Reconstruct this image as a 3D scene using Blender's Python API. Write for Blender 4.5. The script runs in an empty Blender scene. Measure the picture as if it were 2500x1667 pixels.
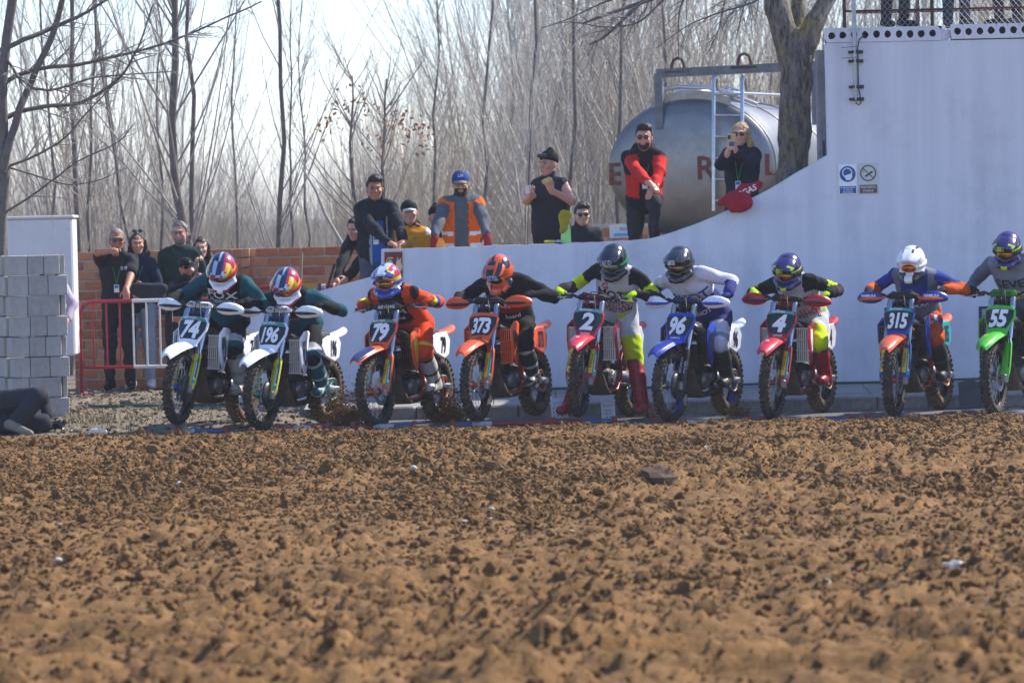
import bpy, math, random
import numpy as np
from mathutils import Vector, Matrix
from mathutils.bvhtree import BVHTree

# ------------------------------------------------------------------ camera, sky, sun, exposure
SC = bpy.context.scene
PI = math.pi
CAM_H, FPX, PITCH, ROLL = 1.83, 10480.0, math.atan(273.5 / 10480.0), 0.0227
_cp, _sp, _cr, _sr = math.cos(PITCH), math.sin(PITCH), math.cos(ROLL), math.sin(ROLL)
CF = Vector((0, _cp, -_sp))
_R0, _U0 = Vector((1, 0, 0)), Vector((0, _sp, _cp))
CR = _R0 * _cr - _U0 * _sr
CU = _R0 * _sr + _U0 * _cr
cam_d = bpy.data.cameras.new('camera')
cam = bpy.data.objects.new('camera', cam_d)
SC.collection.objects.link(cam)
cam.matrix_world = Matrix(((CR.x, CU.x, -CF.x, 0), (CR.y, CU.y, -CF.y, 0), (CR.z, CU.z, -CF.z, CAM_H), (0, 0, 0, 1)))
cam_d.sensor_width = 36.0
cam_d.lens = FPX / 2500.0 * 36.0
cam_d.clip_start, cam_d.clip_end = 0.5, 5000
cam_d.dof.use_dof = True
cam_d.dof.focus_distance = 40.3
cam_d.dof.aperture_fstop = 4.2
SC.camera = cam

SUN_AZ, SUN_EL = math.radians(57), math.radians(42)   # behind the wall, to the right
wd = bpy.data.worlds.new('World'); SC.world = wd; wd.use_nodes = True
_n = wd.node_tree.nodes
_sky = _n.new('ShaderNodeTexSky'); _sky.sky_type = 'NISHITA'; _sky.sun_disc = False
_sky.sun_elevation = SUN_EL; _sky.sun_rotation = SUN_AZ
_sky.air_density = 1.0; _sky.dust_density = 0.25; _sky.ozone_density = 3.0
_tint = _n.new('ShaderNodeMix'); _tint.data_type = 'RGBA'; _tint.blend_type = 'MULTIPLY'; _tint.inputs['Factor'].default_value = 1.0
_tint.inputs['B'].default_value = (.95, .98, 1.16, 1)
wd.node_tree.links.new(_sky.outputs[0], _tint.inputs['A']); wd.node_tree.links.new(_tint.outputs['Result'], _n['Background'].inputs[0])
_n['Background'].inputs[1].default_value = 0.14
sun_d = bpy.data.lights.new('sun', 'SUN'); sun_d.energy = 5.0; sun_d.angle = math.radians(0.55); sun_d.color = (1.0, 0.94, 0.85)
sun = bpy.data.objects.new('sun', sun_d); SC.collection.objects.link(sun)
_sd = Vector((math.sin(SUN_AZ) * math.cos(SUN_EL), math.cos(SUN_AZ) * math.cos(SUN_EL), math.sin(SUN_EL)))
sun.rotation_euler = _sd.to_track_quat('Z', 'Y').to_euler()
SC.view_settings.view_transform = 'Standard'; SC.view_settings.look = 'None'
SC.view_settings.exposure = 0.78; SC.view_settings.gamma = 1.0
SC.cycles.use_denoising = True
SC.cycles.max_bounces = 6; SC.cycles.diffuse_bounces = 3; SC.cycles.glossy_bounces = 3
SC.cycles.transmission_bounces = 4; SC.cycles.volume_bounces = 0; SC.cycles.transparent_max_bounces = 8
SC.cycles.sample_clamp_indirect = 6.0

# ------------------------------------------------------------------ helpers
rng = np.random.default_rng(7)
random.seed(5)
def at(px, py, Y):
    """world point seen at photo pixel (2500x1667) at world depth Y"""
    d = CF + CR * ((px - 1250.0) / FPX) + CU * ((833.5 - py) / FPX)
    k = Y / d.y
    return Vector((d.x * k, Y, CAM_H + d.z * k))
def srgb(h, k=1.0):
    h = h.lstrip('#')
    c = [int(h[i:i + 2], 16) / 255 for i in (0, 2, 4)]
    return tuple(k * (x / 12.92 if x <= 0.04045 else ((x + 0.055) / 1.055) ** 2.4) for x in c)
_M = {}
def mat(name, col, rough=0.6, metal=0.0, var=0.0, vscale=6.0, bump=0.0, bscale=40.0, col2=None, spec=0.5, dirt=0.0, coat=0.0):
    """procedural principled material: base colour varied by noise towards col2, noise bump, mud patches"""
    if name in _M: return _M[name]
    if isinstance(col, str): col = srgb(col)
    m = bpy.data.materials.new(name); m.use_nodes = True; _M[name] = m
    nt = m.node_tree; b = nt.nodes['Principled BSDF']
    b.inputs['Base Color'].default_value = (*col, 1); b.inputs['Roughness'].default_value = rough
    b.inputs['Metallic'].default_value = metal; b.inputs['Specular IOR Level'].default_value = spec
    if coat: b.inputs['Coat Weight'].default_value = coat; b.inputs['Coat Roughness'].default_value = 0.08
    tc = nt.nodes.new('ShaderNodeTexCoord')
    last = None
    if var > 0 or col2 is not None:
        if col2 is None: col2 = tuple(max(0, c * (1 - var)) for c in col)
        elif isinstance(col2, str): col2 = srgb(col2)
        nz = nt.nodes.new('ShaderNodeTexNoise'); nz.inputs['Scale'].default_value = vscale; nz.inputs['Detail'].default_value = 5
        nz.inputs['Roughness'].default_value = 0.65
        cr = nt.nodes.new('ShaderNodeValToRGB')
        cr.color_ramp.elements[0].position = 0.35; cr.color_ramp.elements[1].position = 0.68
        cr.color_ramp.elements[0].color = (*col2, 1); cr.color_ramp.elements[1].color = (*col, 1)
        nt.links.new(tc.outputs['Object'], nz.inputs['Vector']); nt.links.new(nz.outputs['Fac'], cr.inputs['Fac'])
        last = cr.outputs['Color']
    if dirt > 0:
        nz = nt.nodes.new('ShaderNodeTexNoise'); nz.inputs['Scale'].default_value = 14; nz.inputs['Detail'].default_value = 6
        nz.inputs['Roughness'].default_value = 0.75
        rp = nt.nodes.new('ShaderNodeMapRange'); rp.inputs['From Min'].default_value = 0.62 - 0.3 * dirt; rp.inputs['From Max'].default_value = 0.80 - 0.22 * dirt
        rp.inputs['To Max'].default_value = min(1, .45 + dirt * .6)
        mx = nt.nodes.new('ShaderNodeMix'); mx.data_type = 'RGBA'
        nt.links.new(tc.outputs['Object'], nz.inputs['Vector']); nt.links.new(nz.outputs['Fac'], rp.inputs['Value'])
        nt.links.new(rp.outputs['Result'], mx.inputs['Factor'])
        if last is not None: nt.links.new(last, mx.inputs['A'])
        else: mx.inputs['A'].default_value = (*col, 1)
        mx.inputs['B'].default_value = (0.17, 0.105, 0.06, 1)
        last = mx.outputs['Result']
    if last is not None: nt.links.new(last, b.inputs['Base Color'])
    if bump > 0:
        nz = nt.nodes.new('ShaderNodeTexNoise'); nz.inputs['Scale'].default_value = bscale; nz.inputs['Detail'].default_value = 4
        bp = nt.nodes.new('ShaderNodeBump'); bp.inputs['Strength'].default_value = bump; bp.inputs['Distance'].default_value = 0.02
        nt.links.new(tc.outputs['Object'], nz.inputs['Vector']); nt.links.new(nz.outputs['Fac'], bp.inputs['Height'])
        nt.links.new(bp.outputs['Normal'], b.inputs['Normal'])
    return m
def cloth(h, var=0.25): return mat('cloth ' + h, h, 0.9, 0, var, 9, 0.35, 60, spec=0.2)
def plastic(h, dirt=0.25): return mat('plastic ' + h + str(dirt), h, 0.32, 0, 0.0, 5, 0, dirt=dirt)
def paint(h, rough=0.5, var=0.12): return mat('paint ' + h + str(rough), h, rough, 0, var, 8)

def tagit(o, label=None, cat=None, group=None, kind=None):
    if label: o['label'] = label
    if cat: o['category'] = cat
    if group: o['group'] = group
    if kind: o['kind'] = kind
    return o
def link(o, parent=None):
    SC.collection.objects.link(o)
    if parent is not None: o.parent = parent
    return o
def empty(name, loc=(0, 0, 0), rz=0.0):
    o = bpy.data.objects.new(name, None); o.empty_display_size = 0.1
    o.location = loc; o.rotation_euler = (0, 0, rz)
    return link(o)
def np_mesh(name, V, F, mats=(), mi=None, smooth=True):
    """mesh from numpy arrays, F of shape (n, 3) or (n, 4)"""
    me = bpy.data.meshes.new(name)
    V = np.asarray(V, dtype=np.float32); F = np.asarray(F, dtype=np.int32)
    k = F.shape[1]
    me.vertices.add(len(V)); me.vertices.foreach_set('co', V.ravel())
    me.loops.add(F.size); me.loops.foreach_set('vertex_index', F.ravel())
    me.polygons.add(len(F)); me.polygons.foreach_set('loop_start', np.arange(0, F.size, k, dtype=np.int32))
    for m in mats: me.materials.append(m)
    if mi is not None: me.polygons.foreach_set('material_index', np.asarray(mi, dtype=np.int32))
    me.update(calc_edges=True)
    if smooth: me.polygons.foreach_set('use_smooth', np.ones(len(F), dtype=bool))
    me.validate()
    return me
def ob(name, me, parent=None, loc=None):
    o = bpy.data.objects.new(name, me)
    if loc is not None: o.location = loc
    return link(o, parent)
def basis(z, hint=(0, 0, 1)):
    z = Vector(z).normalized(); h = Vector(hint)
    if abs(z.dot(h.normalized())) > 0.98: h = Vector((0, 1, 0))
    x = h.cross(z).normalized(); y = z.cross(x)
    return Matrix((x, y, z)).transposed()
class MB:
    """collects shapes for ONE mesh"""
    def __init__(s): s.v = []; s.f = []; s.m = []; s.sm = []
    def add(s, V, F, m=0, smooth=False):
        b = len(s.v); s.v.extend([tuple(p) for p in V])
        for f in F: s.f.append([b + i for i in f]); s.m.append(m); s.sm.append(smooth)
        return s
    def box(s, c, d, R=None, m=0, bev=0.0):
        c = Vector(c); h = [x / 2 for x in d]
        if bev <= 0:
            P = [Vector((x * h[0], y * h[1], z * h[2])) for x in (-1, 1) for y in (-1, 1) for z in (-1, 1)]
            F = [(0, 1, 3, 2), (4, 6, 7, 5), (0, 4, 5, 1), (2, 3, 7, 6), (0, 2, 6, 4), (1, 5, 7, 3)]
        else:
            e = min(bev, min(h) * 0.9); P = []; F = []
            oct_ = [(-h[0] + e, -h[1]), (h[0] - e, -h[1]), (h[0], -h[1] + e), (h[0], h[1] - e), (h[0] - e, h[1]), (-h[0] + e, h[1]), (-h[0], h[1] - e), (-h[0], -h[1] + e)]
            for zz, k in ((-h[2], e), (-h[2] + e, 0), (h[2] - e, 0), (h[2], e)):
                for x, y in oct_:
                    P.append(Vector((math.copysign(max(abs(x) - k, 0), x), math.copysign(max(abs(y) - k, 0), y), zz)))
            for r in range(3):
                for i in range(8): F.append((r * 8 + i, r * 8 + (i + 1) % 8, r * 8 + 8 + (i + 1) % 8, r * 8 + 8 + i))
            F.append(tuple(range(7, -1, -1))); F.append(tuple(range(24, 32)))
        if R is not None: P = [R @ p for p in P]
        return s.add([c + p for p in P], F, m)
    def tube(s, pts, rad, n=8, m=0, caps=True, closed=False, smooth=True):
        pts = [Vector(p) for p in pts]; k = len(pts)
        if not hasattr(rad, '__len__'): rad = [rad] * k
        V = []; F = []; up = None
        for i, p in enumerate(pts):
            if closed: t = pts[(i + 1) % k] - pts[i - 1]
            else: t = pts[min(i + 1, k - 1)] - pts[max(i - 1, 0)]
            t = t.normalized() if t.length > 1e-9 else Vector((0, 0, 1))
            if up is None: B = basis(t); up = B.col[0].copy()
            else:
                up = (up - t * up.dot(t)); up = up.normalized() if up.length > 1e-6 else basis(t).col[0].copy()
            w = t.cross(up)
            for j in range(n):
                a = 2 * PI * j / n
                V.append(p + (up * math.cos(a) + w * math.sin(a)) * rad[i])
        rr = k if closed else k - 1
        for i in range(rr):
            for j in range(n):
                i2 = (i + 1) % k
                F.append((i * n + j, i * n + (j + 1) % n, i2 * n + (j + 1) % n, i2 * n + j))
        s.add(V, F, m, smooth)
        if caps and not closed:
            s.add(V[:n], [tuple(range(n - 1, -1, -1))], m); s.add(V[-n:], [tuple(range(n))], m)
        return s
    def lathe(s, prof, c=(0, 0, 0), axis=(0, 0, 1), n=24, m=0, smooth=True, closed=False):
        """prof: (radius, height along axis)"""
        B = basis(axis); c = Vector(c); V = []; F = []; k = len(prof)
        for r, h in prof:
            for j in range(n):
                a = 2 * PI * j / n
                V.append(c + B @ Vector((r * math.cos(a), r * math.sin(a), h)))
        for i in range(k if closed else k - 1):
            for j in range(n):
                i2 = (i + 1) % k
                F.append((i * n + j, i * n + (j + 1) % n, i2 * n + (j + 1) % n, i2 * n + j))
        return s.add(V, F, m, smooth)
    def prism(s, poly, fn, t0, t1, m=0, inset=0.0):
        """2-D outline extruded between t0 and t1; fn(u, v, t) -> point. inset bevels the t1 face"""
        k = len(poly); cu = sum(p[0] for p in poly) / k; cv = sum(p[1] for p in poly) / k
        rings = [[(u, v, t0) for u, v in poly], [(u, v, t1) for u, v in poly]]
        if inset:
            rings[1] = [(u, v, t1 - (t1 - t0) * .45) for u, v in poly]
            rings.append([(u + (cu - u) * inset, v + (cv - v) * inset, t1) for u, v in poly])
        V = [fn(*q) for r in rings for q in r]; F = [tuple(range(k - 1, -1, -1))]
        for i in range(len(rings) - 1):
            for j in range(k): F.append((i * k + j, i * k + (j + 1) % k, (i + 1) * k + (j + 1) % k, (i + 1) * k + j))
        F.append(tuple(range((len(rings) - 1) * k, len(rings) * k)))
        return s.add(V, F, m)
    def loft(s, rings, m=0, closed=True, caps=True, smooth=True):
        n = len(rings[0]); V = [p for r in rings for p in r]; F = []
        for i in range(len(rings) - 1):
            for j in range(n if closed else n - 1):
                F.append((i * n + j, i * n + (j + 1) % n, (i + 1) * n + (j + 1) % n, (i + 1) * n + j))
        s.add(V, F, m, smooth)
        if caps and closed:
            s.add(rings[0], [tuple(range(n - 1, -1, -1))], m); s.add(rings[-1], [tuple(range(n))], m)
        return s
    def mesh(s, name, mats):
        me = bpy.data.meshes.new(name)
        me.from_pydata(s.v, [], s.f)
        for q in (mats if isinstance(mats, (list, tuple)) else [mats]): me.materials.append(q)
        me.polygons.foreach_set('material_index', np.array(s.m, dtype=np.int32))
        me.polygons.foreach_set('use_smooth', np.array(s.sm, dtype=bool))
        me.update(); fix_normals(me)
        return me
    def build(s, name, mats, parent=None, loc=None):
        return ob(name, s.mesh(name, mats), parent, loc)
import bmesh
def fix_normals(me):
    bm = bmesh.new(); bm.from_mesh(me); bmesh.ops.recalc_face_normals(bm, faces=bm.faces); bm.to_mesh(me); bm.free()

# --- numpy noise
def vnoise2(x, y, seed=0):
    r = np.random.default_rng(seed).random((256, 256)).astype(np.float32)
    xi = np.floor(x).astype(int); yi = np.floor(y).astype(int); fx = x - xi; fy = y - yi
    fx = fx * fx * (3 - 2 * fx); fy = fy * fy * (3 - 2 * fy)
    a = r[xi & 255, yi & 255]; b = r[(xi + 1) & 255, yi & 255]; c = r[xi & 255, (yi + 1) & 255]; d = r[(xi + 1) & 255, (yi + 1) & 255]
    return (a * (1 - fx) + b * fx) * (1 - fy) + (c * (1 - fx) + d * fx) * fy
def fbm2(x, y, oct=4, seed=0, gain=0.5):
    s = 0; a = 1; t = 0
    for i in range(oct):
        s = s + a * vnoise2(x * 2 ** i + 17.3 * i, y * 2 ** i - 9.1 * i, seed + i); t += a; a *= gain
    return s / t

# --- lettering: text turned into a mesh, laid on a plane (mapped by fn) with a little thickness
def text_mesh(txt, size=1.0, bold=0.02, shear=0.0, squeeze=1.0, spacing=1.0, fine=False):
    cu = bpy.data.curves.new('lettering', 'FONT'); cu.body = txt; cu.size = size
    cu.align_x = 'CENTER'; cu.align_y = 'CENTER'; cu.offset = bold * size; cu.shear = shear; cu.space_character = spacing
    cu.resolution_u = 2; cu.fill_mode = 'FRONT'
    o = bpy.data.objects.new('lettering', cu); SC.collection.objects.link(o)
    dg = bpy.context.evaluated_depsgraph_get(); me = bpy.data.meshes.new_from_object(o.evaluated_get(dg))
    bpy.data.objects.remove(o); bpy.data.curves.remove(cu)
    if fine:
        bm = bmesh.new(); bm.from_mesh(me)
        for _ in range(2):
            es = [e for e in bm.edges if e.calc_length() > size * 0.22]
            if es: bmesh.ops.subdivide_edges(bm, edges=es, cuts=1); bmesh.ops.triangulate(bm, faces=bm.faces)
        bm.to_mesh(me); bm.free()
    n = len(me.vertices); V = np.zeros(n * 3, np.float32); me.vertices.foreach_get('co', V); V = V.reshape(-1, 3)
    F = [list(p.vertices) for p in me.polygons]
    bpy.data.meshes.remove(me)
    if n: V[:, 0] -= (V[:, 0].max() + V[:, 0].min()) / 2; V[:, 1] -= (V[:, 1].max() + V[:, 1].min()) / 2
    V[:, 0] *= squeeze
    return V, F
def lettering(txt, size, c, right, up, m, parent, name='lettering', off=0.003, **kw):
    """flat lettering centred at c (parent coordinates)"""
    V, F = text_mesh(txt, size, **kw)
    c, r, u = Vector(c), Vector(right).normalized(), Vector(up).normalized(); nrm = r.cross(u)
    mb = MB(); mb.v = [tuple(c + r * float(p[0]) + u * float(p[1]) + nrm * off) for p in V]
    mb.f = F; mb.m = [0] * len(F); mb.sm = [False] * len(F)
    me = bpy.data.meshes.new(name); me.from_pydata(mb.v, [], mb.f); me.materials.append(m); me.update()
    return ob(name, me, parent)
def disc(mb, c, r, right, up, off, m=0, n=28, r0=0.0):
    c, x, u = Vector(c), Vector(right).normalized(), Vector(up).normalized(); nr = x.cross(u)
    P = [c + (x * math.cos(2 * PI * i / n) + u * math.sin(2 * PI * i / n)) * r + nr * off for i in range(n)]
    if r0 <= 0: mb.add(P, [tuple(range(n))], m)
    else:
        Q = [c + (x * math.cos(2 * PI * i / n) + u * math.sin(2 * PI * i / n)) * r0 + nr * off for i in range(n)]
        mb.add(P + Q, [(i, (i + 1) % n, n + (i + 1) % n, n + i) for i in range(n)], m)
# ------------------------------------------------------------------ ground
def soil_material(name, c1, c2, c3, bump=0.6):
    m = bpy.data.materials.new(name); m.use_nodes = True; nt = m.node_tree; b = nt.nodes['Principled BSDF']
    b.inputs['Roughness'].default_value = 0.95; b.inputs['Specular IOR Level'].default_value = 0.15
    tc = nt.nodes.new('ShaderNodeTexCoord')
    n1 = nt.nodes.new('ShaderNodeTexNoise'); n1.inputs['Scale'].default_value = 1.3; n1.inputs['Detail'].default_value = 8; n1.inputs['Roughness'].default_value = .7
    n2 = nt.nodes.new('ShaderNodeTexNoise'); n2.inputs['Scale'].default_value = 28; n2.inputs['Detail'].default_value = 6
    for n in (n1, n2): nt.links.new(tc.outputs['Object'], n.inputs['Vector'])
    r = nt.nodes.new('ShaderNodeValToRGB'); r.color_ramp.elements[0].position = .32; r.color_ramp.elements[1].position = .66
    r.color_ramp.elements[0].color = (*c1, 1); r.color_ramp.elements[1].color = (*c2, 1)
    mx = nt.nodes.new('ShaderNodeMix'); mx.data_type = 'RGBA'; mx.inputs['B'].default_value = (*c3, 1)
    r2 = nt.nodes.new('ShaderNodeMapRange'); r2.inputs['From Min'].default_value = .45; r2.inputs['From Max'].default_value = .75; r2.inputs['To Max'].default_value = .7
    nt.links.new(n1.outputs['Fac'], r.inputs['Fac']); nt.links.new(r.outputs['Color'], mx.inputs['A'])
    nt.links.new(n2.outputs['Fac'], r2.inputs['Value']); nt.links.new(r2.outputs['Result'], mx.inputs['Factor'])
    nt.links.new(mx.outputs['Result'], b.inputs['Base Color'])
    n3 = nt.nodes.new('ShaderNodeTexNoise'); n3.inputs['Scale'].default_value = 45; n3.inputs['Detail'].default_value = 7; n3.inputs['Roughness'].default_value = .7
    bp = nt.nodes.new('ShaderNodeBump'); bp.inputs['Strength'].default_value = bump; bp.inputs['Distance'].default_value = .03
    nt.links.new(tc.outputs['Object'], n3.inputs['Vector']); nt.links.new(n3.outputs['Fac'], bp.inputs['Height']); nt.links.new(bp.outputs['Normal'], b.inputs['Normal'])
    return m
M_SOIL = soil_material('tilled soil', (.118, .060, .022), (.228, .124, .047), (.295, .170, .070))
M_EARTH = soil_material('trodden earth', (.16, .125, .09), (.24, .195, .145), (.12, .092, .064), .6)
M_LITTER = soil_material('leaf litter', (.10, .075, .05), (.17, .13, .09), (.22, .17, .11))
# far base sheet out to the horizon
g = MB().add([(-425, -40, -.35), (425, -40, -.35), (425, 1080, -.35), (-425, 1080, -.35)], [(0, 1, 2, 3)]).build('ground', M_LITTER)
g['kind'] = 'structure'
DIRT_EDGE = 39.42
def dirt_h(x, y):
    h = (fbm2(x * .55, y * .35, 3, 3) - .5) * .10
    h = h + (fbm2(x * 2.6, y * 1.9, 3, 11) - .5) * .07
    near = np.clip((28 - y) / 10, 0, 1)
    h = h + near * (fbm2(x * 1.1 + 5, y * 1.9, 4, 31, .6) - .5) * .15
    rough = .45 + .9 * np.clip((fbm2(x * .9, y * .6, 2, 61) - .35) * 2.2, 0, 1)
    h = h + (fbm2(x * 9, y * 7, 4, 21, .7) - .5) * .10 * rough
    h = h + np.clip(fbm2(x * 17, y * 13, 3, 41, .65) - .5, 0, 1) * .10 * rough
    rdg = 1 - np.abs(fbm2(x * .75 + .2 * y, y * 2.4, 3, 71, .5) - .5) * 2
    h = h + near * np.clip(rdg - .80, 0, 1) * .42
    # shallow tyre ruts running towards the camera
    for x0, sl, dp in ((-3.1, .03, .035), (-.9, -.05, .04), (1.7, .06, .035), (3.4, -.03, .03), (.4, .10, .03)):
        dx = x - (x0 + sl * (y - 30) + .12 * np.sin(y * .35 + x0)); dp = dp * .35; h = h - dp * np.exp(-(dx / .09) ** 2) + dp * .6 * np.exp(-((np.abs(dx) - .17) / .06) ** 2)
    edge = np.clip((y - 37.6) / 1.4, 0, 1)
    h = h * (1 - .35 * edge) + edge * .012
    drop = np.clip((y - DIRT_EDGE - (fbm2(x * 2.2, x * 0 + 3, 3, 5) - .5) * .5) / .22, 0, 1)
    return h - drop * .14
xs = np.arange(-6.6, 6.6, .022); ys = np.concatenate([np.arange(13.0, 24, .05), np.arange(24, 32, .036), np.arange(32, 39.95, .028)])
XX, YY = np.meshgrid(xs, ys)
ZZ = dirt_h(XX, YY)
nx, ny = len(xs), len(ys)
idx = np.arange(nx * ny).reshape(ny, nx)
F = np.stack([idx[:-1, :-1], idx[:-1, 1:], idx[1:, 1:], idx[1:, :-1]], -1).reshape(-1, 4)
dirt = ob('dirt_track', np_mesh('dirt_track', np.stack([XX, YY, ZZ], -1).reshape(-1, 3), F, [M_SOIL])); dirt['kind'] = 'structure'
# coarse soil beyond the detailed part
s = MB()
for (x0, x1, y0, y1) in ((-60, -6.58, -30, 39.9), (6.58, 60, -30, 39.9), (-6.6, 6.6, -30, 13.02)):
    s.add([(x0, y0, -.02), (x1, y0, -.02), (x1, y1, -.02), (x0, y1, -.02)], [(0, 1, 2, 3)])
o = s.build('field', M_SOIL); o['kind'] = 'structure'

# --- clods: geometry-node instances of a few lumps (nobody could count them)
def lump(seed, sub=2, rough=.35, flat=.75):
    bm = bmesh.new(); bmesh.ops.create_icosphere(bm, subdivisions=sub, radius=1)
    r = np.random.default_rng(seed); K = r.normal(size=(9, 3)) * 1.7; ph = r.random(9) * 6.28
    for v in bm.verts:
        p = np.array(v.co); d = 1 + rough * np.sum(np.sin(K @ p + ph)) / 3.2 + .10 * np.sum(np.sin(K[:4] @ p * 3.1 + ph[:4])) + r.normal() * .05
        v.co = Vector(p * d) * 1; v.co.z *= flat
    me = bpy.data.meshes.new('clod'); bm.to_mesh(me); bm.free()
    return me
def scatter(name, pts, scl, rot, meshes, mats):
    """ONE stuff object whose points carry instances"""
    col = bpy.data.collections.new(name + ' pieces')
    for i, me in enumerate(meshes):
        if not me.materials:
            for m in mats: me.materials.append(m)
        col.objects.link(bpy.data.objects.new('%s_piece_%02d' % (name, i), me))
    me = bpy.data.meshes.new(name); me.vertices.add(len(pts)); me.vertices.foreach_set('co', np.asarray(pts, np.float32).ravel())
    a = me.attributes.new('scl', 'FLOAT_VECTOR', 'POINT'); a.data.foreach_set('vector', np.asarray(scl, np.float32).ravel())
    a = me.attributes.new('rot', 'FLOAT_VECTOR', 'POINT'); a.data.foreach_set('vector', np.asarray(rot, np.float32).ravel())
    o = ob(name, me); o['kind'] = 'stuff'
    ng = bpy.data.node_groups.new(name, 'GeometryNodeTree')
    ng.interface.new_socket('Geometry', in_out='INPUT', socket_type='NodeSocketGeometry'); ng.interface.new_socket('Geometry', in_out='OUTPUT', socket_type='NodeSocketGeometry')
    N = ng.nodes; L = ng.links; gi = N.new('NodeGroupInput'); go = N.new('NodeGroupOutput')
    ci = N.new('GeometryNodeCollectionInfo'); ci.inputs['Collection'].default_value = col
    ci.inputs['Separate Children'].default_value = True; ci.inputs['Reset Children'].default_value = True
    ip = N.new('GeometryNodeInstanceOnPoints'); ip.inputs['Pick Instance'].default_value = True
    n1 = N.new('GeometryNodeInputNamedAttribute'); n1.data_type = 'FLOAT_VECTOR'; n1.inputs['Name'].default_value = 'scl'
    n2 = N.new('GeometryNodeInputNamedAttribute'); n2.data_type = 'FLOAT_VECTOR'; n2.inputs['Name'].default_value = 'rot'
    e2r = N.new('FunctionNodeEulerToRotation')
    L.new(gi.outputs[0], ip.inputs['Points']); L.new(ci.outputs[0], ip.inputs['Instance'])
    L.new(n1.outputs[0], ip.inputs['Scale']); L.new(n2.outputs[0], e2r.inputs[0]); L.new(e2r.outputs[0], ip.inputs['Rotation'])
    L.new(ip.outputs[0], go.inputs[0])
    md = o.modifiers.new('scatter', 'NODES'); md.node_group = ng
    return o
NC = 270000
cx = rng.uniform(-6.5, 6.5, NC); u = rng.random(NC); cy = 14 + (39.35 - 14) * u ** .72
keep = fbm2(cx * .8, cy * .5, 3, 77) + rng.random(NC) * .5 > .62
keep &= rng.random(NC) < np.clip(.8 + (cy - 20) / 60, .8, 1)
cx, cy = cx[keep], cy[keep]; n = len(cx)
cs = np.clip(rng.lognormal(math.log(.0062), .66, n), .003, .045)
cs = np.where(cy < 30, np.minimum(cs, .034), cs)
cz = dirt_h(cx, cy) + cs * .12
lumps = [lump(i, 2, .36 + .07 * (i % 3), .8) for i in range(10)]
o = scatter('soil_clods', np.stack([cx, cy, cz], -1), cs[:, None] * rng.uniform(.75, 1.35, (n, 3)), rng.uniform(0, 6.28, (n, 3)), lumps, [M_SOIL])
tagit(o, 'loose brown soil clods covering the tilled dirt', 'soil')
M_STONE = mat('pale stone', (.62, .57, .5), .7, 0, .25, 20, .4, 60)
def rock(px, py, wpx, m, label, hgt=.75, name='stone', cat='stone', group=None, seed=1):
    # distance where the sight line meets the soil
    Y = 1.83 * FPX / max(60, (py + .0227 * (px - 1250) - 560)); p = at(px, py, Y); r = wpx / 2 * Y / FPX
    me = lump(900 + seed, 2, .25, hgt); me.materials.append(m); o = ob(name, me)
    z = float(dirt_h(np.array([p.x]), np.array([Y]))[0])
    o.scale = (r, r, r); o.location = (p.x, Y, z + r * .35); o.rotation_euler = (0, 0, seed * 1.3)
    return tagit(o, label, cat, group)
M_CLOD = mat('dark clod', (.10, .055, .028), .95, 0, .3, 12, .5, 40)
rock(1612, 1183, 92, M_CLOD, 'large dark brown clod lying alone on the soil', .62, 'clod', 'clod', seed=3)
rock(735, 1158, 36, M_CLOD, 'medium dark clod among small crumbs of soil', .7, 'clod', 'clod', seed=5)
for i, (px, py, w) in enumerate(((1078, 1320, 16), (1391, 1290, 22), (1200, 1250, 12), (143, 1388, 18), (1134, 1272, 14), (1905, 1213, 22), (2015, 1440, 26), (440, 1187, 18), (778, 1146, 14), (1010, 1165, 16), (1200, 1270, 10), (860, 1290, 12), (540, 1290, 10), (145, 1287, 14), (2330, 1395, 52), (2350, 1125, 18), (1725, 1105, 14), (600, 1165, 12))):
    rock(px, py, w, M_STONE, 'small pale stone half sunk in the brown soil', .7, 'stone', 'stone', 'pale stones in the soil', seed=20 + i)

# --- ground behind the dirt: asphalt strip, kerb, pavement, earth on the left
def gz(x, y):
    """height of the trodden earth on the left"""
    return np.clip((y - 40.2) / 1.9, 0, 1) * .11 + np.clip((y - 42) / 6, 0, 1) * .035
X_PAVE = -1.95
xs = np.arange(-14, X_PAVE + 1.2, .09); ys = np.arange(39.2, 60, .09)
XX, YY = np.meshgrid(xs, ys)
ZZ = gz(XX, YY) + (fbm2(XX * 1.8, YY * 1.3, 4, 51) - .5) * .045 * np.clip((YY - 39.6) / 1, 0.3, 1) - .012
ZZ = np.where(XX > X_PAVE - .9, ZZ - .06 * np.clip((XX - X_PAVE + .9) / .9, 0, 1.5), ZZ)
ny, nx = XX.shape; idx = np.arange(nx * ny).reshape(ny, nx)
F = np.stack([idx[:-1, :-1], idx[:-1, 1:], idx[1:, 1:], idx[1:, :-1]], -1).reshape(-1, 4)
o = ob('earth_ground', np_mesh('earth_ground', np.stack([XX, YY, ZZ], -1).reshape(-1, 3), F, [M_EARTH])); o['kind'] = 'structure'
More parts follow.
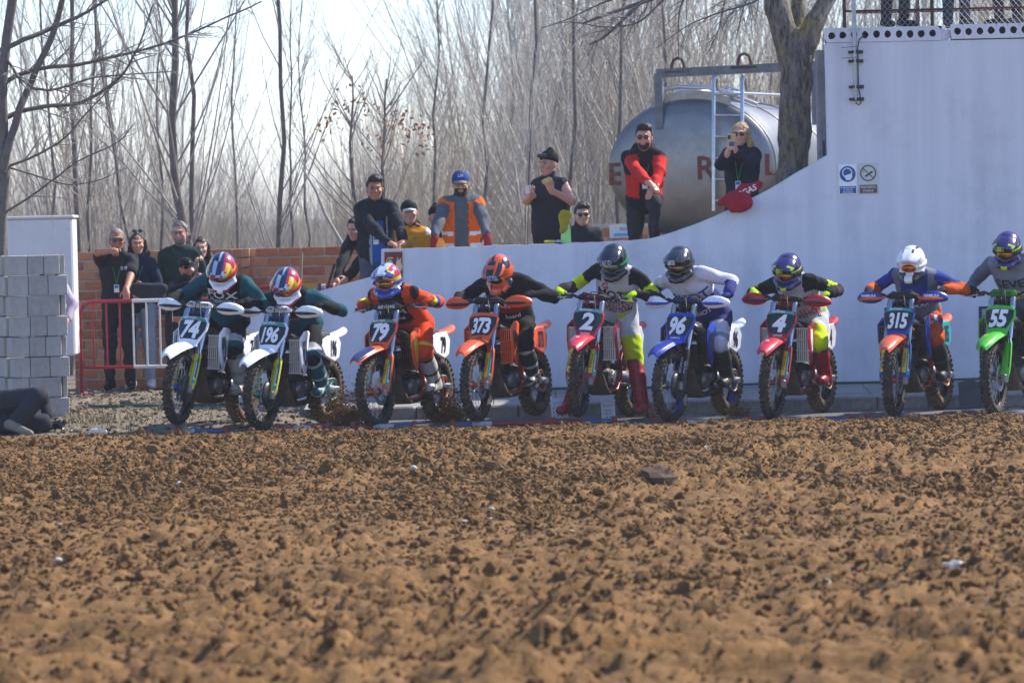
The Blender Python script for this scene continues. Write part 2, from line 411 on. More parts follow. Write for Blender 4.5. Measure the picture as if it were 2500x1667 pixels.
# leaf litter and pebbles strewn over the earth
def leaf_piece(seed):
    r_ = random.Random(seed); b_ = MB(); n_ = 5; b_.add([(math.cos(2 * PI * k / n_) * r_.uniform(.6, 1.2), math.sin(2 * PI * k / n_) * r_.uniform(.4, .9), r_.uniform(-.25, .35)) for k in range(n_)] + [(0, 0, .2)], [(k, (k + 1) % n_, n_) for k in range(n_)]); return b_.mesh('leaf', mat('dead leaf %d' % (seed % 3), [(.24, .16, .09), (.32, .24, .15), (.15, .105, .07)][seed % 3], .85))
nl = 4200; lx = rng.uniform(-5.2, X_PAVE + .2, nl); ly = 39.9 + 8.5 * rng.random(nl) ** 1.3; lz = gz(lx, ly) + (fbm2(lx * 1.8, ly * 1.3, 4, 51) - .5) * .045 * np.clip((ly - 39.6) / 1, 0.3, 1) - .004
ls = np.clip(rng.lognormal(math.log(.014), .5, nl), .005, .04); rt0 = np.stack([rng.normal(0, .35, nl), rng.normal(0, .35, nl), rng.uniform(0, 6.28, nl)], -1)
o = scatter('leaf_litter', np.stack([lx, ly, lz], -1), np.repeat(ls[:, None], 3, 1), rt0, [leaf_piece(k) for k in range(6)] + [lump(60 + k, 1) for k in range(2)], [M_EARTH]); tagit(o, 'dead leaves and crumbs strewn over the trodden earth', 'leaf litter')
M_ASPH = mat('asphalt', (.115, .118, .125), .85, 0, .35, 5, .5, 120, dirt=.35)
o = MB().add([(-2.9, 39.3, 0), (30, 39.3, 0), (30, 41.9, 0), (-2.9, 41.9, 0)], [(0, 1, 2, 3)]).build('road', M_ASPH); o['kind'] = 'structure'
M_KERB = mat('kerb concrete', (.36, .34, .31), .9, 0, .4, 9, .4, 70)
M_PAVE = mat('pavement concrete', (.33, .315, .29), .9, 0, .35, 3, .35, 60)
kb = empty('kerb', (0, 41.9, 0)); kb['kind'] = 'structure'
km = None
for i in range(26):
    x = X_PAVE + i * .5
    if km is None: km = MB().box((0, 0, .04), (.49, .15, .17), bev=.018).mesh('kerb_stone', M_KERB)
    q = ob('kerb_stone', km, kb, (x + .25, 0, random.uniform(-.004, .006))); q.rotation_euler = (0, 0, random.uniform(-.006, .006))
WALL_Y = 43.5
pv = MB()
for i in range(20):
    x0 = X_PAVE - .1 + i * .62; x1 = x0 + .612
    e = random.uniform(-.004, .004)
    pv.add([(x0, 41.97, .113 + e), (x1, 41.97, .113 + e), (x1, WALL_Y + .05, .19 + e), (x0, WALL_Y + .05, .19 + e)], [(0, 1, 2, 3)])
o = pv.build('pavement', M_PAVE); o['kind'] = 'structure'
o = MB().add([(X_PAVE - .2, 41.9, -.03), (30, 41.9, -.03), (30, WALL_Y + .1, .15), (X_PAVE - .2, WALL_Y + .1, .15)], [(0, 1, 2, 3)]).build('pavement_bed', M_EARTH); o['kind'] = 'structure'
# raised terrace behind the wall and the ground under the wood
t = MB()
xsv = [-3.0, -1.4, 0, 1.6, 3.0, 8, 30]; hz = [.12, .58, .75, 1.05, 1.15, 1.2, 1.2]
t.add([(x, y, h if k < 2 else h * .6) for k, y in enumerate((WALL_Y + .2, 60, 75)) for x, h in zip(xsv, hz)],
      [(k * 7 + i, k * 7 + i + 1, k * 7 + i + 8, k * 7 + i + 7) for k in range(2) for i in range(6)])
o = t.build('terrace', M_LITTER); o['kind'] = 'structure'
o = MB().add([(-60, 49.6, .1), (-3, 49.6, .1), (-3, 76, .1), (60, 74, .3), (200, 300, .5), (-200, 300, .5)], [(0, 1, 2, 3), (0, 2, 3, 4, 5)][1:]).build('wood_floor', M_LITTER); o['kind'] = 'structure'

# ------------------------------------------------------------------ the white wall
def wall_material():
    m = bpy.data.materials.new('whitewashed render'); m.use_nodes = True; nt = m.node_tree; b = nt.nodes['Principled BSDF']
    b.inputs['Roughness'].default_value = .92; b.inputs['Specular IOR Level'].default_value = .2
    tc = nt.nodes.new('ShaderNodeTexCoord')
    mp = nt.nodes.new('ShaderNodeMapping'); mp.inputs['Scale'].default_value = (2.6, 1, .16)
    n1 = nt.nodes.new('ShaderNodeTexNoise'); n1.inputs['Scale'].default_value = 2.2; n1.inputs['Detail'].default_value = 6
    n2 = nt.nodes.new('ShaderNodeTexNoise'); n2.inputs['Scale'].default_value = 1.1; n2.inputs['Detail'].default_value = 7; n2.inputs['Roughness'].default_value = .7
    nt.links.new(tc.outputs['Object'], mp.inputs['Vector']); nt.links.new(mp.outputs['Vector'], n1.inputs['Vector']); nt.links.new(tc.outputs['Object'], n2.inputs['Vector'])
    r = nt.nodes.new('ShaderNodeValToRGB'); r.color_ramp.elements[0].position = .3; r.color_ramp.elements[1].position = .6
    r.color_ramp.elements[0].color = (.60, .61, .67, 1); r.color_ramp.elements[1].color = (.70, .705, .75, 1)
    r2 = nt.nodes.new('ShaderNodeValToRGB'); r2.color_ramp.elements[0].position = .32; r2.color_ramp.elements[1].position = .5
    r2.color_ramp.elements[0].color = (.84, .84, .845, 1); r2.color_ramp.elements[1].color = (1, 1, 1, 1)
    mx = nt.nodes.new('ShaderNodeMix'); mx.data_type = 'RGBA'; mx.blend_type = 'MULTIPLY'; mx.inputs['Factor'].default_value = 1
    nt.links.new(n1.outputs['Fac'], r.inputs['Fac']); nt.links.new(n2.outputs['Fac'], r2.inputs['Fac'])
    nt.links.new(r.outputs['Color'], mx.inputs['A']); nt.links.new(r2.outputs['Color'], mx.inputs['B']); nt.links.new(mx.outputs['Result'], b.inputs['Base Color'])
    n3 = nt.nodes.new('ShaderNodeTexNoise'); n3.inputs['Scale'].default_value = 55; n3.inputs['Detail'].default_value = 4
    n4 = nt.nodes.new('ShaderNodeTexNoise'); n4.inputs['Scale'].default_value = 3; n4.inputs['Detail'].default_value = 3
    ad = nt.nodes.new('ShaderNodeMath'); ad.operation = 'MULTIPLY_ADD'; ad.inputs[1].default_value = 2.5
    bp = nt.nodes.new('ShaderNodeBump'); bp.inputs['Strength'].default_value = .35; bp.inputs['Distance'].default_value = .01
    for q in (n3, n4): nt.links.new(tc.outputs['Object'], q.inputs['Vector'])
    nt.links.new(n4.outputs['Fac'], ad.inputs[0]); nt.links.new(n3.outputs['Fac'], ad.inputs[2])
    nt.links.new(ad.outputs[0], bp.inputs['Height']); nt.links.new(bp.outputs['Normal'], b.inputs['Normal'])
    return m
M_WALL = wall_material()
top_px = [(575, 772), (620, 756), (760, 716), (905, 676), (930, 669), (931, 608), (1100, 603), (1300, 596), (1480, 590), (1580, 584), (1625, 573), (1675, 556), (1730, 535), (1800, 503), (1880, 462), (1960, 414), (2024, 378), (2018, 106)]
prof = [(lambda p: (p.x, p.z))(at(x, y, WALL_Y)) for x, y in top_px]
_d = prof[:6]; _rw = random.Random(12)
for (xa_, za_), (xb_, zb2) in zip(prof[5:-2], prof[6:-1]):
    k_ = max(2, int((xb_ - xa_) / .07))
    for i_ in range(1, k_ + 1):
        f_ = i_ / k_; _d.append((xa_ + (xb_ - xa_) * f_, za_ + (zb2 - za_) * f_ + (_rw.uniform(-.004, .003) - (.012 if _rw.random() < .06 else 0) if i_ < k_ else 0)))
prof = _d + [prof[-1]]
x_end = 11.0
z_tower = prof[-1][1]
poly = [(prof[0][0], .02)] + prof + [(x_end, z_tower), (x_end, .02)]
wroot = empty('wall', (0, WALL_Y, 0))
tagit(wroot, 'whitewashed wall with a swooping top rising to a tall tower block', 'wall')
wm = MB()
# low wall: columns of quads between base and top, then the tower block
low = [(prof[0][0], .02)] + prof[:-1]
V0 = [(x, 0, z) for x, z in poly]; V1 = [(x, .32, z) for x, z in poly]; k = len(poly)
wm.v = V0 + V1
wm.f = [list(range(k)), list(range(2 * k - 1, k - 1, -1))] + [[i, i + k, (i + 1) % k + k, (i + 1) % k] for i in range(k)]
wm.m = [0] * len(wm.f); wm.sm = [False] * len(wm.f)
wf = wm.build('low_wall', M_WALL, wroot)
bm = bmesh.new(); bm.from_mesh(wf.data); bmesh.ops.triangulate(bm, faces=[f for f in bm.faces if len(f.verts) > 4]); bm.to_mesh(wf.data); bm.free()
# tower body behind its front face
zt = z_tower
xt0 = prof[-1][0]
MB().prism([(xt0 + .06, .325), (x_end - .02, .325), (x_end - .02, 3.5), (xt0 + .42, 3.5)], lambda u, v, t: Vector((u, v, t)), .03, zt - .01).build('tower_block', M_WALL, wroot)
# hollow-core slab on top: each slab a part with round holes cut right through its edge
M_SLAB_IN = mat('slab core concrete', (.16, .155, .15), .95, 0, .3, 10)
sp0 = at(2021, 70, WALL_Y - .05)
slab_h = sp0.z - zt
slab_in = [(2348, 0), (0, 0)]
xs_joint = at(2308, 80, WALL_Y).x
def slab(x0, x1, y_off, z0, h, seed):
    r = random.Random(seed); mb = MB(); step = .1135; nh = int((x1 - x0 - .03) / step); ns = 10
    depth = 1.2; xa = x0
    rad = .034
    for i in range(nh):
        cx_ = x0 + .015 + step * (i + .5); cz_ = z0 + h * .50 + r.uniform(-.006, .006)
        xl = x0 if i == 0 else x0 + .015 + step * i; xr = x1 if i == nh - 1 else x0 + .015 + step * (i + 1)
        rr = [rad * r.uniform(.93, 1.12) for _ in range(ns)]
        ring = [(cx_ + rr[j] * math.cos(2 * PI * j / ns + .3), z_) for j in range(ns) for z_ in [cz_ + rr[j] * 1.08 * math.sin(2 * PI * j / ns + .3)]]
        # outer cell outline sampled at matching angles
        out = []
        for j in range(ns):
            a = 2 * PI * j / ns + .3; c_, s_ = math.cos(a), math.sin(a); t_ = 9
            if c_ > 1e-6: t_ = min(t_, (xr - cx_) / c_)
            if c_ < -1e-6: t_ = min(t_, (xl - cx_) / c_)
            if s_ > 1e-6: t_ = min(t_, (z0 + h - cz_) / s_)
            if s_ < -1e-6: t_ = min(t_, (z0 - cz_) / s_)
            out.append((cx_ + c_ * t_, cz_ + s_ * t_))
        V = [(p[0], y_off, p[1]) for p in ring] + [(p[0], y_off, p[1]) for p in out] + [(p[0], y_off + .22, p[1]) for p in ring]
        corner = [(xl, y_off, z0), (xr, y_off, z0), (xr, y_off, z0 + h), (xl, y_off, z0 + h)]
        F = [(j, (j + 1) % ns, ns + (j + 1) % ns, ns + j) for j in range(ns)]
        mb.add(V, F, 0)
        # fill the cell's corners
        for cpt in corner:
            best = sorted(range(ns), key=lambda j: (out[j][0] - cpt[0]) ** 2 + (out[j][1] - cpt[2]) ** 2)
            j = best[0]; j2 = (j + 1) % ns if ((j + 1) % ns) in best[:3] else (j - 1) % ns
            A, B = (out[j][0], y_off, out[j][1]), (out[j2][0], y_off, out[j2][1])
            mb.add([A, B, cpt], [(0, 1, 2)], 0)
        mb.add(V, [(j, (j + 1) % ns, 2 * ns + (j + 1) % ns, 2 * ns + j) for j in range(ns)], 1)
        mb.add(V[2 * ns:], [tuple(range(ns))], 1)
    # top, ends, back
    y1 = y_off + 3.6
    xb = x0 + .36
    mb.add([(x0, y_off, z0 + h), (x1, y_off, z0 + h), (x1 + .36, y1, z0 + h), (xb, y1, z0 + h)], [(0, 1, 2, 3)], 0)
    mb.add([(x0, y_off, z0), (x0, y_off, z0 + h), (xb, y1, z0 + h), (xb, y1, z0)], [(0, 1, 2, 3)], 0)
    mb.add([(x1, y_off, z0), (x1, y_off, z0 + h), (x1 + .36, y1, z0 + h), (x1 + .36, y1, z0)], [(3, 2, 1, 0)], 0)
    mb.add([(x0, y_off, z0), (x1, y_off, z0), (x1 + .36, y1, z0), (xb, y1, z0)], [(3, 2, 1, 0)], 0)
    return mb.build('slab', [M_WALL, M_SLAB_IN], wroot)
slab(xt0 - .02, xs_joint - .04, -.012, zt + .003, slab_h, 1)
slab(xs_joint + .05, xs_joint + 1.21, -.018, zt + .012, slab_h, 2)
slab(xs_joint + 1.25, xs_joint + 3.4, -.012, zt + .008, slab_h, 3)
TOWER_TOP = zt + slab_h + .012
# rough mortar lump in the joint of the slabs
me = lump(4711, 3, .35, 1.4); me.materials.append(M_WALL); q = ob('joint_mortar', me, wroot, (xs_joint, .03, zt + slab_h * .5)); q.scale = (.05, .045, .055)
# grey concrete post beside the tower
MB().box((0, 0, 0), (.135, .22, 1.16), bev=.01).box((-.012, -.113, -.42), (.022, .012, .15), m=1).build('concrete_post', [mat('grey concrete', (.27, .275, .28), .9, 0, .35, 4, .3, 40), mat('black slot', (.02, .02, .02), .6)], None, at(2010, 262, WALL_Y + .55))
cp = bpy.data.objects['concrete_post']; tagit(cp, 'grey concrete post with a black slot beside the white tower', 'post')
cp.data.transform(Matrix.Diagonal((1, 1, 1, 1)))
_zb = cp.location.z - .58
MB().box((0, 0, -(_zb + .58 + .05) / 1), (.13, .2, .001 + 2 * max(0, 0)), bev=0)
ft = MB().box((0, 0, -.58 - (_zb - .9) / 2), (.132, .21, _zb - .9)).build('post_foot', mat('grey concrete', (0, 0, 0)), cp)

# --- things fixed to the wall
def tagobj(o, *a, **k): return tagit(o, *a, **k)
R_, U_ = Vector((1, 0, 0)), Vector((0, 0, 1))
def wall_sign(px0, py0, px1, py1, label, mbk):
    a, b = at(px0, py0, WALL_Y), at(px1, py1, WALL_Y); w = b.x - a.x; h = a.z - b.z
    o = empty('sign', ((a.x + b.x) / 2, WALL_Y - .006, (a.z + b.z) / 2)); tagit(o, label, 'sign')
    MB().box((0, 0, 0), (w, .006, h)).build('sign_panel', mbk, o)
    return o, w, h
W_ = paint('#f2f2f2'); BLUE = paint('#0a4f9c'); GREYSIGN = mat('faded sign', '#c9cfc6', .6, 0, .06, 5); BROWN = paint('#6a4a52')
o, w, h = wall_sign(2046, 402, 2093, 475, 'blue and white mask sign on the white tower', W_)
mb = MB(); disc(mb, (0, 0, h * .18), w * .43, R_, U_, .0045); mb.build('disc', BLUE, o, (0, 0, 0)).location.y = -.0
mb = MB(); disc(mb, (-w * .02, 0, h * .22), w * .27, R_, U_, .0065, r0=w * .22); mb.prism([(-w * .2, h * .12), (w * .22, h * .2), (w * .24, h * .08), (w * .14, -h * .02), (-w * .08, -h * .02)], lambda u, v, t: (u, t, v), -.0085, -.0065); mb.build('mask_symbol', W_, o)
MB().box((0, -.005, -h * .34), (w * .88, .003, h * .24), bev=0).build('caption_panel', BLUE, o)
for i, tx in enumerate(('ES OBLIGATORIO', 'EL USO DE', 'MASCARILLA')):
    lettering(tx, .021, (0, -.007, -h * (.27 + .075 * i)), R_, U_, W_, o, squeeze=.9)
o, w, h = wall_sign(2095, 399, 2144, 472, 'faded no smoking sign beside the mask sign', GREYSIGN)
mb = MB(); disc(mb, (0, 0, h * .17), w * .42, R_, U_, .0045, r0=w * .35)
c, s = math.cos(-.75), math.sin(-.75)
mb.box((0, -.005, h * .17), (w * .74, .002, w * .05), Matrix.Rotation(.78, 3, 'Y')); mb.build('ban_ring', BROWN, o)
mb = MB().box((w * .04, -.0045, h * .14), (w * .46, .002, w * .09), Matrix.Rotation(-.6, 3, 'Y')); mb.tube([(-w * .2, -.005, h * .2), (-w * .27, -.005, h * .24), (-w * .22, -.005, h * .28)], .003, 5); mb.build('cigarette_symbol', mat('sign ink', (.03, .03, .03), .6), o)
MB().box((0, -.005, -h * .35), (w * .9, .003, h * .27)).build('caption_panel', BROWN, o)
lettering('PROHIBIDO', .034, (0, -.007, -h * .29), R_, U_, GREYSIGN, o, squeeze=.88); lettering('FUMAR', .034, (0, -.007, -h * .41), R_, U_, GREYSIGN, o, squeeze=.95)
DRED = paint('#7d1f2c'); CREAM = paint('#d8c9a0')
o, w, h = wall_sign(936, 613, 986, 683, 'dark red fire extinguisher sign on the low wall', CREAM)
MB().box((0, -.005, 0), (w * .9, .003, h * .92)).build('red_field', DRED, o)
mb = MB().prism([(-.06, -.09), (0, -.09), (0, .03), (-.018, .055), (-.042, .055), (-.06, .03)], lambda u, v, t: (u - .005, t, v), -.010, -.007)
mb.box((-.03, -.008, .075), (.05, .003, .014)).tube([(-.06, -.008, .07), (-.075, -.008, .03), (-.07, -.008, -.02)], .005, 6); mb.build('extinguisher_symbol', CREAM, o)
mb = MB().prism([(.03, -.06), (.075, -.06), (.09, -.01), (.075, .03), (.08, .08), (.05, .045), (.045, .09), (.025, .02), (.02, -.02)], lambda u, v, t: (u, t, v), -.010, -.007); mb.build('flame_symbol', CREAM, o)
# service pipe with clamps and cable
M_GALV = mat('galvanised steel', (.42, .44, .46), .45, .8, .3, 8)
M_BLK = mat('black rubber', (.018, .018, .02), .6)
pt, pb = at(2083, -120, WALL_Y - .09), at(2089, 244, WALL_Y - .09)
po = empty('service_pipe', pb); tagit(po, 'grey steel pipe clamped to the tower with a black cable', 'pipe')
MB().tube([(0, 0, 0), (0, 0, (pt - pb).z)], .022, 12).build('tube', M_GALV, po)
for i, py in enumerate((128, 150, 213, 243)):
    zc = at(2086, py, WALL_Y).z - pb.z
    MB().box((0, .03, zc), (.05, .10, .03)).box((.055, .07, zc), (.07, .02, .035)).box((-.04, .07, zc), (.04, .02, .028)).build('clamp', mat('dark clamp', (.05, .05, .05), .6, .5), po)
cb = [(.10, .05, at(2086, 88, WALL_Y).z - pb.z), (.045, .0, at(2086, 100, WALL_Y).z - pb.z), (.03, -.01, at(2086, 120, WALL_Y).z - pb.z), (.03, -.01, .15), (.04, -.01, .06), (.055, 0, -.03), (.03, 0, -.055), (.0, 0, -.03)]
MB().tube(cb, .007, 6).build('cable', M_BLK, po)
for z_ in (at(2086, 115, WALL_Y).z - pb.z, at(2086, 141, WALL_Y).z - pb.z):
    MB().tube([(-.14, -.02, z_ - .01), (.02, -.025, z_)], .003, 5).build('cable_tie', M_BLK, po)
# hose lying along the foot of the wall
hp = [(x, WALL_Y - .05 + .015 * math.sin(x * 2.1), .205 + .006 * math.sin(x * 3)) for x in np.arange(X_PAVE + .3, 6.5, .25)]
tagit(MB().tube(hp, .014, 6).build('hose', mat('green hose', (.03, .075, .05), .5)), 'dark green hose lying along the foot of the white wall', 'hose')
hp = []
for x in np.arange(-4.25, -2.2, .1):
    y = 43.6 - .12 * math.sin(x * 1.4) - (x + 4) * .1
    hp.append((x, y, float(gz(np.array(x), np.array(y))) + .012))
tagit(MB().tube(hp, .018, 6).build('hose', mat('green hose', (.03, .075, .05), .5)), 'green hose lying across the trodden earth', 'hose')

# ------------------------------------------------------------------ railing on the tower with chain link
M_RUST = mat('rusty steel', (.12, .055, .04), .75, .4, .5, 14, .3, 60)
zt2 = TOWER_TOP
fr = empty('railing', (0, WALL_Y + .12, zt2)); tagit(fr, 'rusty steel railing with chain link mesh on the tower', 'railing')
fx0 = at(2062, 60, WALL_Y + .1).x
for x in (fx0, fx0 + .89 - .0, fx0 + 1.95, fx0 + 3.0): MB().box((x, 0, .55), (.032, .032, 1.12)).build('post', M_RUST, fr)
for z_ in (.165, .62, 1.1):
    MB().tube([(fx0, 0, z_), (fx0 + 3.4, 0, z_)], .011, 8).build('rail', M_RUST, fr)
mb = MB(); step = .058
for i in range(-22, 62):
    for sgn in (1, -1):
        x0 = fx0 + i * step; pts = []
        for z_ in (0.0, 1.1):
            pts.append((x0 + (z_ * .85 if sgn > 0 else (1.1 - z_) * .85) , -.016 * sgn * .3, z_))
        (ax, ay, az), (bx, by, bz) = pts
        def clip(ax, az, bx, bz, x):
            t_ = (x - ax) / (bx - ax); return (x, ay, az + (bz - az) * t_)
        A, B = (ax, ay, az), (bx, by, bz)
        lo, hi = fx0, fx0 + 3.4
        if max(ax, bx) <= lo or min(ax, bx) >= hi: continue
        if ax < lo: A = clip(ax, az, bx, bz, lo)
        if bx < lo: B = clip(ax, az, bx, bz, lo)
        if ax > hi: A = clip(ax, az, bx, bz, hi)
        if bx > hi: B = clip(ax, az, bx, bz, hi)
        mb.tube([A, B], .0022, 4, caps=False)
mb.build('chain_link_mesh', mat('zinc wire', (.30, .30, .31), .5, .6), fr)
# back rail of the platform, with its timber toe board
br = empty('railing', (0, WALL_Y + 3.3, zt2)); tagit(br, 'rusty back railing with two thin rails behind the feet on the tower', 'railing')
for x in (fx0 + 1.05, fx0 + 2.6): MB().box((x, 0, .5), (.04, .04, 1.0)).build('post', M_RUST, br)
for z_ in (.12, .30): MB().tube([(fx0 + .34, 0, z_), (fx0 + 3.8, 0, z_)], .012, 6).build('rail', M_RUST, br)

# ------------------------------------------------------------------ concrete block pillar on the left
M_BLOCK = mat('grey concrete block', (.50, .465, .415), .95, 0, .22, 7, .5, 90)
M_BLOCK2 = mat('grey concrete block b', (.44, .41, .365), .95, 0, .25, 9, .5, 90)
pc = at(33, 1019, 41.9)
pr = empty('block_pillar', (pc.x, 41.9, .09), math.radians(22)); tagit(pr, 'pillar of stacked grey concrete blocks beside the start line', 'pillar')
def block_mesh(lx, ly, hollow_end=False):
    b = MB().box((0, 0, .0965), (lx - .006, ly - .006, .191), bev=.006)
    return b
bcache = {}
def put_block(x, y, z, lx, ly, m, rot=0):
    key = (round(lx, 3), round(ly, 3), m.name)
    if key not in bcache: bcache[key] = block_mesh(lx, ly).mesh('block', m)
    q = ob('block', bcache[key], pr, (x, y, z)); q.rotation_euler = (random.uniform(-.004, .004), random.uniform(-.004, .004), random.uniform(-.01, .01))
for r in range(8):
    z = r * .2; mm = [M_BLOCK, M_BLOCK2]
    if r % 2 == 0:
        cuts = [.0, .17, .34, .55] if r % 4 == 0 else [.0, .16, .36, .56]
        for i in range(3): put_block((cuts[i] + cuts[i + 1]) / 2 + .025, .10, z, cuts[i + 1] - cuts[i], .2, mm[(r + i) % 2])
    else:
        cuts = [.0, .17, .50] if r % 4 == 1 else [.0, .18, .345, .51]
        for i in range(len(cuts) - 1): put_block((cuts[i] + cuts[i + 1]) / 2, .10, z, cuts[i + 1] - cuts[i], .2, mm[(r + i + 1) % 2])
        put_block(.545, .14, z, .055, .2, mm[r % 2])
    for k_ in range(3): put_block(.098, .40 + k_ * .40 + (.1 if r % 2 else 0), z, .2, .395, mm[(r + k_) % 2])
# ------------------------------------------------------------------ white trailer panel behind the pillar
tp = empty('trailer', at(100, 900, 46.2)); tp.location.z = .13; tagit(tp, 'white box trailer standing behind the block pillar', 'trailer')
M_TRAIL = mat('trailer white', (.70, .69, .69), .5, 0, .12, 3, dirt=.12)
a, b = at(14, 535, 46.2), at(178, 527, 46.2); c_ = at(196, 868, 46.2)
zt_, zb_ = a.z, c_.z
MB().box(((a.x + b.x) / 2 - tp.location.x, .25, (zt_ + zb_) / 2 - .13), (b.x - a.x - .02, .5, zt_ - zb_), bev=.02).build('body', M_TRAIL, tp)
MB().box(((a.x + b.x) / 2 - tp.location.x, .25, zt_ - .13 + .01), (b.x - a.x + .02, .54, .035), bev=.01).build('roof_trim', mat('trim', (.62, .6, .56), .6), tp)
for dx in (-.5, .1):
    MB().lathe([(.0, -.08), (.2, -.08), (.25, -.05), (.25, .05), (.2, .08), (0, .08)], (dx, .25, .25), (1, 0, 0), 20).build('wheel', M_BLK, tp)

# ------------------------------------------------------------------ hollow brick wall
M_BR = [mat('brick %d' % i, c, .9, 0, .3, 11, .4, 60, dirt=.12) for i, c in enumerate(('#d28a5e', '#c67a50', '#dc9a6c', '#b96c48'))]
M_MORT = mat('mortar', (.58, .53, .46), .95, 0, .3, 10, .4, 60)
BY = 48.9; bl = at(182, 900, BY); brt = at(935, 900, BY); b_base = .12
b_top = at(400, 610, BY).z
bw = empty('brick_wall', (bl.x, BY, b_base)); tagit(bw, 'orange hollow brick wall with rough mortar behind the spectators', 'wall')
WL = brt.x - bl.x; rows = int(round((b_top - b_base) / .112)); rh = (b_top - b_base) / rows; bl_ = .262
MB().box((WL / 2, .075, (b_top - b_base) / 2 - .006), (WL - .01, .112, b_top - b_base - .012)).build('mortar', M_MORT, bw)
bmesh_c = [MB().box((0, 0, 0), (bl_ - .014, .13, rh - .017), bev=.004).mesh('brick', m) for m in M_BR]
half_c = [MB().box((0, 0, 0), (bl_ / 2 - .014, .13, rh - .017), bev=.004).mesh('brick', m) for m in M_BR]
rr = random.Random(3)
for r in range(rows):
    x = 0 if r % 2 else -bl_ / 2
    while x < WL - .02:
        xa, xb = max(x, 0), min(x + bl_, WL)
        if xb - xa > .1:
            full = xb - xa > .2
            q = ob('brick', (bmesh_c if full else half_c)[rr.randrange(4)], bw, ((xa + xb) / 2, .07 + rr.uniform(-.004, .004), (r + .5) * rh)); q.rotation_euler = (0, rr.uniform(-.008, .008), rr.uniform(-.01, .01))
        x += bl_
# stub pillar of the brick wall
px_ = at(606, 900, BY).x - bl.x
for r in range(rows):
    q = ob('brick', half_c[rr.randrange(4)], bw, (px_, -.02 + rr.uniform(-.003, .003), (r + .5) * rh)); q.scale = (.85, 1, 1.0)
# small brick pier with a paper notice further right, on the terrace
q0 = at(1490, 565, 50.5)
pw = empty('brick_wall', (q0.x - .45, 50.5, .95)); tagit(pw, 'low brick pier with a paper notice behind the wall near the tank', 'wall')
ht_ = at(1480, 545, 50.5).z - .95
nr = int(ht_ / .11)
MB().box((.48, .06, ht_ / 2), (.93, .10, ht_ - .02)).build('mortar', M_MORT, pw)
for r in range(nr + 1):
    for i in range(4):
        x = .0 + (i + .5) * .24 + (.06 if r % 2 else 0)
        z_ = (r + .5) * .11
        if z_ < ht_: ob('brick', half_c[rr.randrange(4)] if i % 2 else bmesh_c[rr.randrange(4)], pw, (x, .05, z_))
MB().box((.62, -.03, ht_ - .10), (.36, .006, .15)).build('notice', paint('#d9dde0'), pw)
lettering('CLUB', .05, (.62, -.034, ht_ - .07), R_, U_, BLUE, pw); MB().box((.62, -.036, ht_ - .14), (.26, .004, .035)).build('notice_stripe', paint('#5aa7d8'), pw)
# ------------------------------------------------------------------ motocross motorcycles
# bike coordinates: a = forward from the rear axle, s = to the bike's left, z = up; local axes (x, y, z) = (s, -a, z)
def P(a, s, z): return Vector((s, -a, z))
RF, RR = .346, .335                     # tyre radii
AF, ZF = 1.43, .346                     # front axle
FU = Vector((0, .415, .91)).normalized()  # up along the fork (local axes)
def fk(t, s=0.0, fwd=0.0): return Vector((s, -AF + .012, ZF)) + FU * t + Vector((0, -1, .0)) * fwd
M_TYRE = mat('tyre rubber', (.022, .021, .020), .85, 0, .3, 8, .4, 60, dirt=.55)
M_TYRE2 = mat('tyre rubber muddy', (.025, .022, .020), .85, 0, .3, 8, .4, 60, dirt=.95)
M_ALU = mat('raw aluminium', (.62, .62, .62), .32, 1, .25, 10, dirt=.15)
M_ALU2 = mat('grey cast metal', (.30, .30, .30), .45, .8, .3, 12, dirt=.45)
M_DARKM = mat('dark engine metal', (.045, .045, .048), .5, .6, .3, 12, dirt=.5)
M_BLACKP = mat('black plastic', (.018, .018, .019), .4, 0, dirt=.3)
M_CHROME = mat('fork chrome', (.72, .72, .74), .15, 1)
M_SEAT = mat('seat vinyl', (.02, .02, .022), .75, 0, .2, 20, .3, 80)
M_MUD = mat('muddy skid plate', (.13, .085, .05), .9, 0, .4, 14, .5, 40)
M_SPOKE = mat('spoke steel', (.55, .55, .55), .3, 1)
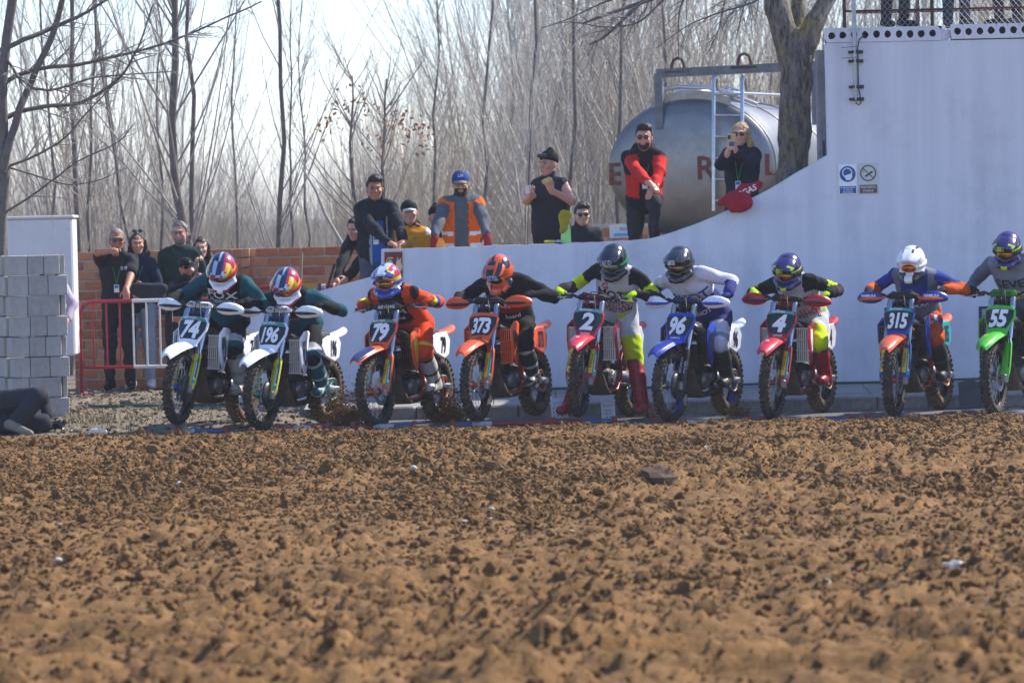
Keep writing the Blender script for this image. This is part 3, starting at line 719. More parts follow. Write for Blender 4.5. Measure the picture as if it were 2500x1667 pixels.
def wheel_meshes(R, w, rim_r, nk, rows, kh, tyre_m):
    """tyre with knobs, rim, spokes, hub; axis along local x, centred at the origin"""
    t = MB(); rm = R - kh; rc = rm - w * .52; hw = w / 2; prof = []
    for i in range(13):
        a = -2.35 + 4.7 * i / 12
        prof.append((rc + math.cos(a) * (rm - rc), math.sin(a) * hw))
    t.lathe(prof, n=48, axis=(1, 0, 0), smooth=True)
    for r, (ang, kw, kl, off) in enumerate(rows):
        for j in range(nk):
            th = 2 * PI * (j + off) / nk
            er = Vector((0, math.cos(th), math.sin(th))); et = Vector((0, -math.sin(th), math.cos(th))); ex = Vector((1, 0, 0))
            nrm = er * math.cos(ang) + ex * math.sin(ang); tan = ex * math.cos(ang) - er * math.sin(ang)
            c = er * (rc + math.cos(ang) * (rm - rc)) + ex * (math.sin(ang) * hw) + nrm * (kh * .42)
            h = [kw / 2, kl / 2, kh * .62]; pts = []
            for sx in (-1, 1):
                for sy in (-1, 1):
                    for sz in (-1, 1):
                        q = .86 if sz > 0 else 1.1
                        pts.append(c + tan * (sx * h[0] * q) + et * (sy * h[1] * q) + nrm * (sz * h[2]))
            t.add(pts, [(0, 1, 3, 2), (4, 6, 7, 5), (0, 4, 5, 1), (2, 3, 7, 6), (1, 5, 7, 3)], 0)
    tyre = t.mesh('tyre', tyre_m)
    r_ = MB().lathe([(rim_r, -.030), (rim_r + .012, -.026), (rim_r - .004, -.012), (rim_r - .008, 0), (rim_r - .004, .012), (rim_r + .012, .026), (rim_r, .030), (rim_r - .006, .026), (rim_r - .017, .010), (rim_r - .017, -.010), (rim_r - .006, -.026)], n=40, axis=(1, 0, 0), closed=True).mesh('rim', M_BLACKP)
    s_ = MB()
    for i in range(32):
        a = 2 * PI * i / 32; sd = 1 if i % 2 else -1; a2 = a + (.42 if i % 4 < 2 else -.42)
        s_.tube([(sd * .034, .035 * math.cos(a2), .035 * math.sin(a2)), (sd * .006, (rim_r - .012) * math.cos(a), (rim_r - .012) * math.sin(a))], .0021, 4, caps=False)
    spk = s_.mesh('spokes', M_SPOKE)
    h_ = MB().lathe([(.012, -.055), (.026, -.052), (.042, -.040), (.042, -.030), (.022, -.022), (.020, .022), (.042, .030), (.042, .040), (.026, .052), (.012, .055)], n=20, axis=(1, 0, 0)).mesh('hub', M_ALU)
    return tyre, r_, spk, h_
FW = wheel_meshes(RF, .088, .272, 38, [(0, .024, .022, 0), (.52, .02, .026, .5), (-.52, .02, .026, .5), (1.08, .018, .026, 0), (-1.08, .018, .026, 0)], .013, M_TYRE)
RW = wheel_meshes(RR, .118, .245, 34, [(.16, .03, .024, 0), (-.16, .03, .024, 0), (.58, .026, .028, .5), (-.58, .026, .028, .5), (1.06, .022, .028, 0), (-1.06, .022, .028, 0)], .017, M_TYRE2)
def disc_mesh(r0, r1, n=24, holes=6, thick=.004):
    mb = MB().lathe([(r0, -thick / 2), (r1, -thick / 2), (r1, thick / 2), (r0, thick / 2)], n=36, axis=(1, 0, 0), closed=True, smooth=False)
    for i in range(holes):
        a = 2 * PI * i / holes
        mb.box((0, .5 * (r0 + .03) * math.cos(a), .5 * (r0 + .03) * math.sin(a)), (thick * .9, .012, r0 - .02), Matrix.Rotation(a - PI / 2, 3, 'X'))
    return mb
MESH = {}
def shared(key, fn):
    if key not in MESH: MESH[key] = fn()
    return MESH[key]
def part(name, key, fn, mats, parent, mtx=None):
    """object on shared mesh data with its own (object-linked) materials"""
    me = shared(key, fn)
    o = ob(name, me, parent)
    for i, m in enumerate(mats):
        o.material_slots[i].link = 'OBJECT'; o.material_slots[i].material = m
    if mtx is not None: o.matrix_local = mtx
    return o
def mk(fn, n=1):
    def f():
        mb = MB(); fn(mb); return mb.mesh('part', [M_BLACKP] * n)
    return f
def fender_rings(spec, drop, thick=.006):
    """spec: list of (a, z, half width); arched plastic sheet with thickness"""
    top = []; bot = []
    for a, z, w in spec:
        us = [-1, -.8, -.45, 0, .45, .8, 1]
        top.append([P(a, u * w, z - drop * abs(u) ** 2.2) for u in us])
        bot.append([P(a, u * w * .97, z - thick - drop * abs(u) ** 2.2) for u in us])
    return [t + b[::-1] for t, b in zip(top, bot)]
def f_fender(mb): mb.loft(fender_rings([(1.04, .80, .052), (1.14, .795, .075), (1.28, .785, .096), (1.42, .772, .100), (1.56, .752, .097), (1.68, .722, .087), (1.77, .688, .070), (1.825, .655, .042)], .038))
def f_fender_tip(mb): mb.loft(fender_rings([(1.50, .767, .085), (1.60, .7465, .086), (1.69, .722, .077), (1.77, .6905, .062), (1.818, .662, .040)], .033, .003))
def f_rfender(mb): mb.loft(fender_rings([(.26, .845, .075), (.12, .855, .085), (-.04, .865, .085), (-.20, .88, .078), (-.33, .90, .066), (-.42, .925, .045)], .040))
def f_seat(mb):
    R = []
    for a, z, w in ((.93, .93, .05), (.85, .925, .058), (.68, .895, .075), (.5, .885, .088), (.32, .890, .092), (.16, .90, .085), (.02, .90, .06)):
        R.append([P(a, u * w, z - .012 * abs(u) ** 3) for u in (-1, -.6, 0, .6, 1)] + [P(a, u * w * .92, z - .09) for u in (1, 0, -1)])
    mb.loft(R)
def f_tank(mb):
    R = []
    for a, z, w in ((1.04, .905, .04), (1.0, .925, .075), (.92, .925, .09), (.82, .91, .095), (.74, .89, .08)):
        R.append([P(a, u * w, z - .05 * abs(u) ** 2.5) for u in (-1, -.6, 0, .6, 1)] + [P(a, u * w, z - .16) for u in (1, 0, -1)])
    mb.loft(R); mb.lathe([(.03, 0), (.032, .015), (.026, .022), (0, .022)], P(.93, 0, .922), (0, 0, 1), 14)
SHR = [(1.095, .865), (1.10, .74), (1.055, .60), (.985, .505), (.90, .53), (.80, .66), (.66, .80), (.60, .885), (.80, .925), (.97, .925)]
def f_shroud(mb, sd):
    def fn(a, z, t):
        w = .135 + .105 * max(0, min(1, (a - .62) / .40)); return P(a, sd * (w + t), z)
    mb.prism(SHR, fn, -.008, .008, inset=.12)
def f_shroud_g(mb, sd):
    def fn(a, z, t):
        w = .135 + .105 * max(0, min(1, (a - .62) / .40)); return P(a, sd * (w + t), z)
    mb.prism([(1.06, .83), (1.055, .75), (.97, .60), (.90, .62), (.88, .74), (.95, .84)], fn, .008, .0105)
def f_rad(mb, sd):
    # radiator core with its louvred guard: a frame and vertical slats
    c = P(1.055, sd * .175, .69); 
    mb.box(c + Vector((0, .03, 0)), (.118, .035, .31), m=1)
    for k in range(6): mb.box(c + Vector(((k - 2.5) * .0205, -.008, 0)), (.010, .03, .30), m=0)
    for z in (-.155, -.052, .052, .155): mb.box(c + Vector((0, -.006, z)), (.128, .034, .012), m=0)
def f_frame(mb):
    mb.tube([P(1.10, 0, .90), P(1.06, 0, .76)], .038, 12)
    mb.tube([P(1.075, 0, .80), P(1.035, 0, .55), P(.99, 0, .40)], [.03, .028, .026], 10)
    for sd in (-1, 1):
        mb.tube([P(.99, 0, .40), P(.94, sd * .07, .29), P(.80, sd * .085, .245), P(.60, sd * .085, .26), P(.52, sd * .09, .36)], .016, 8)
        mb.tube([P(1.06, sd * .025, .84), P(.92, sd * .095, .76), P(.72, sd * .11, .62), P(.58, sd * .105, .50), P(.54, sd * .10, .36)], [.026, .028, .028, .027, .022], 8)
        mb.tube([P(.66, sd * .09, .60), P(.40, sd * .075, .72), P(.06, sd * .055, .84)], .012, 6)
        mb.tube([P(.56, sd * .09, .45), P(.38, sd * .075, .66), P(.12, sd * .06, .80)], .012, 6)
def f_engine(mb):
    mb.box(P(.73, 0, .375), (.19, .36, .19), Matrix.Rotation(.08, 3, 'X'), bev=.03)
    mb.box(P(.80, 0, .52), (.135, .155, .16), Matrix.Rotation(-.12, 3, 'X'), bev=.015)
    mb.box(P(.82, 0, .65), (.15, .17, .11), Matrix.Rotation(-.12, 3, 'X'), bev=.02)
    for i in range(5): mb.box(P(.80, 0, .47 + i * .03), (.155, .175, .008), Matrix.Rotation(-.12, 3, 'X'))
    mb.box(P(.62, 0, .47), (.15, .15, .08), bev=.02)
def f_cover(mb, sd):
    mb.lathe([(.0, .035), (.045, .035), (.062, .026), (.078, .008), (.08, -.03)], P(.80, sd * .10, .37), (sd, 0, 0), 24)
    mb.lathe([(.0, .026), (.03, .026), (.045, .012), (.05, -.02)], P(.64, sd * .10, .40), (sd, 0, 0), 18)
    for i in range(6):
        a = i * 1.05; mb.lathe([(.0, .016), (.007, .016), (.007, 0)], P(.80 + .07 * math.cos(a), sd * .115, .37 + .07 * math.sin(a)), (sd, 0, 0), 6)
def f_skid(mb):
    R = []
    for a, z, w in ((1.025, .46, .07), (1.01, .33, .10), (.955, .235, .115), (.85, .205, .12), (.62, .215, .115)):
        R.append([P(a, u * w, z + (.03 if abs(u) == 1 else 0)) for u in (-1, -.7, 0, .7, 1)] + [P(a - .02, u * w, z + .025) for u in (1, 0, -1)])
    mb.loft(R)
def f_exhaust(mb):
    mb.tube([P(.90, -.02, .66), P(.98, -.06, .60), P(1.0, -.13, .50), P(.90, -.17, .47), P(.70, -.165, .52), P(.50, -.15, .60), P(.34, -.15, .66)], .021, 10)
    mb.tube([P(.36, -.155, .65), P(.30, -.16, .68), P(-.08, -.165, .80)], [.026, .05, .055], 14); mb.tube([P(-.08, -.165, .80), P(-.12, -.165, .812)], [.05, .022], 12)
def f_panel(mb, sd):
    def fn(a, z, t): return P(a, sd * (.118 + .02 * (a + .1) + t), z)
    mb.prism([(.44, .80), (.30, .665), (.06, .60), (-.06, .64), (-.10, .78), (-.02, .865), (.22, .855)], fn, -.012, .010, inset=.10)
def f_swing(mb):
    for sd in (-1, 1):
        mb.loft([[P(a, sd * (s_ + u * .016), z + v * h) for u, v in ((-1, -1), (1, -1), (1, 1), (-1, 1))] for a, s_, z, h in ((.60, .085, .40, .035), (.42, .095, .385, .045), (.16, .105, .35, .036), (-.06, .108, .335, .026))])
    mb.box(P(.50, 0, .40), (.17, .10, .07), bev=.01)
    for sd in (-1, 1): mb.box(P(-.02, sd * .118, .335), (.018, .10, .055), bev=.006)
def f_chain(mb):
    top = []
    r1, r2 = .026, .105
    pts = [P(.60, .082, .42)] + [P(r2 * math.sin(t), .082, RR + r2 * math.cos(t)) for t in np.linspace(0.05, -PI + .05, 9)] + [P(.60, .082, .375)]
    mb.tube(pts, .0095, 6)
def f_peg(mb, sd): mb.tube([P(.55, sd * .09, .31), P(.55, sd * .17, .305)], .014, 8); mb.box(P(.55, sd * .215, .305), (.09, .055, .014)); [mb.box(P(.53 + .02 * k, sd * .215, .315), (.088, .005, .012)) for k in range(3)]
def f_fork(mb, sd):
    s_ = sd * .102
    mb.tube([fk(.0, s_), fk(.46, s_)], .025, 14, m=0)            # chrome stanchion
    mb.tube([fk(.40, s_), fk(.43, s_), fk(.80, s_), fk(.815, s_)], [.030, .0305, .0295, .024], 16, m=1)   # outer tube
    mb.box(fk(-.005, s_), (.05, .075, .085), m=2, bev=.012)       # axle lug
    mb.tube([fk(0, s_ * .55), fk(0, s_ * 1.28)], .016, 10, m=2)
def f_guard(mb, sd):
    s_ = sd * .102; R = []
    for t, w, fo in ((.005, .036, .020), (.06, .046, .03), (.14, .046, .036), (.26, .043, .038), (.345, .038, .038), (.375, .026, .034)):
        R.append([fk(t, s_ + w * math.cos(x), 0) + Vector((0, -1, -.40)) * (fo * math.sin(x) + .006) for x in np.linspace(-.5, PI + .5, 9)] + [fk(t, s_ + (w - .006) * math.cos(x), 0) + Vector((0, -1, -.40)) * ((fo - .006) * math.sin(x) + .006) for x in np.linspace(PI + .5, -.5, 9)])
    mb.loft(R)
def guard_sticker(mb, sd, t0, t1, x0, x1):
    s_ = sd * .102; R = []
    for t in (t0, (t0 + t1) / 2, t1):
        R.append([fk(t, s_ + .0455 * math.cos(x), 0) + Vector((0, -1, -.40)) * (.038 * math.sin(x) + .0075) for x in np.linspace(x0, x1, 6)])
    mb.loft(R, closed=False, caps=False)
def f_clamp(mb):
    for t in (.56, .765):
        mb.box(fk(t, 0, -.012), (.265, .06, .035), basis(FU, (1, 0, 0)) @ Matrix.Rotation(PI / 2, 3, 'Z') if False else Matrix.Rotation(-.43, 3, 'X'), bev=.012)
    mb.tube([fk(.50, 0, -.035), fk(.79, 0, -.035)], .024, 10)
    for sd in (-1, 1): mb.box(fk(.80, sd * .05, -.03), (.045, .045, .06), bev=.008)
BARC = fk(.835, 0, -.03)
GRIP = {sd: BARC + Vector((sd * .335, .085, .018)) for sd in (-1, 1)}
def f_bar(mb):
    L = lambda sd: [BARC + Vector((sd * .05, 0, 0)), BARC + Vector((sd * .11, 0, .0)), BARC + Vector((sd * .20, .028, .035)), BARC + Vector((sd * .27, .06, .022)), BARC + Vector((sd * .405, .108, .012))]
    mb.tube(L(-1)[::-1] + L(1), .0135, 10)
def f_grip(mb, sd):
    mb.tube([GRIP[sd] + Vector((-sd * .07, -.02, .003)), GRIP[sd] + Vector((sd * .065, .022, -.004))], .018, 10); mb.tube([GRIP[sd] + Vector((-sd * .072, -.02, .003)), GRIP[sd] + Vector((-sd * .06, -.017, .003))], .028, 12)
    mb.box(GRIP[sd] + Vector((-sd * .105, -.045, .0)), (.055, .06, .04), Matrix.Rotation(sd * .3, 3, 'Z'), bev=.01)
def f_lever(mb, sd): mb.tube([GRIP[sd] + Vector((-sd * .10, -.05, -.004)), GRIP[sd] + Vector((-sd * .04, -.065, -.012)), GRIP[sd] + Vector((sd * .06, -.04, -.02))], [.008, .007, .006], 6)
def f_pad(mb):
    mb.tube([BARC + Vector((-.13, -.01, .018)), BARC + Vector((-.10, -.012, .022)), BARC + Vector((.10, -.012, .022)), BARC + Vector((.13, -.01, .018))], [.018, .031, .031, .018], 12)
def f_hguard(mb, sd):
    # hand guard: a curved shield ahead of the grip, tapering outward
    R = []
    for k, (x, zt, zb, y) in enumerate(((.175, .012, -.012, -.070), (.20, .030, -.032, -.085), (.25, .058, -.050, -.098), (.31, .068, -.052, -.098), (.37, .058, -.044, -.082), (.415, .034, -.034, -.055), (.435, .010, -.018, -.034))):
        c = BARC + Vector((sd * x, .02 + y + .10 * max(0, (x - .2)) , .0)); pts = []
        for v in np.linspace(0, 1, 5): pts.append(c + Vector((0, .018 * (2 * v - 1) ** 2, zb + (zt - zb) * v)))
        for v in np.linspace(1, 0, 5): pts.append(c + Vector((0, .018 * (2 * v - 1) ** 2 + .007, zb + (zt - zb) * v)))
        R.append(pts)
    mb.loft(R)
def f_hguard_bar(mb, sd):
    c = BARC
    mb.tube([c + Vector((sd * .15, -.01, .01)), c + Vector((sd * .19, -.055, -.004)), c + Vector((sd * .25, -.085, -.006)), c + Vector((sd * .33, -.078, -.006)), c + Vector((sd * .40, -.045, -.008))], [.008, .011, .016, .015, .006], 7)
PLF = Matrix((Vector((1, 0, 0)), FU, Vector((1, 0, 0)).cross(FU))).transposed()   # plate frame: right, up, out
PLC = fk(.605, 0, .085)
def pl(u, v, t): return PLC + Vector((u, 0, 0)) + FU * v + (Vector((1, 0, 0)).cross(FU)) * (t - .035 * abs(u / .12) ** 2)
PLO = [(-.085, -.165), (.085, -.165), (.112, -.07), (.145, .02), (.148, .095), (.122, .138), (-.122, .138), (-.148, .095), (-.145, .02), (-.112, -.07)]
def f_plate(mb):
    def grid(sc, t, cols=7):
        pass
    k = len(PLO)
    rings = []
    for sc, t in ((1, -.010), (1, .004), (.94, .009)): rings.append([pl(u * sc, v * sc, t) for u, v in PLO])
    mb.loft(rings, smooth=False, caps=False)
    for t, sc in ((.009, .94),):
        L_ = [0, 9, 8, 7, 6]; Rr = [1, 2, 3, 4, 5]
        for i in range(4):
            A = [PLO[L_[i]], PLO[L_[i + 1]], PLO[Rr[i + 1]], PLO[Rr[i]]]
            rowa = [pl(((1 - f) * A[0][0] + f * A[3][0]) * sc, A[0][1] * sc, t) for f in np.linspace(0, 1, 7)]
            rowb = [pl(((1 - f) * A[1][0] + f * A[2][0]) * sc, A[1][1] * sc, t) for f in np.linspace(0, 1, 7)]
            mb.loft([rowa, rowb], closed=False, caps=False, smooth=True)
def plate_patch(mb, pts_l, t, n=7):
    """pts_l: list of (half width, v) from bottom to top"""
    rows_ = [[pl(-w + 2 * w * f, v, t) for f in np.linspace(0, 1, n)] for w, v in pts_l]
    mb.loft(rows_, closed=False, caps=False, smooth=True)
def f_plate_bg(mb): plate_patch(mb, [(.082, -.100), (.106, -.055), (.132, .02), (.135, .088), (.128, .098)], .0115)
def f_plate_strip(mb): plate_patch(mb, [(.127, .100), (.114, .127)], .0118)
def f_stay(mb): mb.tube([PLC + Vector((0, .03, 0)) + FU * .1, fk(.76, 0, 0), fk(.56, 0, 0), PLC + Vector((0, .03, 0)) - FU * .1], .02, 6)
def f_cables(mb):
    mb.tube([BARC + Vector((-.14, -.05, .01)), BARC + Vector((-.07, -.09, .06)), BARC + Vector((.03, -.09, .045)), fk(.70, .06, .035), fk(.52, .075, .05)], .006, 6)
    mb.tube([BARC + Vector((.17, -.04, .02)), BARC + Vector((.10, -.08, .07)), BARC + Vector((0, -.085, .07)), fk(.72, -.03, .03), fk(.62, -.02, -.05)], .006, 6)
    mb.tube([fk(.52, .085, .03), fk(.34, .13, .03), fk(.12, .135, .03), fk(.05, .09, -.02)], .006, 6)
def f_caliper(mb): mb.box(fk(.04, .075, -.09), (.05, .075, .10), Matrix.Rotation(-.3, 3, 'X'), bev=.012)
def f_discguard(mb):
    mb.lathe([(.0, .012), (.09, .012), (.125, .004), (.135, -.012)], P(AF - .02, .078, ZF - .01), (1, 0, 0), 26)
def f_rspk(mb):
    mb.v, mb.f, mb.m, mb.sm = (lambda d: (d.v, d.f, d.m, d.sm))(disc_mesh(.075, .103, holes=5))
    for i in range(46):
        a = 2 * PI * i / 46; mb.box((0, .106 * math.cos(a), .106 * math.sin(a)), (.004, .007, .008), Matrix.Rotation(a, 3, 'X'))

def steer_matrix(ang):
    """turn about the steering axis (fork line through the clamp)"""
    p0 = fk(.5, 0, -.035); return Matrix.Translation(p0) @ Matrix.Rotation(ang, 4, FU) @ Matrix.Translation(-p0)
TEAL = paint('#1f8f86', .4); YEL = paint('#e6d23a', .4); NAVY = paint('#141d2e', .4); WHT = paint('#f0f0f0', .4); INK = mat('graphic black', (.015, .015, .017), .45)
def motorcycle(num, L, fpx, fpy, yaw, steer=0.0, pitch=0.0, lean=0.0, yfront=40.0):
    """fpx, fpy: pixel of the front axle at depth yfront"""
    root = empty('motorcycle'); c = L
    RZ = Matrix.Rotation(-yaw, 4, 'Z') @ Matrix.Translation((0, 0, RR)) @ Matrix.Rotation(-pitch, 4, 'X') @ Matrix.Rotation(lean, 4, 'Y') @ Matrix.Translation((0, 0, -RR))
    ax = RZ @ steer_matrix(steer) @ P(AF, 0, ZF)
    tgt = at(fpx, fpy, yfront)
    loc = tgt - ax
    if c.get('ground', True): loc.z = 0.004 - .006
    M = Matrix.Translation(loc) @ RZ
    root.matrix_world = M
    S = steer_matrix(steer); T = Matrix.Translation
    main, sec, acc = plastic(c['main']), plastic(c['sec']), plastic(c['acc'])
    FRM = mat('frame ' + c['frame'], c['frame'], .35, .1, dirt=.35)
    # wheels
    fa, ra = S @ T(P(AF, 0, ZF)), T(P(0, 0, RR))
    rimm = mat('rim ' + c['rim'], c['rim'], .3, .7, dirt=.2); hubm = mat('hub ' + c['hub'], c['hub'], .3, .6, dirt=.2)
    for nm, W_m, mtx, tm in (('front_wheel', FW, fa, M_TYRE), ('rear_wheel', RW, ra, M_TYRE2)):
        w = bpy.data.objects.new(nm, W_m[0]); link(w, root); w.matrix_local = mtx @ Matrix.Rotation(random.uniform(0, 6), 4, 'X')
        for n_, me, m_ in (('rim', W_m[1], rimm), ('spokes', W_m[2], None), ('hub', W_m[3], hubm)):
            q = ob(n_, me, w)
            if m_ is not None: q.material_slots[0].link = 'OBJECT'; q.material_slots[0].material = m_
        if nm == 'front_wheel': q = part('brake_disc', 'bd1', lambda: disc_mesh(.085, .128).mesh('disc', M_ALU), [M_ALU], w, T((.058, 0, 0)))
        else:
            part('sprocket', 'spr', mk(f_rspk), [hubm], w, T((.082, 0, 0))); part('brake_disc', 'bd2', lambda: disc_mesh(.075, .11).mesh('disc', M_ALU), [M_ALU], w, T((-.07, 0, 0)))
    # front end
    for sd in (-1, 1):
        f = part('fork_leg', 'fork%d' % sd, mk(lambda mb: f_fork(mb, sd), 3), [M_CHROME, mat('fork outer ' + c['fork'], c['fork'], .25, .9, dirt=.1), M_ALU2], root, S)
        gd = part('fork_guard', 'guard%d' % sd, mk(lambda mb: f_guard(mb, sd)), [plastic(c['guard'])], f)
        if c.get('stick', True):
            part('sticker', 'gst%da' % sd, mk(lambda mb: guard_sticker(mb, sd, .10, .345, 1.45, 2.5)), [paint(c.get('st1', '#e6d23a'), .4)], f)
            part('sticker', 'gst%db' % sd, mk(lambda mb: guard_sticker(mb, sd, .07, .33, .55, 1.35)), [paint(c.get('st2', '#2aa39b'), .4)], f)
        if sd == 1 or True:
            tv = c.get('gtext', ('PIRELLI', 'MOTOREX'))
            for tx, xa, colr, tt in ((tv[0], 1.98, c.get('gt1', '#8c1f2a'), .225), (tv[1], .95, '#f0f0f0', .2)):
                n2 = Vector((math.cos(xa) * .0455, 0, 0)) + Vector((0, -1, -.40)) * (.038 * math.sin(xa) + .0075)
                cc = fk(tt, sd * .102) + n2; nn = Vector((math.cos(xa), -math.sin(xa), -.3 * math.sin(xa))).normalized(); up_ = nn.cross(FU)
                q = lettering(tx, .045 if xa > 1.5 else .036, cc, FU, up_, paint(colr, .4), f, off=.002, squeeze=1.0 if len(tx) < 8 else .8)
    part('fork_clamp', 'clamp', mk(f_clamp), [mat('clamp ' + c['clamp'], c['clamp'], .35, .6)], root, S)
    part('plate_stay', 'stay', mk(f_stay), [M_BLACKP], root, S)
    hb = part('handlebar', 'bar', mk(f_bar), [mat('bar ' + c.get('bar', '#202020'), c.get('bar', '#202020'), .4, .5)], root, S)
    for sd in (-1, 1):
        part('grip', 'grip%d' % sd, mk(lambda mb: f_grip(mb, sd)), [M_BLACKP], hb); part('lever', 'lever%d' % sd, mk(lambda mb: f_lever(mb, sd)), [M_ALU], hb)
        if c.get('hg'):
            hg = part('hand_guard', 'hg%d' % sd, mk(lambda mb: f_hguard(mb, sd)), [plastic(c['hg'])], root, S)
            part('guard_rib', 'hgb%d' % sd, mk(lambda mb: f_hguard_bar(mb, sd)), [plastic(c['hg2'], .05)], hg)
            if c.get('hgt'): lettering(c['hgt'], .035, BARC + Vector((sd * .30, -.082, .022 if c['hgt'] != 'Polisport' else .0)), (1, 0.12 * sd, 0), (0, .1, 1), paint(c.get('hgtc', '#f0f0f0'), .4), hg, off=.012)
    bp = part('bar_pad', 'pad', mk(f_pad), [mat('pad ' + c['pad'], c['pad'], .7)], root, S)
    lettering(c['padt'], .042, BARC + Vector((0, -.042, .026)), (1, 0, 0), (0, .25, 1), paint(c['padc'], .5), bp, off=.004, shear=.15, squeeze=min(1, 1.0 * 8 / max(8, len(c['padt']))))
    npl = part('number_plate', 'plate', mk(f_plate), [plastic(c['plate'], .1)], root, S)
    part('plate_background', 'platebg', mk(f_plate_bg), [mat('plate bg ' + c.get('pbg', '#10201f'), c.get('pbg', '#10201f'), .4)], npl)
    if c.get('strip'):
        part('sponsor_strip', 'platest', mk(f_plate_strip), [paint(c['strip'], .4)], npl)
        lettering(c.get('stript', 'MOTOREX'), .026, pl(-.02, .113, .013), (1, 0, 0), FU, paint('#f0f0f0', .4), npl, off=.002)
    V, F = text_mesh(num, .235 if len(num) < 3 else .205, bold=.042, shear=.16, squeeze=(1.0 if len(num) == 1 else .74 if len(num) == 2 else .62), spacing=.95, fine=True)
    me = bpy.data.meshes.new('number'); me.from_pydata([tuple(pl(float(p[0]), float(p[1]) - .002, .0145)) for p in V], [], F); me.materials.append(WHT); me.update()
    ob('number', me, npl)
    if c.get('low'): lettering(c['low'], .024, pl(0, -.128, .012), (1, 0, 0), FU, paint(c.get('lowc', '#f0f0f0'), .4), npl, off=.003)
    ff = part('front_fender', 'ffender', mk(f_fender), [main], root, S)
    part('fender_graphic', 'ffendert', mk(f_fender_tip), [plastic(c['tip'])], ff, T((0, 0, .0045)))
    if c.get('fdt'): lettering(c['fdt'], .05 if len(c['fdt']) < 2 else .10 / len(c['fdt']), P(1.66, .0, .748), (1, 0, 0), (0, 1, .25), paint(c.get('fdc', '#101018'), .4), ff, off=.004)
    part('cables', 'cables', mk(f_cables), [M_BLK], root, S)
    part('brake_caliper', 'cal', mk(f_caliper), [M_ALU2], root, S)
    if c.get('dg'): part('disc_guard', 'dguard', mk(f_discguard), [M_BLACKP], root, S)
    # body
    part('frame', 'frame', mk(f_frame), [FRM], root)
    en = part('engine', 'engine', mk(f_engine), [M_DARKM], root)
    for sd in (-1, 1): part('engine_cover', 'ecov%d' % sd, mk(lambda mb: f_cover(mb, sd)), [M_ALU2], en)
    part('skid_plate', 'skid', mk(f_skid), [M_MUD], root); part('exhaust', 'exh', mk(f_exhaust), [M_ALU], root)
    part('fuel_tank', 'tank', mk(f_tank), [plastic(c.get('tank', '#151515'), .1)], root); part('seat', 'seat', mk(f_seat), [M_SEAT], root)
    for sd in (-1, 1):
        part('radiator', 'rad%d' % sd, mk(lambda mb: f_rad(mb, sd), 2), [plastic(c['louv'], .3), M_DARKM], root)
        sh = part('radiator_shroud', 'shr%d' % sd, mk(lambda mb: f_shroud(mb, sd)), [main if c.get('shr') is None else plastic(c['shr'])], root)
        part('shroud_graphic', 'shrg%d' % sd, mk(lambda mb: f_shroud_g(mb, sd)), [acc], sh)
        sp = part('side_panel', 'pan%d' % sd, mk(lambda mb: f_panel(mb, sd)), [plastic(c['side'])], root)
        V, F = text_mesh(num, .21, bold=.035, squeeze=.62 if len(num) < 3 else .5, spacing=.95)
        me = bpy.data.meshes.new('number'); me.from_pydata([tuple(P(.10 - sd * float(p[0]), sd * (.118 + .02 * .2 + .014), .735 + float(p[1]))) for p in V], [], F); me.materials.append(paint(c.get('snum', '#101014'), .4)); me.update(); ob('number', me, sp)
        part('footpeg', 'peg%d' % sd, mk(lambda mb: f_peg(mb, sd)), [M_ALU2], root)
    part('rear_fender', 'rfender', mk(f_rfender), [sec], root)
    part('swingarm', 'swing', mk(f_swing), [M_ALU], root); part('chain', 'chain', mk(f_chain), [mat('chain', (.25, .2, .14), .5, .8)], root)
    tagit(root, L['label'], 'motorcycle', 'motorcycles on the start line')
    return root, M, M @ S
HUSKY = dict(main='#e8eaf0', sec='#c9d0dc', acc='#1b2740', frame='#1c2233', rim='#1a1a1c', hub='#1d4ea8', fork='#b8bcc2', guard='#d8d02a', st1='#d8d02a', st2='#2aa39b', clamp='#2b4a70', pad='#e6e6e6', padt='PROTAPER', padc='#15181d', plate='#e8eaf0', strip='#1f8f86', tip='#f0f2f6', louv='#b9b6ae', side='#f0f0f2', hg='#e9e9ea', hg2='#161618', dg=True, gtext=('DUNLOP', 'MOTOREX'), gt1='#15181d', pbg='#142430', fdt='H', fdc='#1b2740')
KTM = dict(main='#e2541b', sec='#e2541b', acc='#16181d', frame='#d24f1a', rim='#17171a', hub='#d0541c', fork='#aab0b8', guard='#df531c', clamp='#2a2a2c', pad='#2b2b30', padt='RENTHAL', padc='#f0f0f0', plate='#e2541b', strip='#1f8f86', tip='#e2541b', louv='#31100c', side='#f0f0f0', pbg='#1a2024', low='KTM', lowc='#101010')
GAS = dict(main='#b5122b', sec='#c01a2e', acc='#e9e6e2', frame='#a3142a', rim='#17171a', hub='#8e1a2a', fork='#b8bcc2', guard='#b5122b', clamp='#7d1524', pad='#1a1a1c', padt='WRP', padc='#e23a3a', plate='#a31428', strip='#3aa99a', tip='#c22438', louv='#c9c5b8', side='#ece9e6', pbg='#0f1f22', low='GASGAS', fdt='G', fdc='#f0f0f0')
YAM = dict(main='#1b3fae', sec='#dfe2ee', acc='#10131c', frame='#23262c', rim='#1d3f9c', hub='#888888', fork='#c9c3b4', guard='#15161a', stick=False, gtext=('MICHELIN', 'GALFER'), gt1='#f0f0f0', clamp='#1a1c22', pad='#1b2a5a', padt='', padc='#f0f0f0', plate='#1b3fae', tip='#16308c', louv='#131418', side='#e9ebf2', pbg='#16202a', hg='#e9ecf4', hg2='#1b3fae', dg=True, hgt='Polisport', hgtc='#1b3fae', low='YAMAHA', fdt='YAMAHA', fdc='#e0e4f0')
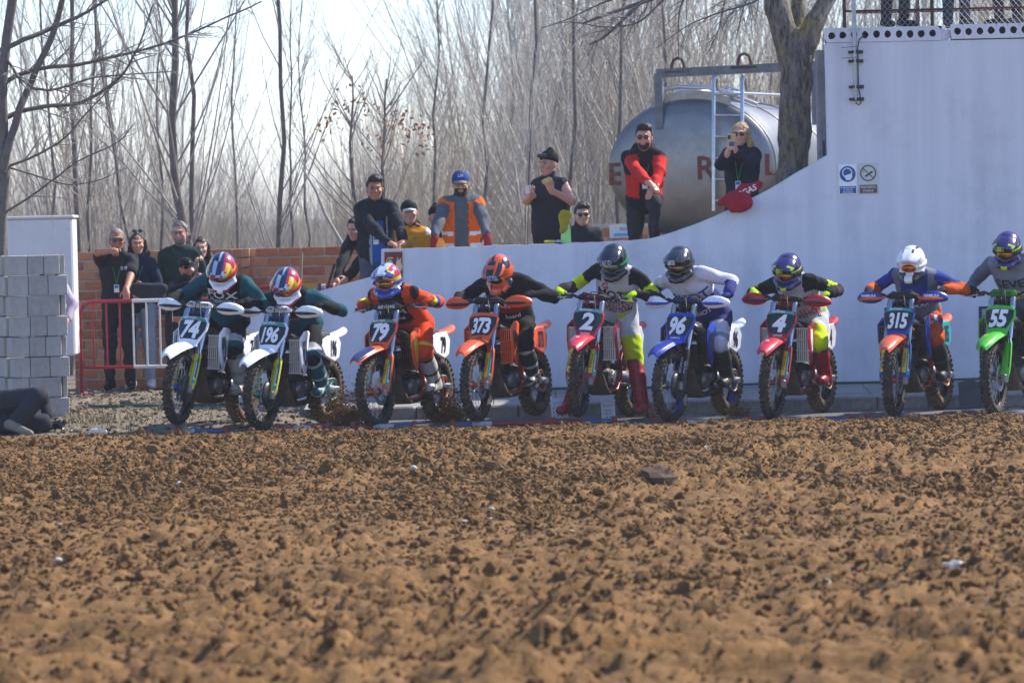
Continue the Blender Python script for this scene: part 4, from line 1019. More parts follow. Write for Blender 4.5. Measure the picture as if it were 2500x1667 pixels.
KAW = dict(main='#43b520', sec='#43b520', acc='#15181a', frame='#202326', rim='#17171a', hub='#777777', fork='#b0b4b8', guard='#48bb22', stick=False, gtext=('', ''), clamp='#202022', pad='#2f9a1c', padt='RENTHAL', padc='#15181a', plate='#43b520', tip='#3fae1e', louv='#131418', side='#43b520', pbg='#142026', fdt='M', fdc='#e0c82a')
def LV(base, **k): d = dict(base); d.update(k); return d
BIKES = {}
def addbike(num, *a, **k): BIKES[num] = motorcycle(num, *a, **k)
Y0 = math.radians(22.5)
addbike('74', LV(HUSKY, label='white motocross bike numbered 74 with yellow fork guards, front wheel lifted', ground=False), 438, 947, math.radians(21), 0.08, math.radians(2.6), lean=.05, yfront=39.95)
addbike('196', LV(HUSKY, label='white motocross bike numbered 196 with yellow fork guards', hub='#2a9a8c'), 639, 968, math.radians(22), 0.0, lean=.03)
addbike('79', LV(KTM, label='orange motocross bike numbered 79 with white side panels', acc='#e6c92a', tip='#26305c', low='REDBULL'), 916, 961, Y0, -0.05, lean=-.02)
addbike('373', LV(KTM, label='orange motocross bike numbered 373 with orange hand guards', hg='#e2541b', hg2='#191919', louv='#d9541d', side='#e2541b', strip=None, pad='#1d1d20', padt='', fdt='KTM', ground=False, snum='#20242c'), 1163, 940, Y0, 0.05, math.radians(.5), lean=-.035)
addbike('2', LV(GAS, label='red motocross bike numbered 2 without hand guards, front wheel lifted', ground=False, low='GASGAS'), 1416, 928, math.radians(20.5), 0.16, math.radians(2.4))
addbike('96', LV(YAM, label='blue motocross bike numbered 96 with white hand guards'), 1637, 945, math.radians(24), -.05, lean=.03)
addbike('4', LV(GAS, label='red motocross bike numbered 4 with red hand guards', hg='#b5122b', hg2='#17251f', padt='WRP'), 1887, 930, Y0, 0.07, lean=.02)
addbike('315', LV(KTM, label='orange and blue motocross bike numbered 315 with hand guards', hg='#22398f', hg2='#dd5a26', acc='#22398f', tip='#c95a3a', pad='#191a1d', padt='', guard='#27409a', louv='#15161a', side='#2a9a9a', shr='#2a3f9c', plate='#22398f', strip='#2a9f95', hgt='NAMURA', pbg='#15202c', low=''), 2183, 930, Y0, 0.10, lean=-.03)
addbike('55', LV(KAW, label='green motocross bike numbered 55 at the edge of the line'), 2427, 926, Y0, 0.0)
# ------------------------------------------------------------------ people: implicit surfaces meshed by surface nets
def cone(a, b, ra, rb, lab=0, k=.03): return ('c', np.array(a, float), np.array(b, float), ra, rb, lab, k)
def ell(c, r, R=None, lab=0, k=.03): return ('e', np.array(c, float), np.array(r, float), np.eye(3) if R is None else np.array(R, float), lab, k)
def sub(c, r, R=None, k=.02): return ('s', np.array(c, float), np.array(r, float), np.eye(3) if R is None else np.array(R, float), 0, k)
def _axis(lo, hi, h, fine):
    """grid coordinates: step h, finer inside the given (lo, hi, step) spans"""
    out = [lo]
    while out[-1] < hi:
        st = h
        for a, b, f in fine:
            if a - f <= out[-1] < b: st = min(st, f)
        out.append(out[-1] + st)
    return np.array(out)
def sdf_mesh(prims, h=.016, fine=(), cut=None, noise=None):
    """fine: list of (centre, half size, step). returns V, F (quads), face labels"""
    lo = np.full(3, 9e9); hi = -lo
    for p in prims:
        if p[0] == 's': continue
        if p[0] == 'c': m = max(p[3], p[4]); a = np.minimum(p[1], p[2]) - m; b = np.maximum(p[1], p[2]) + m
        else: m = p[2].max(); a = p[1] - m; b = p[1] + m
        lo = np.minimum(lo, a); hi = np.maximum(hi, b)
    lo -= .035; hi += .035
    ax = [_axis(lo[i], hi[i], h, [(c[i] - hs, c[i] + hs, st) for c, hs, st in fine]) for i in range(3)]
    S = tuple(len(a) for a in ax)
    Fd = np.full(S, .3, np.float32); best = np.full(S, 9., np.float32); lab = np.zeros(S, np.int16)
    for p in prims:
        k = p[6] if p[0] == 'c' else p[5]
        if p[0] == 'c': m = max(p[3], p[4]) + .05 + k; a = np.minimum(p[1], p[2]) - m; b = np.maximum(p[1], p[2]) + m
        else: m = p[2].max() + .05 + k; a = p[1] - m; b = p[1] + m
        sl = tuple(slice(max(0, np.searchsorted(ax[i], a[i]) - 1), np.searchsorted(ax[i], b[i]) + 1) for i in range(3))
        X = ax[0][sl[0]][:, None, None]; Y = ax[1][sl[1]][None, :, None]; Z = ax[2][sl[2]][None, None, :]
        if p[0] == 'c':
            A, B = p[1], p[2]; d = B - A; L2 = max(1e-9, d @ d)
            t = np.clip(((X - A[0]) * d[0] + (Y - A[1]) * d[1] + (Z - A[2]) * d[2]) / L2, 0, 1)
            D = np.sqrt((X - A[0] - t * d[0]) ** 2 + (Y - A[1] - t * d[1]) ** 2 + (Z - A[2] - t * d[2]) ** 2) - (p[3] + (p[4] - p[3]) * t)
            lb = p[5]
        else:
            C, r, R = p[1], p[2], p[3]; x, y, z = X - C[0], Y - C[1], Z - C[2]
            q = [(R[0, i] * x + R[1, i] * y + R[2, i] * z) for i in range(3)]
            k0 = np.sqrt(sum((q[i] / r[i]) ** 2 for i in range(3))); k1 = np.sqrt(sum((q[i] / r[i] ** 2) ** 2 for i in range(3)))
            D = k0 * (k0 - 1) / np.maximum(k1, 1e-6); lb = p[4]
        f = Fd[sl]
        if p[0] == 's':
            hh = np.clip(.5 - .5 * (f + D) / k, 0, 1); Fd[sl] = f * (1 - hh) - D * hh + k * hh * (1 - hh)
        else:
            hh = np.clip(.5 + .5 * (f - D) / k, 0, 1); Fd[sl] = f * (1 - hh) + D * hh - k * hh * (1 - hh)
            bs = best[sl]; w = D < bs; bs[w] = np.broadcast_to(D, bs.shape)[w]; lab[sl][w] = lb
    X = ax[0][:, None, None]; Y = ax[1][None, :, None]; Z = ax[2][None, None, :]
    if noise is not None: Fd = Fd + noise(X, Y, Z).astype(np.float32)
    if cut is not None: Fd = np.maximum(Fd, cut(X, Y, Z).astype(np.float32))
    ins = Fd < 0
    nx, ny, nz = (s - 1 for s in S)
    cnt = np.zeros((nx, ny, nz), np.int8)
    for i in (0, 1):
        for j in (0, 1):
            for k in (0, 1): cnt += ins[i:i + nx, j:j + ny, k:k + nz]
    act = (cnt > 0) & (cnt < 8); I, J, K = np.nonzero(act); n = len(I)
    acc = np.zeros((n, 3)); num = np.zeros(n)
    for axs in range(3):
        o1, o2 = [q for q in range(3) if q != axs]
        for b1 in (0, 1):
            for b2 in (0, 1):
                s = [I, J, K]; s[o1] = s[o1] + b1; s[o2] = s[o2] + b2
                e = [q.copy() for q in s]; e[axs] = e[axs] + 1
                f0 = Fd[tuple(s)]; f1 = Fd[tuple(e)]; x = (f0 < 0) != (f1 < 0)
                t = np.where(x, f0 / np.where(f0 == f1, 1, f0 - f1), 0)
                P0 = np.stack([ax[q][s[q]] for q in range(3)], -1); P1 = np.stack([ax[q][e[q]] for q in range(3)], -1)
                acc[x] += (P0 + (P1 - P0) * t[:, None])[x]; num[x] += 1
    V = acc / num[:, None]
    vid = np.full((nx, ny, nz), -1, np.int64); vid[I, J, K] = np.arange(n); vl = lab[I, J, K]
    Fs = []
    for axs in range(3):
        o1, o2 = [(1, 2), (2, 0), (0, 1)][axs]
        sl0 = [slice(None)] * 3; sl1 = [slice(None)] * 3
        sl0[axs] = slice(0, -1); sl1[axs] = slice(1, None)
        a_, b_ = ins[tuple(sl0)], ins[tuple(sl1)]; ch = a_ != b_
        e = np.nonzero(ch); e = [q for q in e]
        ok = (e[o1] > 0) & (e[o2] > 0) & (e[o1] < S[o1] - 1) & (e[o2] < S[o2] - 1)
        e = [q[ok] for q in e]; flip = ~a_[tuple(e)]
        def cell(d1, d2):
            q = [x.copy() for x in e]; q[o1] += d1; q[o2] += d2; return vid[tuple(q)]
        Q = np.stack([cell(-1, -1), cell(0, -1), cell(0, 0), cell(-1, 0)], -1)
        Q[flip] = Q[flip][:, ::-1]; Fs.append(Q)
    F = np.concatenate(Fs); F = F[(F >= 0).all(1)]
    return V, F, vl[F[:, 0]]
def ik(a, b, l1, l2, pole):
    a, b, pole = Vector(a), Vector(b), Vector(pole); d = b - a; L = max(1e-6, d.length)
    if L > (l1 + l2) * .999: 
        s_ = L / (l1 + l2) * 1.001; l1 *= s_; l2 *= s_
    x = (l1 * l1 - l2 * l2 + L * L) / (2 * L); h = math.sqrt(max(0, l1 * l1 - x * x))
    u = d / L; p = pole - u * pole.dot(u); p = p.normalized() if p.length > 1e-6 else Vector((0, 0, 1))
    return a + u * x + p * h
def eulR(yaw=0, pitch=0, roll=0):
    """head/trunk rotation for a figure facing -y: yaw to its left (+), pitch = nod down (+), roll"""
    return Matrix.Rotation(yaw, 3, 'Z') @ Matrix.Rotation(pitch, 3, 'X') @ Matrix.Rotation(roll, 3, 'Y')
def wrinkle(amp, seed=0, f=1.0):
    r = np.random.default_rng(seed); D = r.normal(size=(5, 3)); D /= np.linalg.norm(D, axis=1)[:, None]; fr = np.array([26, 34, 47, 63, 85]) * f; ph = r.random(5) * 6.28
    def fn(X, Y, Z):
        w = .045 * np.sin(9 * X + 7 * Z + ph[0]) + .04 * np.sin(11 * Y - 8 * Z + ph[1])
        s = 0
        for i in range(5): s = s + np.sin(fr[i] * (D[i, 0] * X + D[i, 1] * Y + D[i, 2] * Z + w) + ph[i]) / (1 + .35 * i)
        return amp * s / 2.2
    return fn
def hand_prims(w, d, n, side, curl=.5, lab=0, r=1.0, spread=.0):
    """w wrist, d direction of the fingers, n palm normal (side the fingers bend to), side: unit vector to the thumb"""
    w, d, n, side = Vector(w), Vector(d).normalized(), Vector(n).normalized(), Vector(side).normalized()
    R = np.array(Matrix((side, n, d)).transposed()); out = [ell(w + d * .045, (.041 * r, .02 * r, .052 * r), R, lab, .012)]
    out.append(cone(w - d * .02, w + d * .03, .029 * r, .027 * r, lab, .02))
    for i, (off, ln) in enumerate(((.030, .040), (.011, .045), (-.009, .042), (-.028, .034))):
        b = w + d * .085 + side * off; c1 = curl * (1 + .08 * i)
        d1 = d * math.cos(c1) + n * math.sin(c1) + side * (off * spread); p1 = b + d1 * ln
        d2 = d * math.cos(c1 * 2.1) + n * math.sin(c1 * 2.1); p2 = p1 + d2 * ln * .85
        out += [cone(b - d * .02, p1, .0105 * r, .0095 * r, lab, .006), cone(p1, p2, .0095 * r, .0075 * r, lab, .004)]
    t0 = w + d * .025 + side * .032; t1 = t0 + (side * .75 + d * .7 + n * .25).normalized() * .042; t2 = t1 + (d * .85 + n * .5 + side * .1).normalized() * .032
    out += [cone(t0, t1, .013 * r, .011 * r, lab, .01), cone(t1, t2, .011 * r, .009 * r, lab, .005)]
    return out
def head_prims(c, R, s=1.0, female=False, lab=50):
    c = Vector(c); Rn = np.array(R)
    def q(x, y, z): return np.array(c + R @ Vector((x * s, y * s, z * s)))
    def e_(x, y, z, r, k=.02, lb=lab): return ell(q(x, y, z), np.array(r) * s, Rn, lb, k)
    jw = .052 if female else .06
    L = [e_(0, .018, .032, (.077, .096, .092)), e_(0, -.018, -.038, (jw + .006, .074, .078), .03), e_(0, -.062, -.088, (.028, .026, .022), .03),
         e_(0, -.088, .030, (.050, .016, .012), .015), cone(q(0, -.094, .012), q(0, -.115, -.026), .009 * s, .0145 * s, lab, .012),
         e_(-.078, .012, -.008, (.010, .022, .032), .008), e_(.078, .012, -.008, (.010, .022, .032), .008),
         e_(0, -.091, -.056, (.024, .011, .012), .008), e_(-.04, -.072, -.02, (.024, .022, .02), .02), e_(.04, -.072, -.02, (.024, .022, .02), .02)]
    S_ = [('s', q(-.032, -.100, .010), np.array((.017, .016, .011)) * s, Rn, 0, .012), ('s', q(.032, -.100, .010), np.array((.017, .016, .011)) * s, Rn, 0, .012)]
    return L + S_
SKIN = [mat('skin light', '#c98f74', .55, 0, .12, 14), mat('skin tan', '#a86f52', .55, 0, .12, 14), mat('skin pale', '#d6a58c', .55, 0, .10, 14)]
LIP = mat('lips', '#a8705c', .5); EYE = mat('eye dark', (.02, .015, .012), .2)
M_LENS = mat('dark lens', (.012, .012, .014), .08, 0, spec=.8)
def face_idx(C, lab, c, R, s, beard):
    """material index for skin faces: 0 skin, 1 hair colour (brows, beard), 2 lips, 3 eye"""
    Q = (C - np.array(c)) @ np.array(R) / s; x, y, z = np.abs(Q[:, 0]), Q[:, 1], Q[:, 2]
    mi = np.zeros(len(C), int); fr = (lab == 50) & (y < -.03)
    if beard: mi[fr & (z < -.032 if beard > 1 else z < -.05) & ~((x < .022) & (z > -.066) & (z < -.045))] = 1
    mi[fr & (y < -.075) & (x > .014) & (x < .048) & (z > .024) & (z < .0315)] = 1
    mi[fr & (y < -.06) & (x > .022) & (x < .043) & (z > .005) & (z < .0135)] = 3
    mi[fr & (y < -.07) & (x < .017) & (z > -.060) & (z < -.051)] = 2
    return mi
def hair_mesh(c, R, s, style, noise_amp=.008):
    c = Vector(c); Rn = np.array(R)
    def q(x, y, z): return np.array(c + R @ Vector((x * s, y * s, z * s)))
    pr = [ell(q(0, .026, .042), np.array((.084, .101, .094)) * s, Rn, 0, .02)]
    if style == 'long':
        for sd in (-1, 1):
            pr += [cone(q(sd * .068, .01, .03), q(sd * .088, .03, -.10), .034 * s, .036 * s), cone(q(sd * .088, .03, -.10), q(sd * .10, -.01, -.24), .036 * s, .025 * s)]
        pr += [ell(q(0, .06, -.06), np.array((.09, .06, .14)) * s, Rn), cone(q(0, .075, -.1), q(0, .07, -.26), .06 * s, .05 * s)]
    elif style == 'quiff': pr += [ell(q(0, -.045, .105), np.array((.066, .05, .034)) * s, Rn), ell(q(.02, .0, .115), np.array((.06, .06, .03)) * s, Rn)]
    def cut(X, Y, Z):
        x = X - c.x; y = Y - c.y; z = Z - c.z
        ly = Rn[0, 1] * x + Rn[1, 1] * y + Rn[2, 1] * z; lz = Rn[0, 2] * x + Rn[1, 2] * y + Rn[2, 2] * z; lx = Rn[0, 0] * x + Rn[1, 0] * y + Rn[2, 0] * z
        line = .072 * s
        a = np.minimum(line - lz, -.035 * s - ly) if style != 'long' else np.minimum(np.minimum(.062 * s - lz, -.02 * s - ly), .062 * s - np.abs(lx))
        return np.maximum(np.maximum(a, -.07 * s - lz), np.minimum(.012 * s - lz, .035 * s - ly)) if style in ('short', 'quiff') else a
    return sdf_mesh(pr, .0105, noise=wrinkle(noise_amp * 1.35, 5, 2.6), cut=cut)
def vf_obj(name, V, F, mats, mi, parent): return ob(name, np_mesh(name, V, F, mats, mi), parent)

def torso_frame(J):
    up = (Vector(J['neck']) - Vector(J['pel'])).normalized(); lat = (Vector(J['shL']) - Vector(J['shR'])).normalized()
    lat = (lat - up * lat.dot(up)).normalized(); back = up.cross(lat).normalized()    # lat x back x up right handed: lat = x, back = y
    return lat, back, up
def figure(root, J, look):
    """J: joints in root coordinates. builds body (one skin mesh), clothing and extras as children of root"""
    s = look.get('s', 1.0); g = look.get('girth', 1.0); fem = look.get('female', False)
    J = {k: (Vector(v) if not isinstance(v, Matrix) else v) for k, v in J.items()}
    lat, back, up = torso_frame(J); RT = np.array(Matrix((lat, back, up)).transposed())
    pel, neck, head, HR = J['pel'], J['neck'], J['head'], J['HR']
    L = (neck - pel).length
    chest = pel + up * (L * .66); belly = pel + up * (L * .28)
    lat_h = (J['hipL'] - J['hipR']).normalized(); 
    upH = up.copy(); RP = RT
    def torso(k_, lab0=0, labp=0, dr=0.0):
        return [ell(chest, (.165 * s * g * k_ + dr, .105 * s * g * k_ + dr, .205 * s * k_ + dr), RT, lab0, .05),
                ell(belly, (.145 * s * g * k_ + dr, .105 * s * g * k_ + dr, .19 * s * k_ + dr), RT, lab0, .06),
                cone(J['shL'].lerp(J['shR'], .12), J['shR'].lerp(J['shL'], .12), .055 * s * k_ + dr, .055 * s * k_ + dr, lab0, .05)]
    # ---- body: one continuous skin surface, fine at the head and hands, coarse under the clothes
    B = torso(.9) + [ell(pel, (.15 * s * g, .105 * s, .115 * s), RT, 0, .05), cone(neck - up * .05, head - (HR @ Vector((0, -.01, .05))) * s, .056 * s * (.85 if fem else 1), .052 * s * (.85 if fem else 1), 0, .03)]
    bare = look.get('sleeve', 1.0); am = .9 if bare > .9 else 1.0
    for sd in 'LR':
        B += [cone(J['sh' + sd], J['el' + sd], .050 * s * am, .041 * s * am, 1, .03), cone(J['el' + sd], J['wr' + sd], .041 * s * am, .029 * s, 1, .02),
              cone(J['hip' + sd], J['kn' + sd], .080 * s, .052 * s, 2, .04), cone(J['kn' + sd], J['an' + sd], .05 * s, .034 * s, 2, .03), cone(J['an' + sd], J['to' + sd], .032 * s, .026 * s, 2, .02)]
    fine = []
    gl = look.get('gloves')
    hands = {}
    for sd in 'LR':
        w = J['wr' + sd]; hd = J.get('hd' + sd); 
        if hd is None: hd = w - J['el' + sd]
        hd = hd.normalized()
        pn = J.get('pn' + sd); 
        if pn is None: pn = Vector((-1 if sd == 'L' else 1, 0, 0)) - hd * (Vector((-1 if sd == 'L' else 1, 0, 0)).dot(hd))
        pn = (pn - hd * pn.dot(hd)).normalized()
        # thumb side: for the left hand (palm normal n, fingers d) thumb = n x d, for the right d x n
        th = pn.cross(hd) if sd == 'L' else hd.cross(pn)
        hands[sd] = (w, hd, pn, th, look.get('curl' + sd, look.get('curl', .35)))
        if not gl and not look.get('nohands'):
            B += hand_prims(w, hd, pn, th, hands[sd][4], 1, s); fine.append((np.array(w + hd * .08), .11, .0085))
    covered = look.get('helmet') is not None
    B += head_prims(head, HR, s, fem) if not covered else [ell(head, (.07, .09, .10), np.array(HR), 50, .03)]
    if not covered: fine.append((np.array(head), .125 * s, .0075))
    V, F, lab = sdf_mesh(B, .026, fine)
    C = V[F].mean(1); mi = face_idx(C, lab, head, HR, s, look.get('beard', 0)) if not covered else None
    skin = SKIN[look.get('skin', 0)]; hairm = mat('hair ' + look.get('hairc', '#1c1512'), look.get('hairc', '#1c1512'), .6, 0, .35, 40, .5, 120)
    vf_obj('body', V, F, [skin, hairm, LIP, EYE], mi, root)
    # ---- clothing
    wa = look.get('wr', .0035)
    tp = look.get('top')
    if tp:
        dr = look.get('puff', .018)
        T = torso(1.0, 0, 0, dr) + [cone(pel + up * .0, pel + up * .06, (.150 * g) * s * .82 + dr, (.15 * g) * s * .82 + dr, 0, .05), ell(pel + up * (.02 * s), (.148 * s * g + dr, .108 * s * g + dr, .12 * s), RT, 0, .04)]
        if look.get('collar', 1): T.append(cone(neck - up * .02, neck + (head - neck) * (.32 if look.get('collar') == 1 else .48), .066 * s + dr * .3, .064 * s + dr * .3, 5, .02))
        if look.get('hood'): T += [ell(neck + back * .07 + up * .02, (.12 * s, .07 * s, .085 * s), RT, 5, .03), cone(neck + lat * .09 - back * .03, neck - lat * .09 - back * .03, .035, .035, 5, .03)]
        for i, sd in enumerate('LR'):
            sh, el_, w = J['sh' + sd], J['el' + sd], J['wr' + sd]
            if bare > 0:
                if bare >= .99: T += [cone(sh, el_, .050 * s + dr * .6, .041 * s + dr * .6, 1 + 2 * i, .03), cone(el_, el_.lerp(w, .93), .041 * s + dr * .6, .031 * s + dr * .5, 2 + 2 * i, .02)]
                else: T += [cone(sh, sh.lerp(el_, bare), .058 * s + dr * .8, .058 * s + dr * .7, 1 + 2 * i, .03)]
        hem = pel - up * (look.get('hem', .10) * s); un, hn = np.array(up), np.array(hem)
        def cut(X, Y, Z):
            a = -(un[0] * (X - hn[0]) + un[1] * (Y - hn[1]) + un[2] * (Z - hn[2]))
            # sleeves hang below the hem: only cut near the trunk axis
            ax_ = np.array(pel); d2 = (X - ax_[0]) ** 2 + (Y - ax_[1]) ** 2 + (Z - ax_[2]) ** 2
            return np.where(d2 < (.23 * s * g) ** 2, a, -1)
        V, F, lab = sdf_mesh(T, look.get('res', .015), cut=cut, noise=wrinkle(wa, look.get('seed', 1), .8))
        C = V[F].mean(1); D = C - np.array(pel); ctx = dict(lab=lab, u=D @ np.array(lat), f=-(D @ np.array(back)), h=(D @ np.array(up)) / L)
        ta = np.zeros(len(C))
        for i, sd in enumerate('LR'):
            for j, (p, q, o_) in enumerate(((J['sh' + sd], J['el' + sd], 0), (J['el' + sd], J['wr' + sd], 1))):
                m_ = lab == 1 + 2 * i + j; d = np.array(q - p); ta[m_] = o_ + ((C[m_] - np.array(p)) @ d) / (d @ d)
        ctx['t'] = ta; ctx['C'] = C
        mi = np.zeros(len(C), int) if look.get('pick') is None else look['pick'](ctx)
        to = vf_obj(look.get('topname', 'jacket'), V, F, tp, mi, root)
        bvh = BVHTree.FromPolygons([tuple(v) for v in V], [tuple(f) for f in F])
        for (tx, size, u, h, col, kw) in look.get('decals', ()):
            Vt, Ft = text_mesh(tx, size, fine=True, **kw); o_ = pel + up * (h * L) + lat * u; pts = []
            for p in Vt:
                q_ = o_ + lat * float(p[0]) + up * float(p[1]) - back * .6
                hit = bvh.ray_cast(q_, back, 1.0)
                pts.append(tuple((hit[0] if hit[0] is not None else q_ + back * .45) - back * .006))
            me = bpy.data.meshes.new('lettering'); me.from_pydata(pts, [], Ft); me.materials.append(paint(col, .7)); me.update(); ob('lettering', me, to)
    lg = look.get('legs')
    if lg:
        ds = look.get('lpuff', .012)
        T = [ell(pel - up * .01, (.145 * s * g + ds, .105 * s * g + ds, .115 * s), RT, 10, .05)]
        low = look.get('leg_end', .93)
        for i, sd in enumerate('LR'):
            hp, kn, an = J['hip' + sd], J['kn' + sd], J['an' + sd]
            T += [cone(hp, kn, .086 * s + ds, .060 * s + ds, 11 + 2 * i, .04), cone(kn, kn.lerp(an, low), .059 * s + ds, .043 * s + ds, 12 + 2 * i, .03)]
        V, F, lab = sdf_mesh(T, look.get('res', .015), noise=wrinkle(wa, look.get('seed', 1) + 9))
        C = V[F].mean(1); tl = np.zeros(len(C)); fr = np.zeros(len(C))
        for i, sd in enumerate('LR'):
            for j, (p, q, o_) in enumerate(((J['hip' + sd], J['kn' + sd], 0), (J['kn' + sd], J['an' + sd], 1))):
                m_ = lab == 11 + 2 * i + j; d = np.array(q - p); tl[m_] = o_ + ((C[m_] - np.array(p)) @ d) / (d @ d)
        mi = np.zeros(len(C), int) if look.get('lpick') is None else look['lpick'](dict(lab=lab, t=tl, C=C))
        vf_obj('trousers', V, F, lg, mi, root)
    bt = look.get('boots')
    if bt:
        tall = look.get('boot_top', 0)
        for sd in 'LR':
            kn, an, to_ = J['kn' + sd], J['an' + sd], J['to' + sd]; d = (to_ - an).normalized(); sole = look.get('sole', True)
            shin = (kn - an).normalized()
            heel = an - shin * (.035 * s) - d * .045
            T = [cone(an - d * .03 - shin * .03, to_, .045 * s, .036 * s, 20, .03), cone(heel, an, .042 * s, .042 * s, 20, .03)]
            if tall:
                T += [cone(an, an.lerp(kn, .55), .062 * s, .078 * s, 21, .03), cone(an.lerp(kn, .5), an.lerp(kn, .86), .078 * s, .080 * s, 22, .02), cone(an - d * .02 - shin * .045, to_ - shin * .01, .052 * s, .046 * s, 20, .02)]
            else: T.append(cone(an, an + shin * .05, .045 * s, .044 * s, 20, .03))
            sn = d.cross(Vector((0, 0, 1)) if abs(d.z) < .9 else Vector((1, 0, 0))).normalized(); nrm = sn.cross(d).normalized()
            if nrm.dot(shin) < 0: nrm = -nrm
            pl_ = np.array(an - nrm * (.082 * s)); nn = np.array(nrm)
            V, F, lab = sdf_mesh(T, .013, cut=lambda X, Y, Z: -((X - pl_[0]) * nn[0] + (Y - pl_[1]) * nn[1] + (Z - pl_[2]) * nn[2]), noise=wrinkle(.002 if not tall else .003, 3))
            C = V[F].mean(1); hgt = (C - pl_) @ nn; mi = np.zeros(len(C), int); al = ((C - np.array(an)) @ np.array(shin)) / (kn - an).length
            if len(bt) > 1: mi[hgt < .024] = 1
            if len(bt) > 2: mi[(al > .36) & (al < .44)] = 2; mi[(al > .12) & (al < .17)] = 2; mi[al > .80] = 2
            vf_obj('boot' if tall else 'shoe', V, F, bt, mi, root)
    if gl:
        for sd in 'LR':
            w, hd, pn, th, cu = hands[sd]
            V, F, lab = sdf_mesh(hand_prims(w, hd, pn, th, cu, 1, 1.06 * s), .0078)
            vf_obj('glove', V, F, [gl], None, root)
    # ---- head wear
    if look.get('hair'):
        V, F, lab = hair_mesh(head, HR, s, look['hair'], look.get('hamp', .008)); vf_obj('hair', V, F, [hairm], None, root)
    hx = Matrix.Translation(head) @ HR.to_4x4() @ Matrix.Scale(s, 4)
    if look.get('cap'):
        c1, c2 = look['cap'][0], look['cap'][1]; mb = MB(); R_c = []
        for i in range(8):
            a = i / 7 * PI / 2; R_c.append([Vector((.090 * math.cos(t) * math.cos(a), .016 + .112 * math.sin(t) * math.cos(a), .040 + .096 * math.sin(a))) for t in np.linspace(0, 2 * PI, 25)[:-1]])
        mb.loft(R_c, 0, caps=False)
        mb.loft([[Vector((x * .07, -.075 - .075 * (1 - (abs(x)) ** 2.2) * f, .052 - .022 * f - .018 * x * x + dz)) for x in np.linspace(-1, 1, 11)] for f, dz in ((0, 0), (.5, .004), (1, 0), (.98, -.006), (.5, -.003), (0, -.007))], 1, closed=False)
        mb.lathe([(.008, 0), (.006, .006), (0, .007)], (0, .016, .135), (0, 0, 1), 8, 0)
        o = mb.build('cap', [cloth(c1), cloth(c2)], root); o.matrix_local = hx
        if len(look['cap']) > 2: 
            lettering(look['cap'][2], .045, (0, -.094, .092), (1, 0, 0), (0, .45, 1), paint(look['cap'][3], .7), o, off=.012)
    if look.get('beanie'):
        V, F, lab = sdf_mesh([ell((0, .022, .050), (.088, .108, .098)), ell((0, .05, .14), (.03, .03, .035))], .012, cut=lambda X, Y, Z: .028 - .25 * (Y - .02) - Z, noise=wrinkle(.002, 8, 2)); o = vf_obj('beanie', V, F, [cloth(look['beanie'])], None, root); o.matrix_local = hx
    if look.get('glasses'):
        yy, zz, dark = -.108, .010, look['glasses'] in ('sun', 'top')
        mb = MB()
        for sd in (-1, 1):
            mb.lathe([(.0, .004), (.021, .003), (.023, 0)], (sd * .033, yy, zz), (0, -1, 0), 16, 1) if dark else mb.tube([(sd * .033 + .022 * math.cos(t), yy, zz + .019 * math.sin(t)) for t in np.linspace(0, 2 * PI, 15)[:-1]], .0026, 5, 0, closed=True)
            mb.tube([(sd * .054, yy + .004, zz + .008), (sd * .077, yy + .04, zz + .008), (sd * .080, .0, zz + .004)], .0028, 5, 0)
            if dark: mb.tube([(sd * .033 + .023 * math.cos(t), yy, zz + .021 * math.sin(t)) for t in np.linspace(0, 2 * PI, 15)[:-1]], .003, 5, 0, closed=True)
        mb.tube([(-.012, yy - .002, zz + .006), (.012, yy - .002, zz + .006)], .003, 5, 0)
        o = mb.build('sunglasses' if dark else 'glasses', [M_BLK, M_LENS], root)
        o.matrix_local = hx @ (Matrix.Translation((0, .028, .088)) @ Matrix.Rotation(-.5, 4, 'X') if look['glasses'] == 'top' else Matrix.Identity(4))
    if look.get('lanyard'):
        mb = MB(); cf = chest - back * (.125 * s * g + .03); nb = neck - up * .02
        ep = pel + up * (L * look.get('lany', .42)) - back * (.135 * s * g + .025) + lat * look.get('lanx', 0)
        for sd in (-1, 1): mb.tube([nb + lat * (sd * .062 * s) + back * .01, nb + lat * (sd * .07 * s) - back * .075 - up * .03, (nb + lat * (sd * .062 * s)).lerp(ep, .5) - back * .065, ep], .0055, 5)
        o = mb.build('lanyard', cloth('#1f8a52'), root)
        MB().box((0, 0, 0), (.055, .006, .085)).box((0, -.004, .02), (.04, .004, .03), m=1).build('badge', [paint('#dfe3e8'), paint('#2b57a0')], o, ep - up * .045 - back * .004)
    return hx
HELM = None
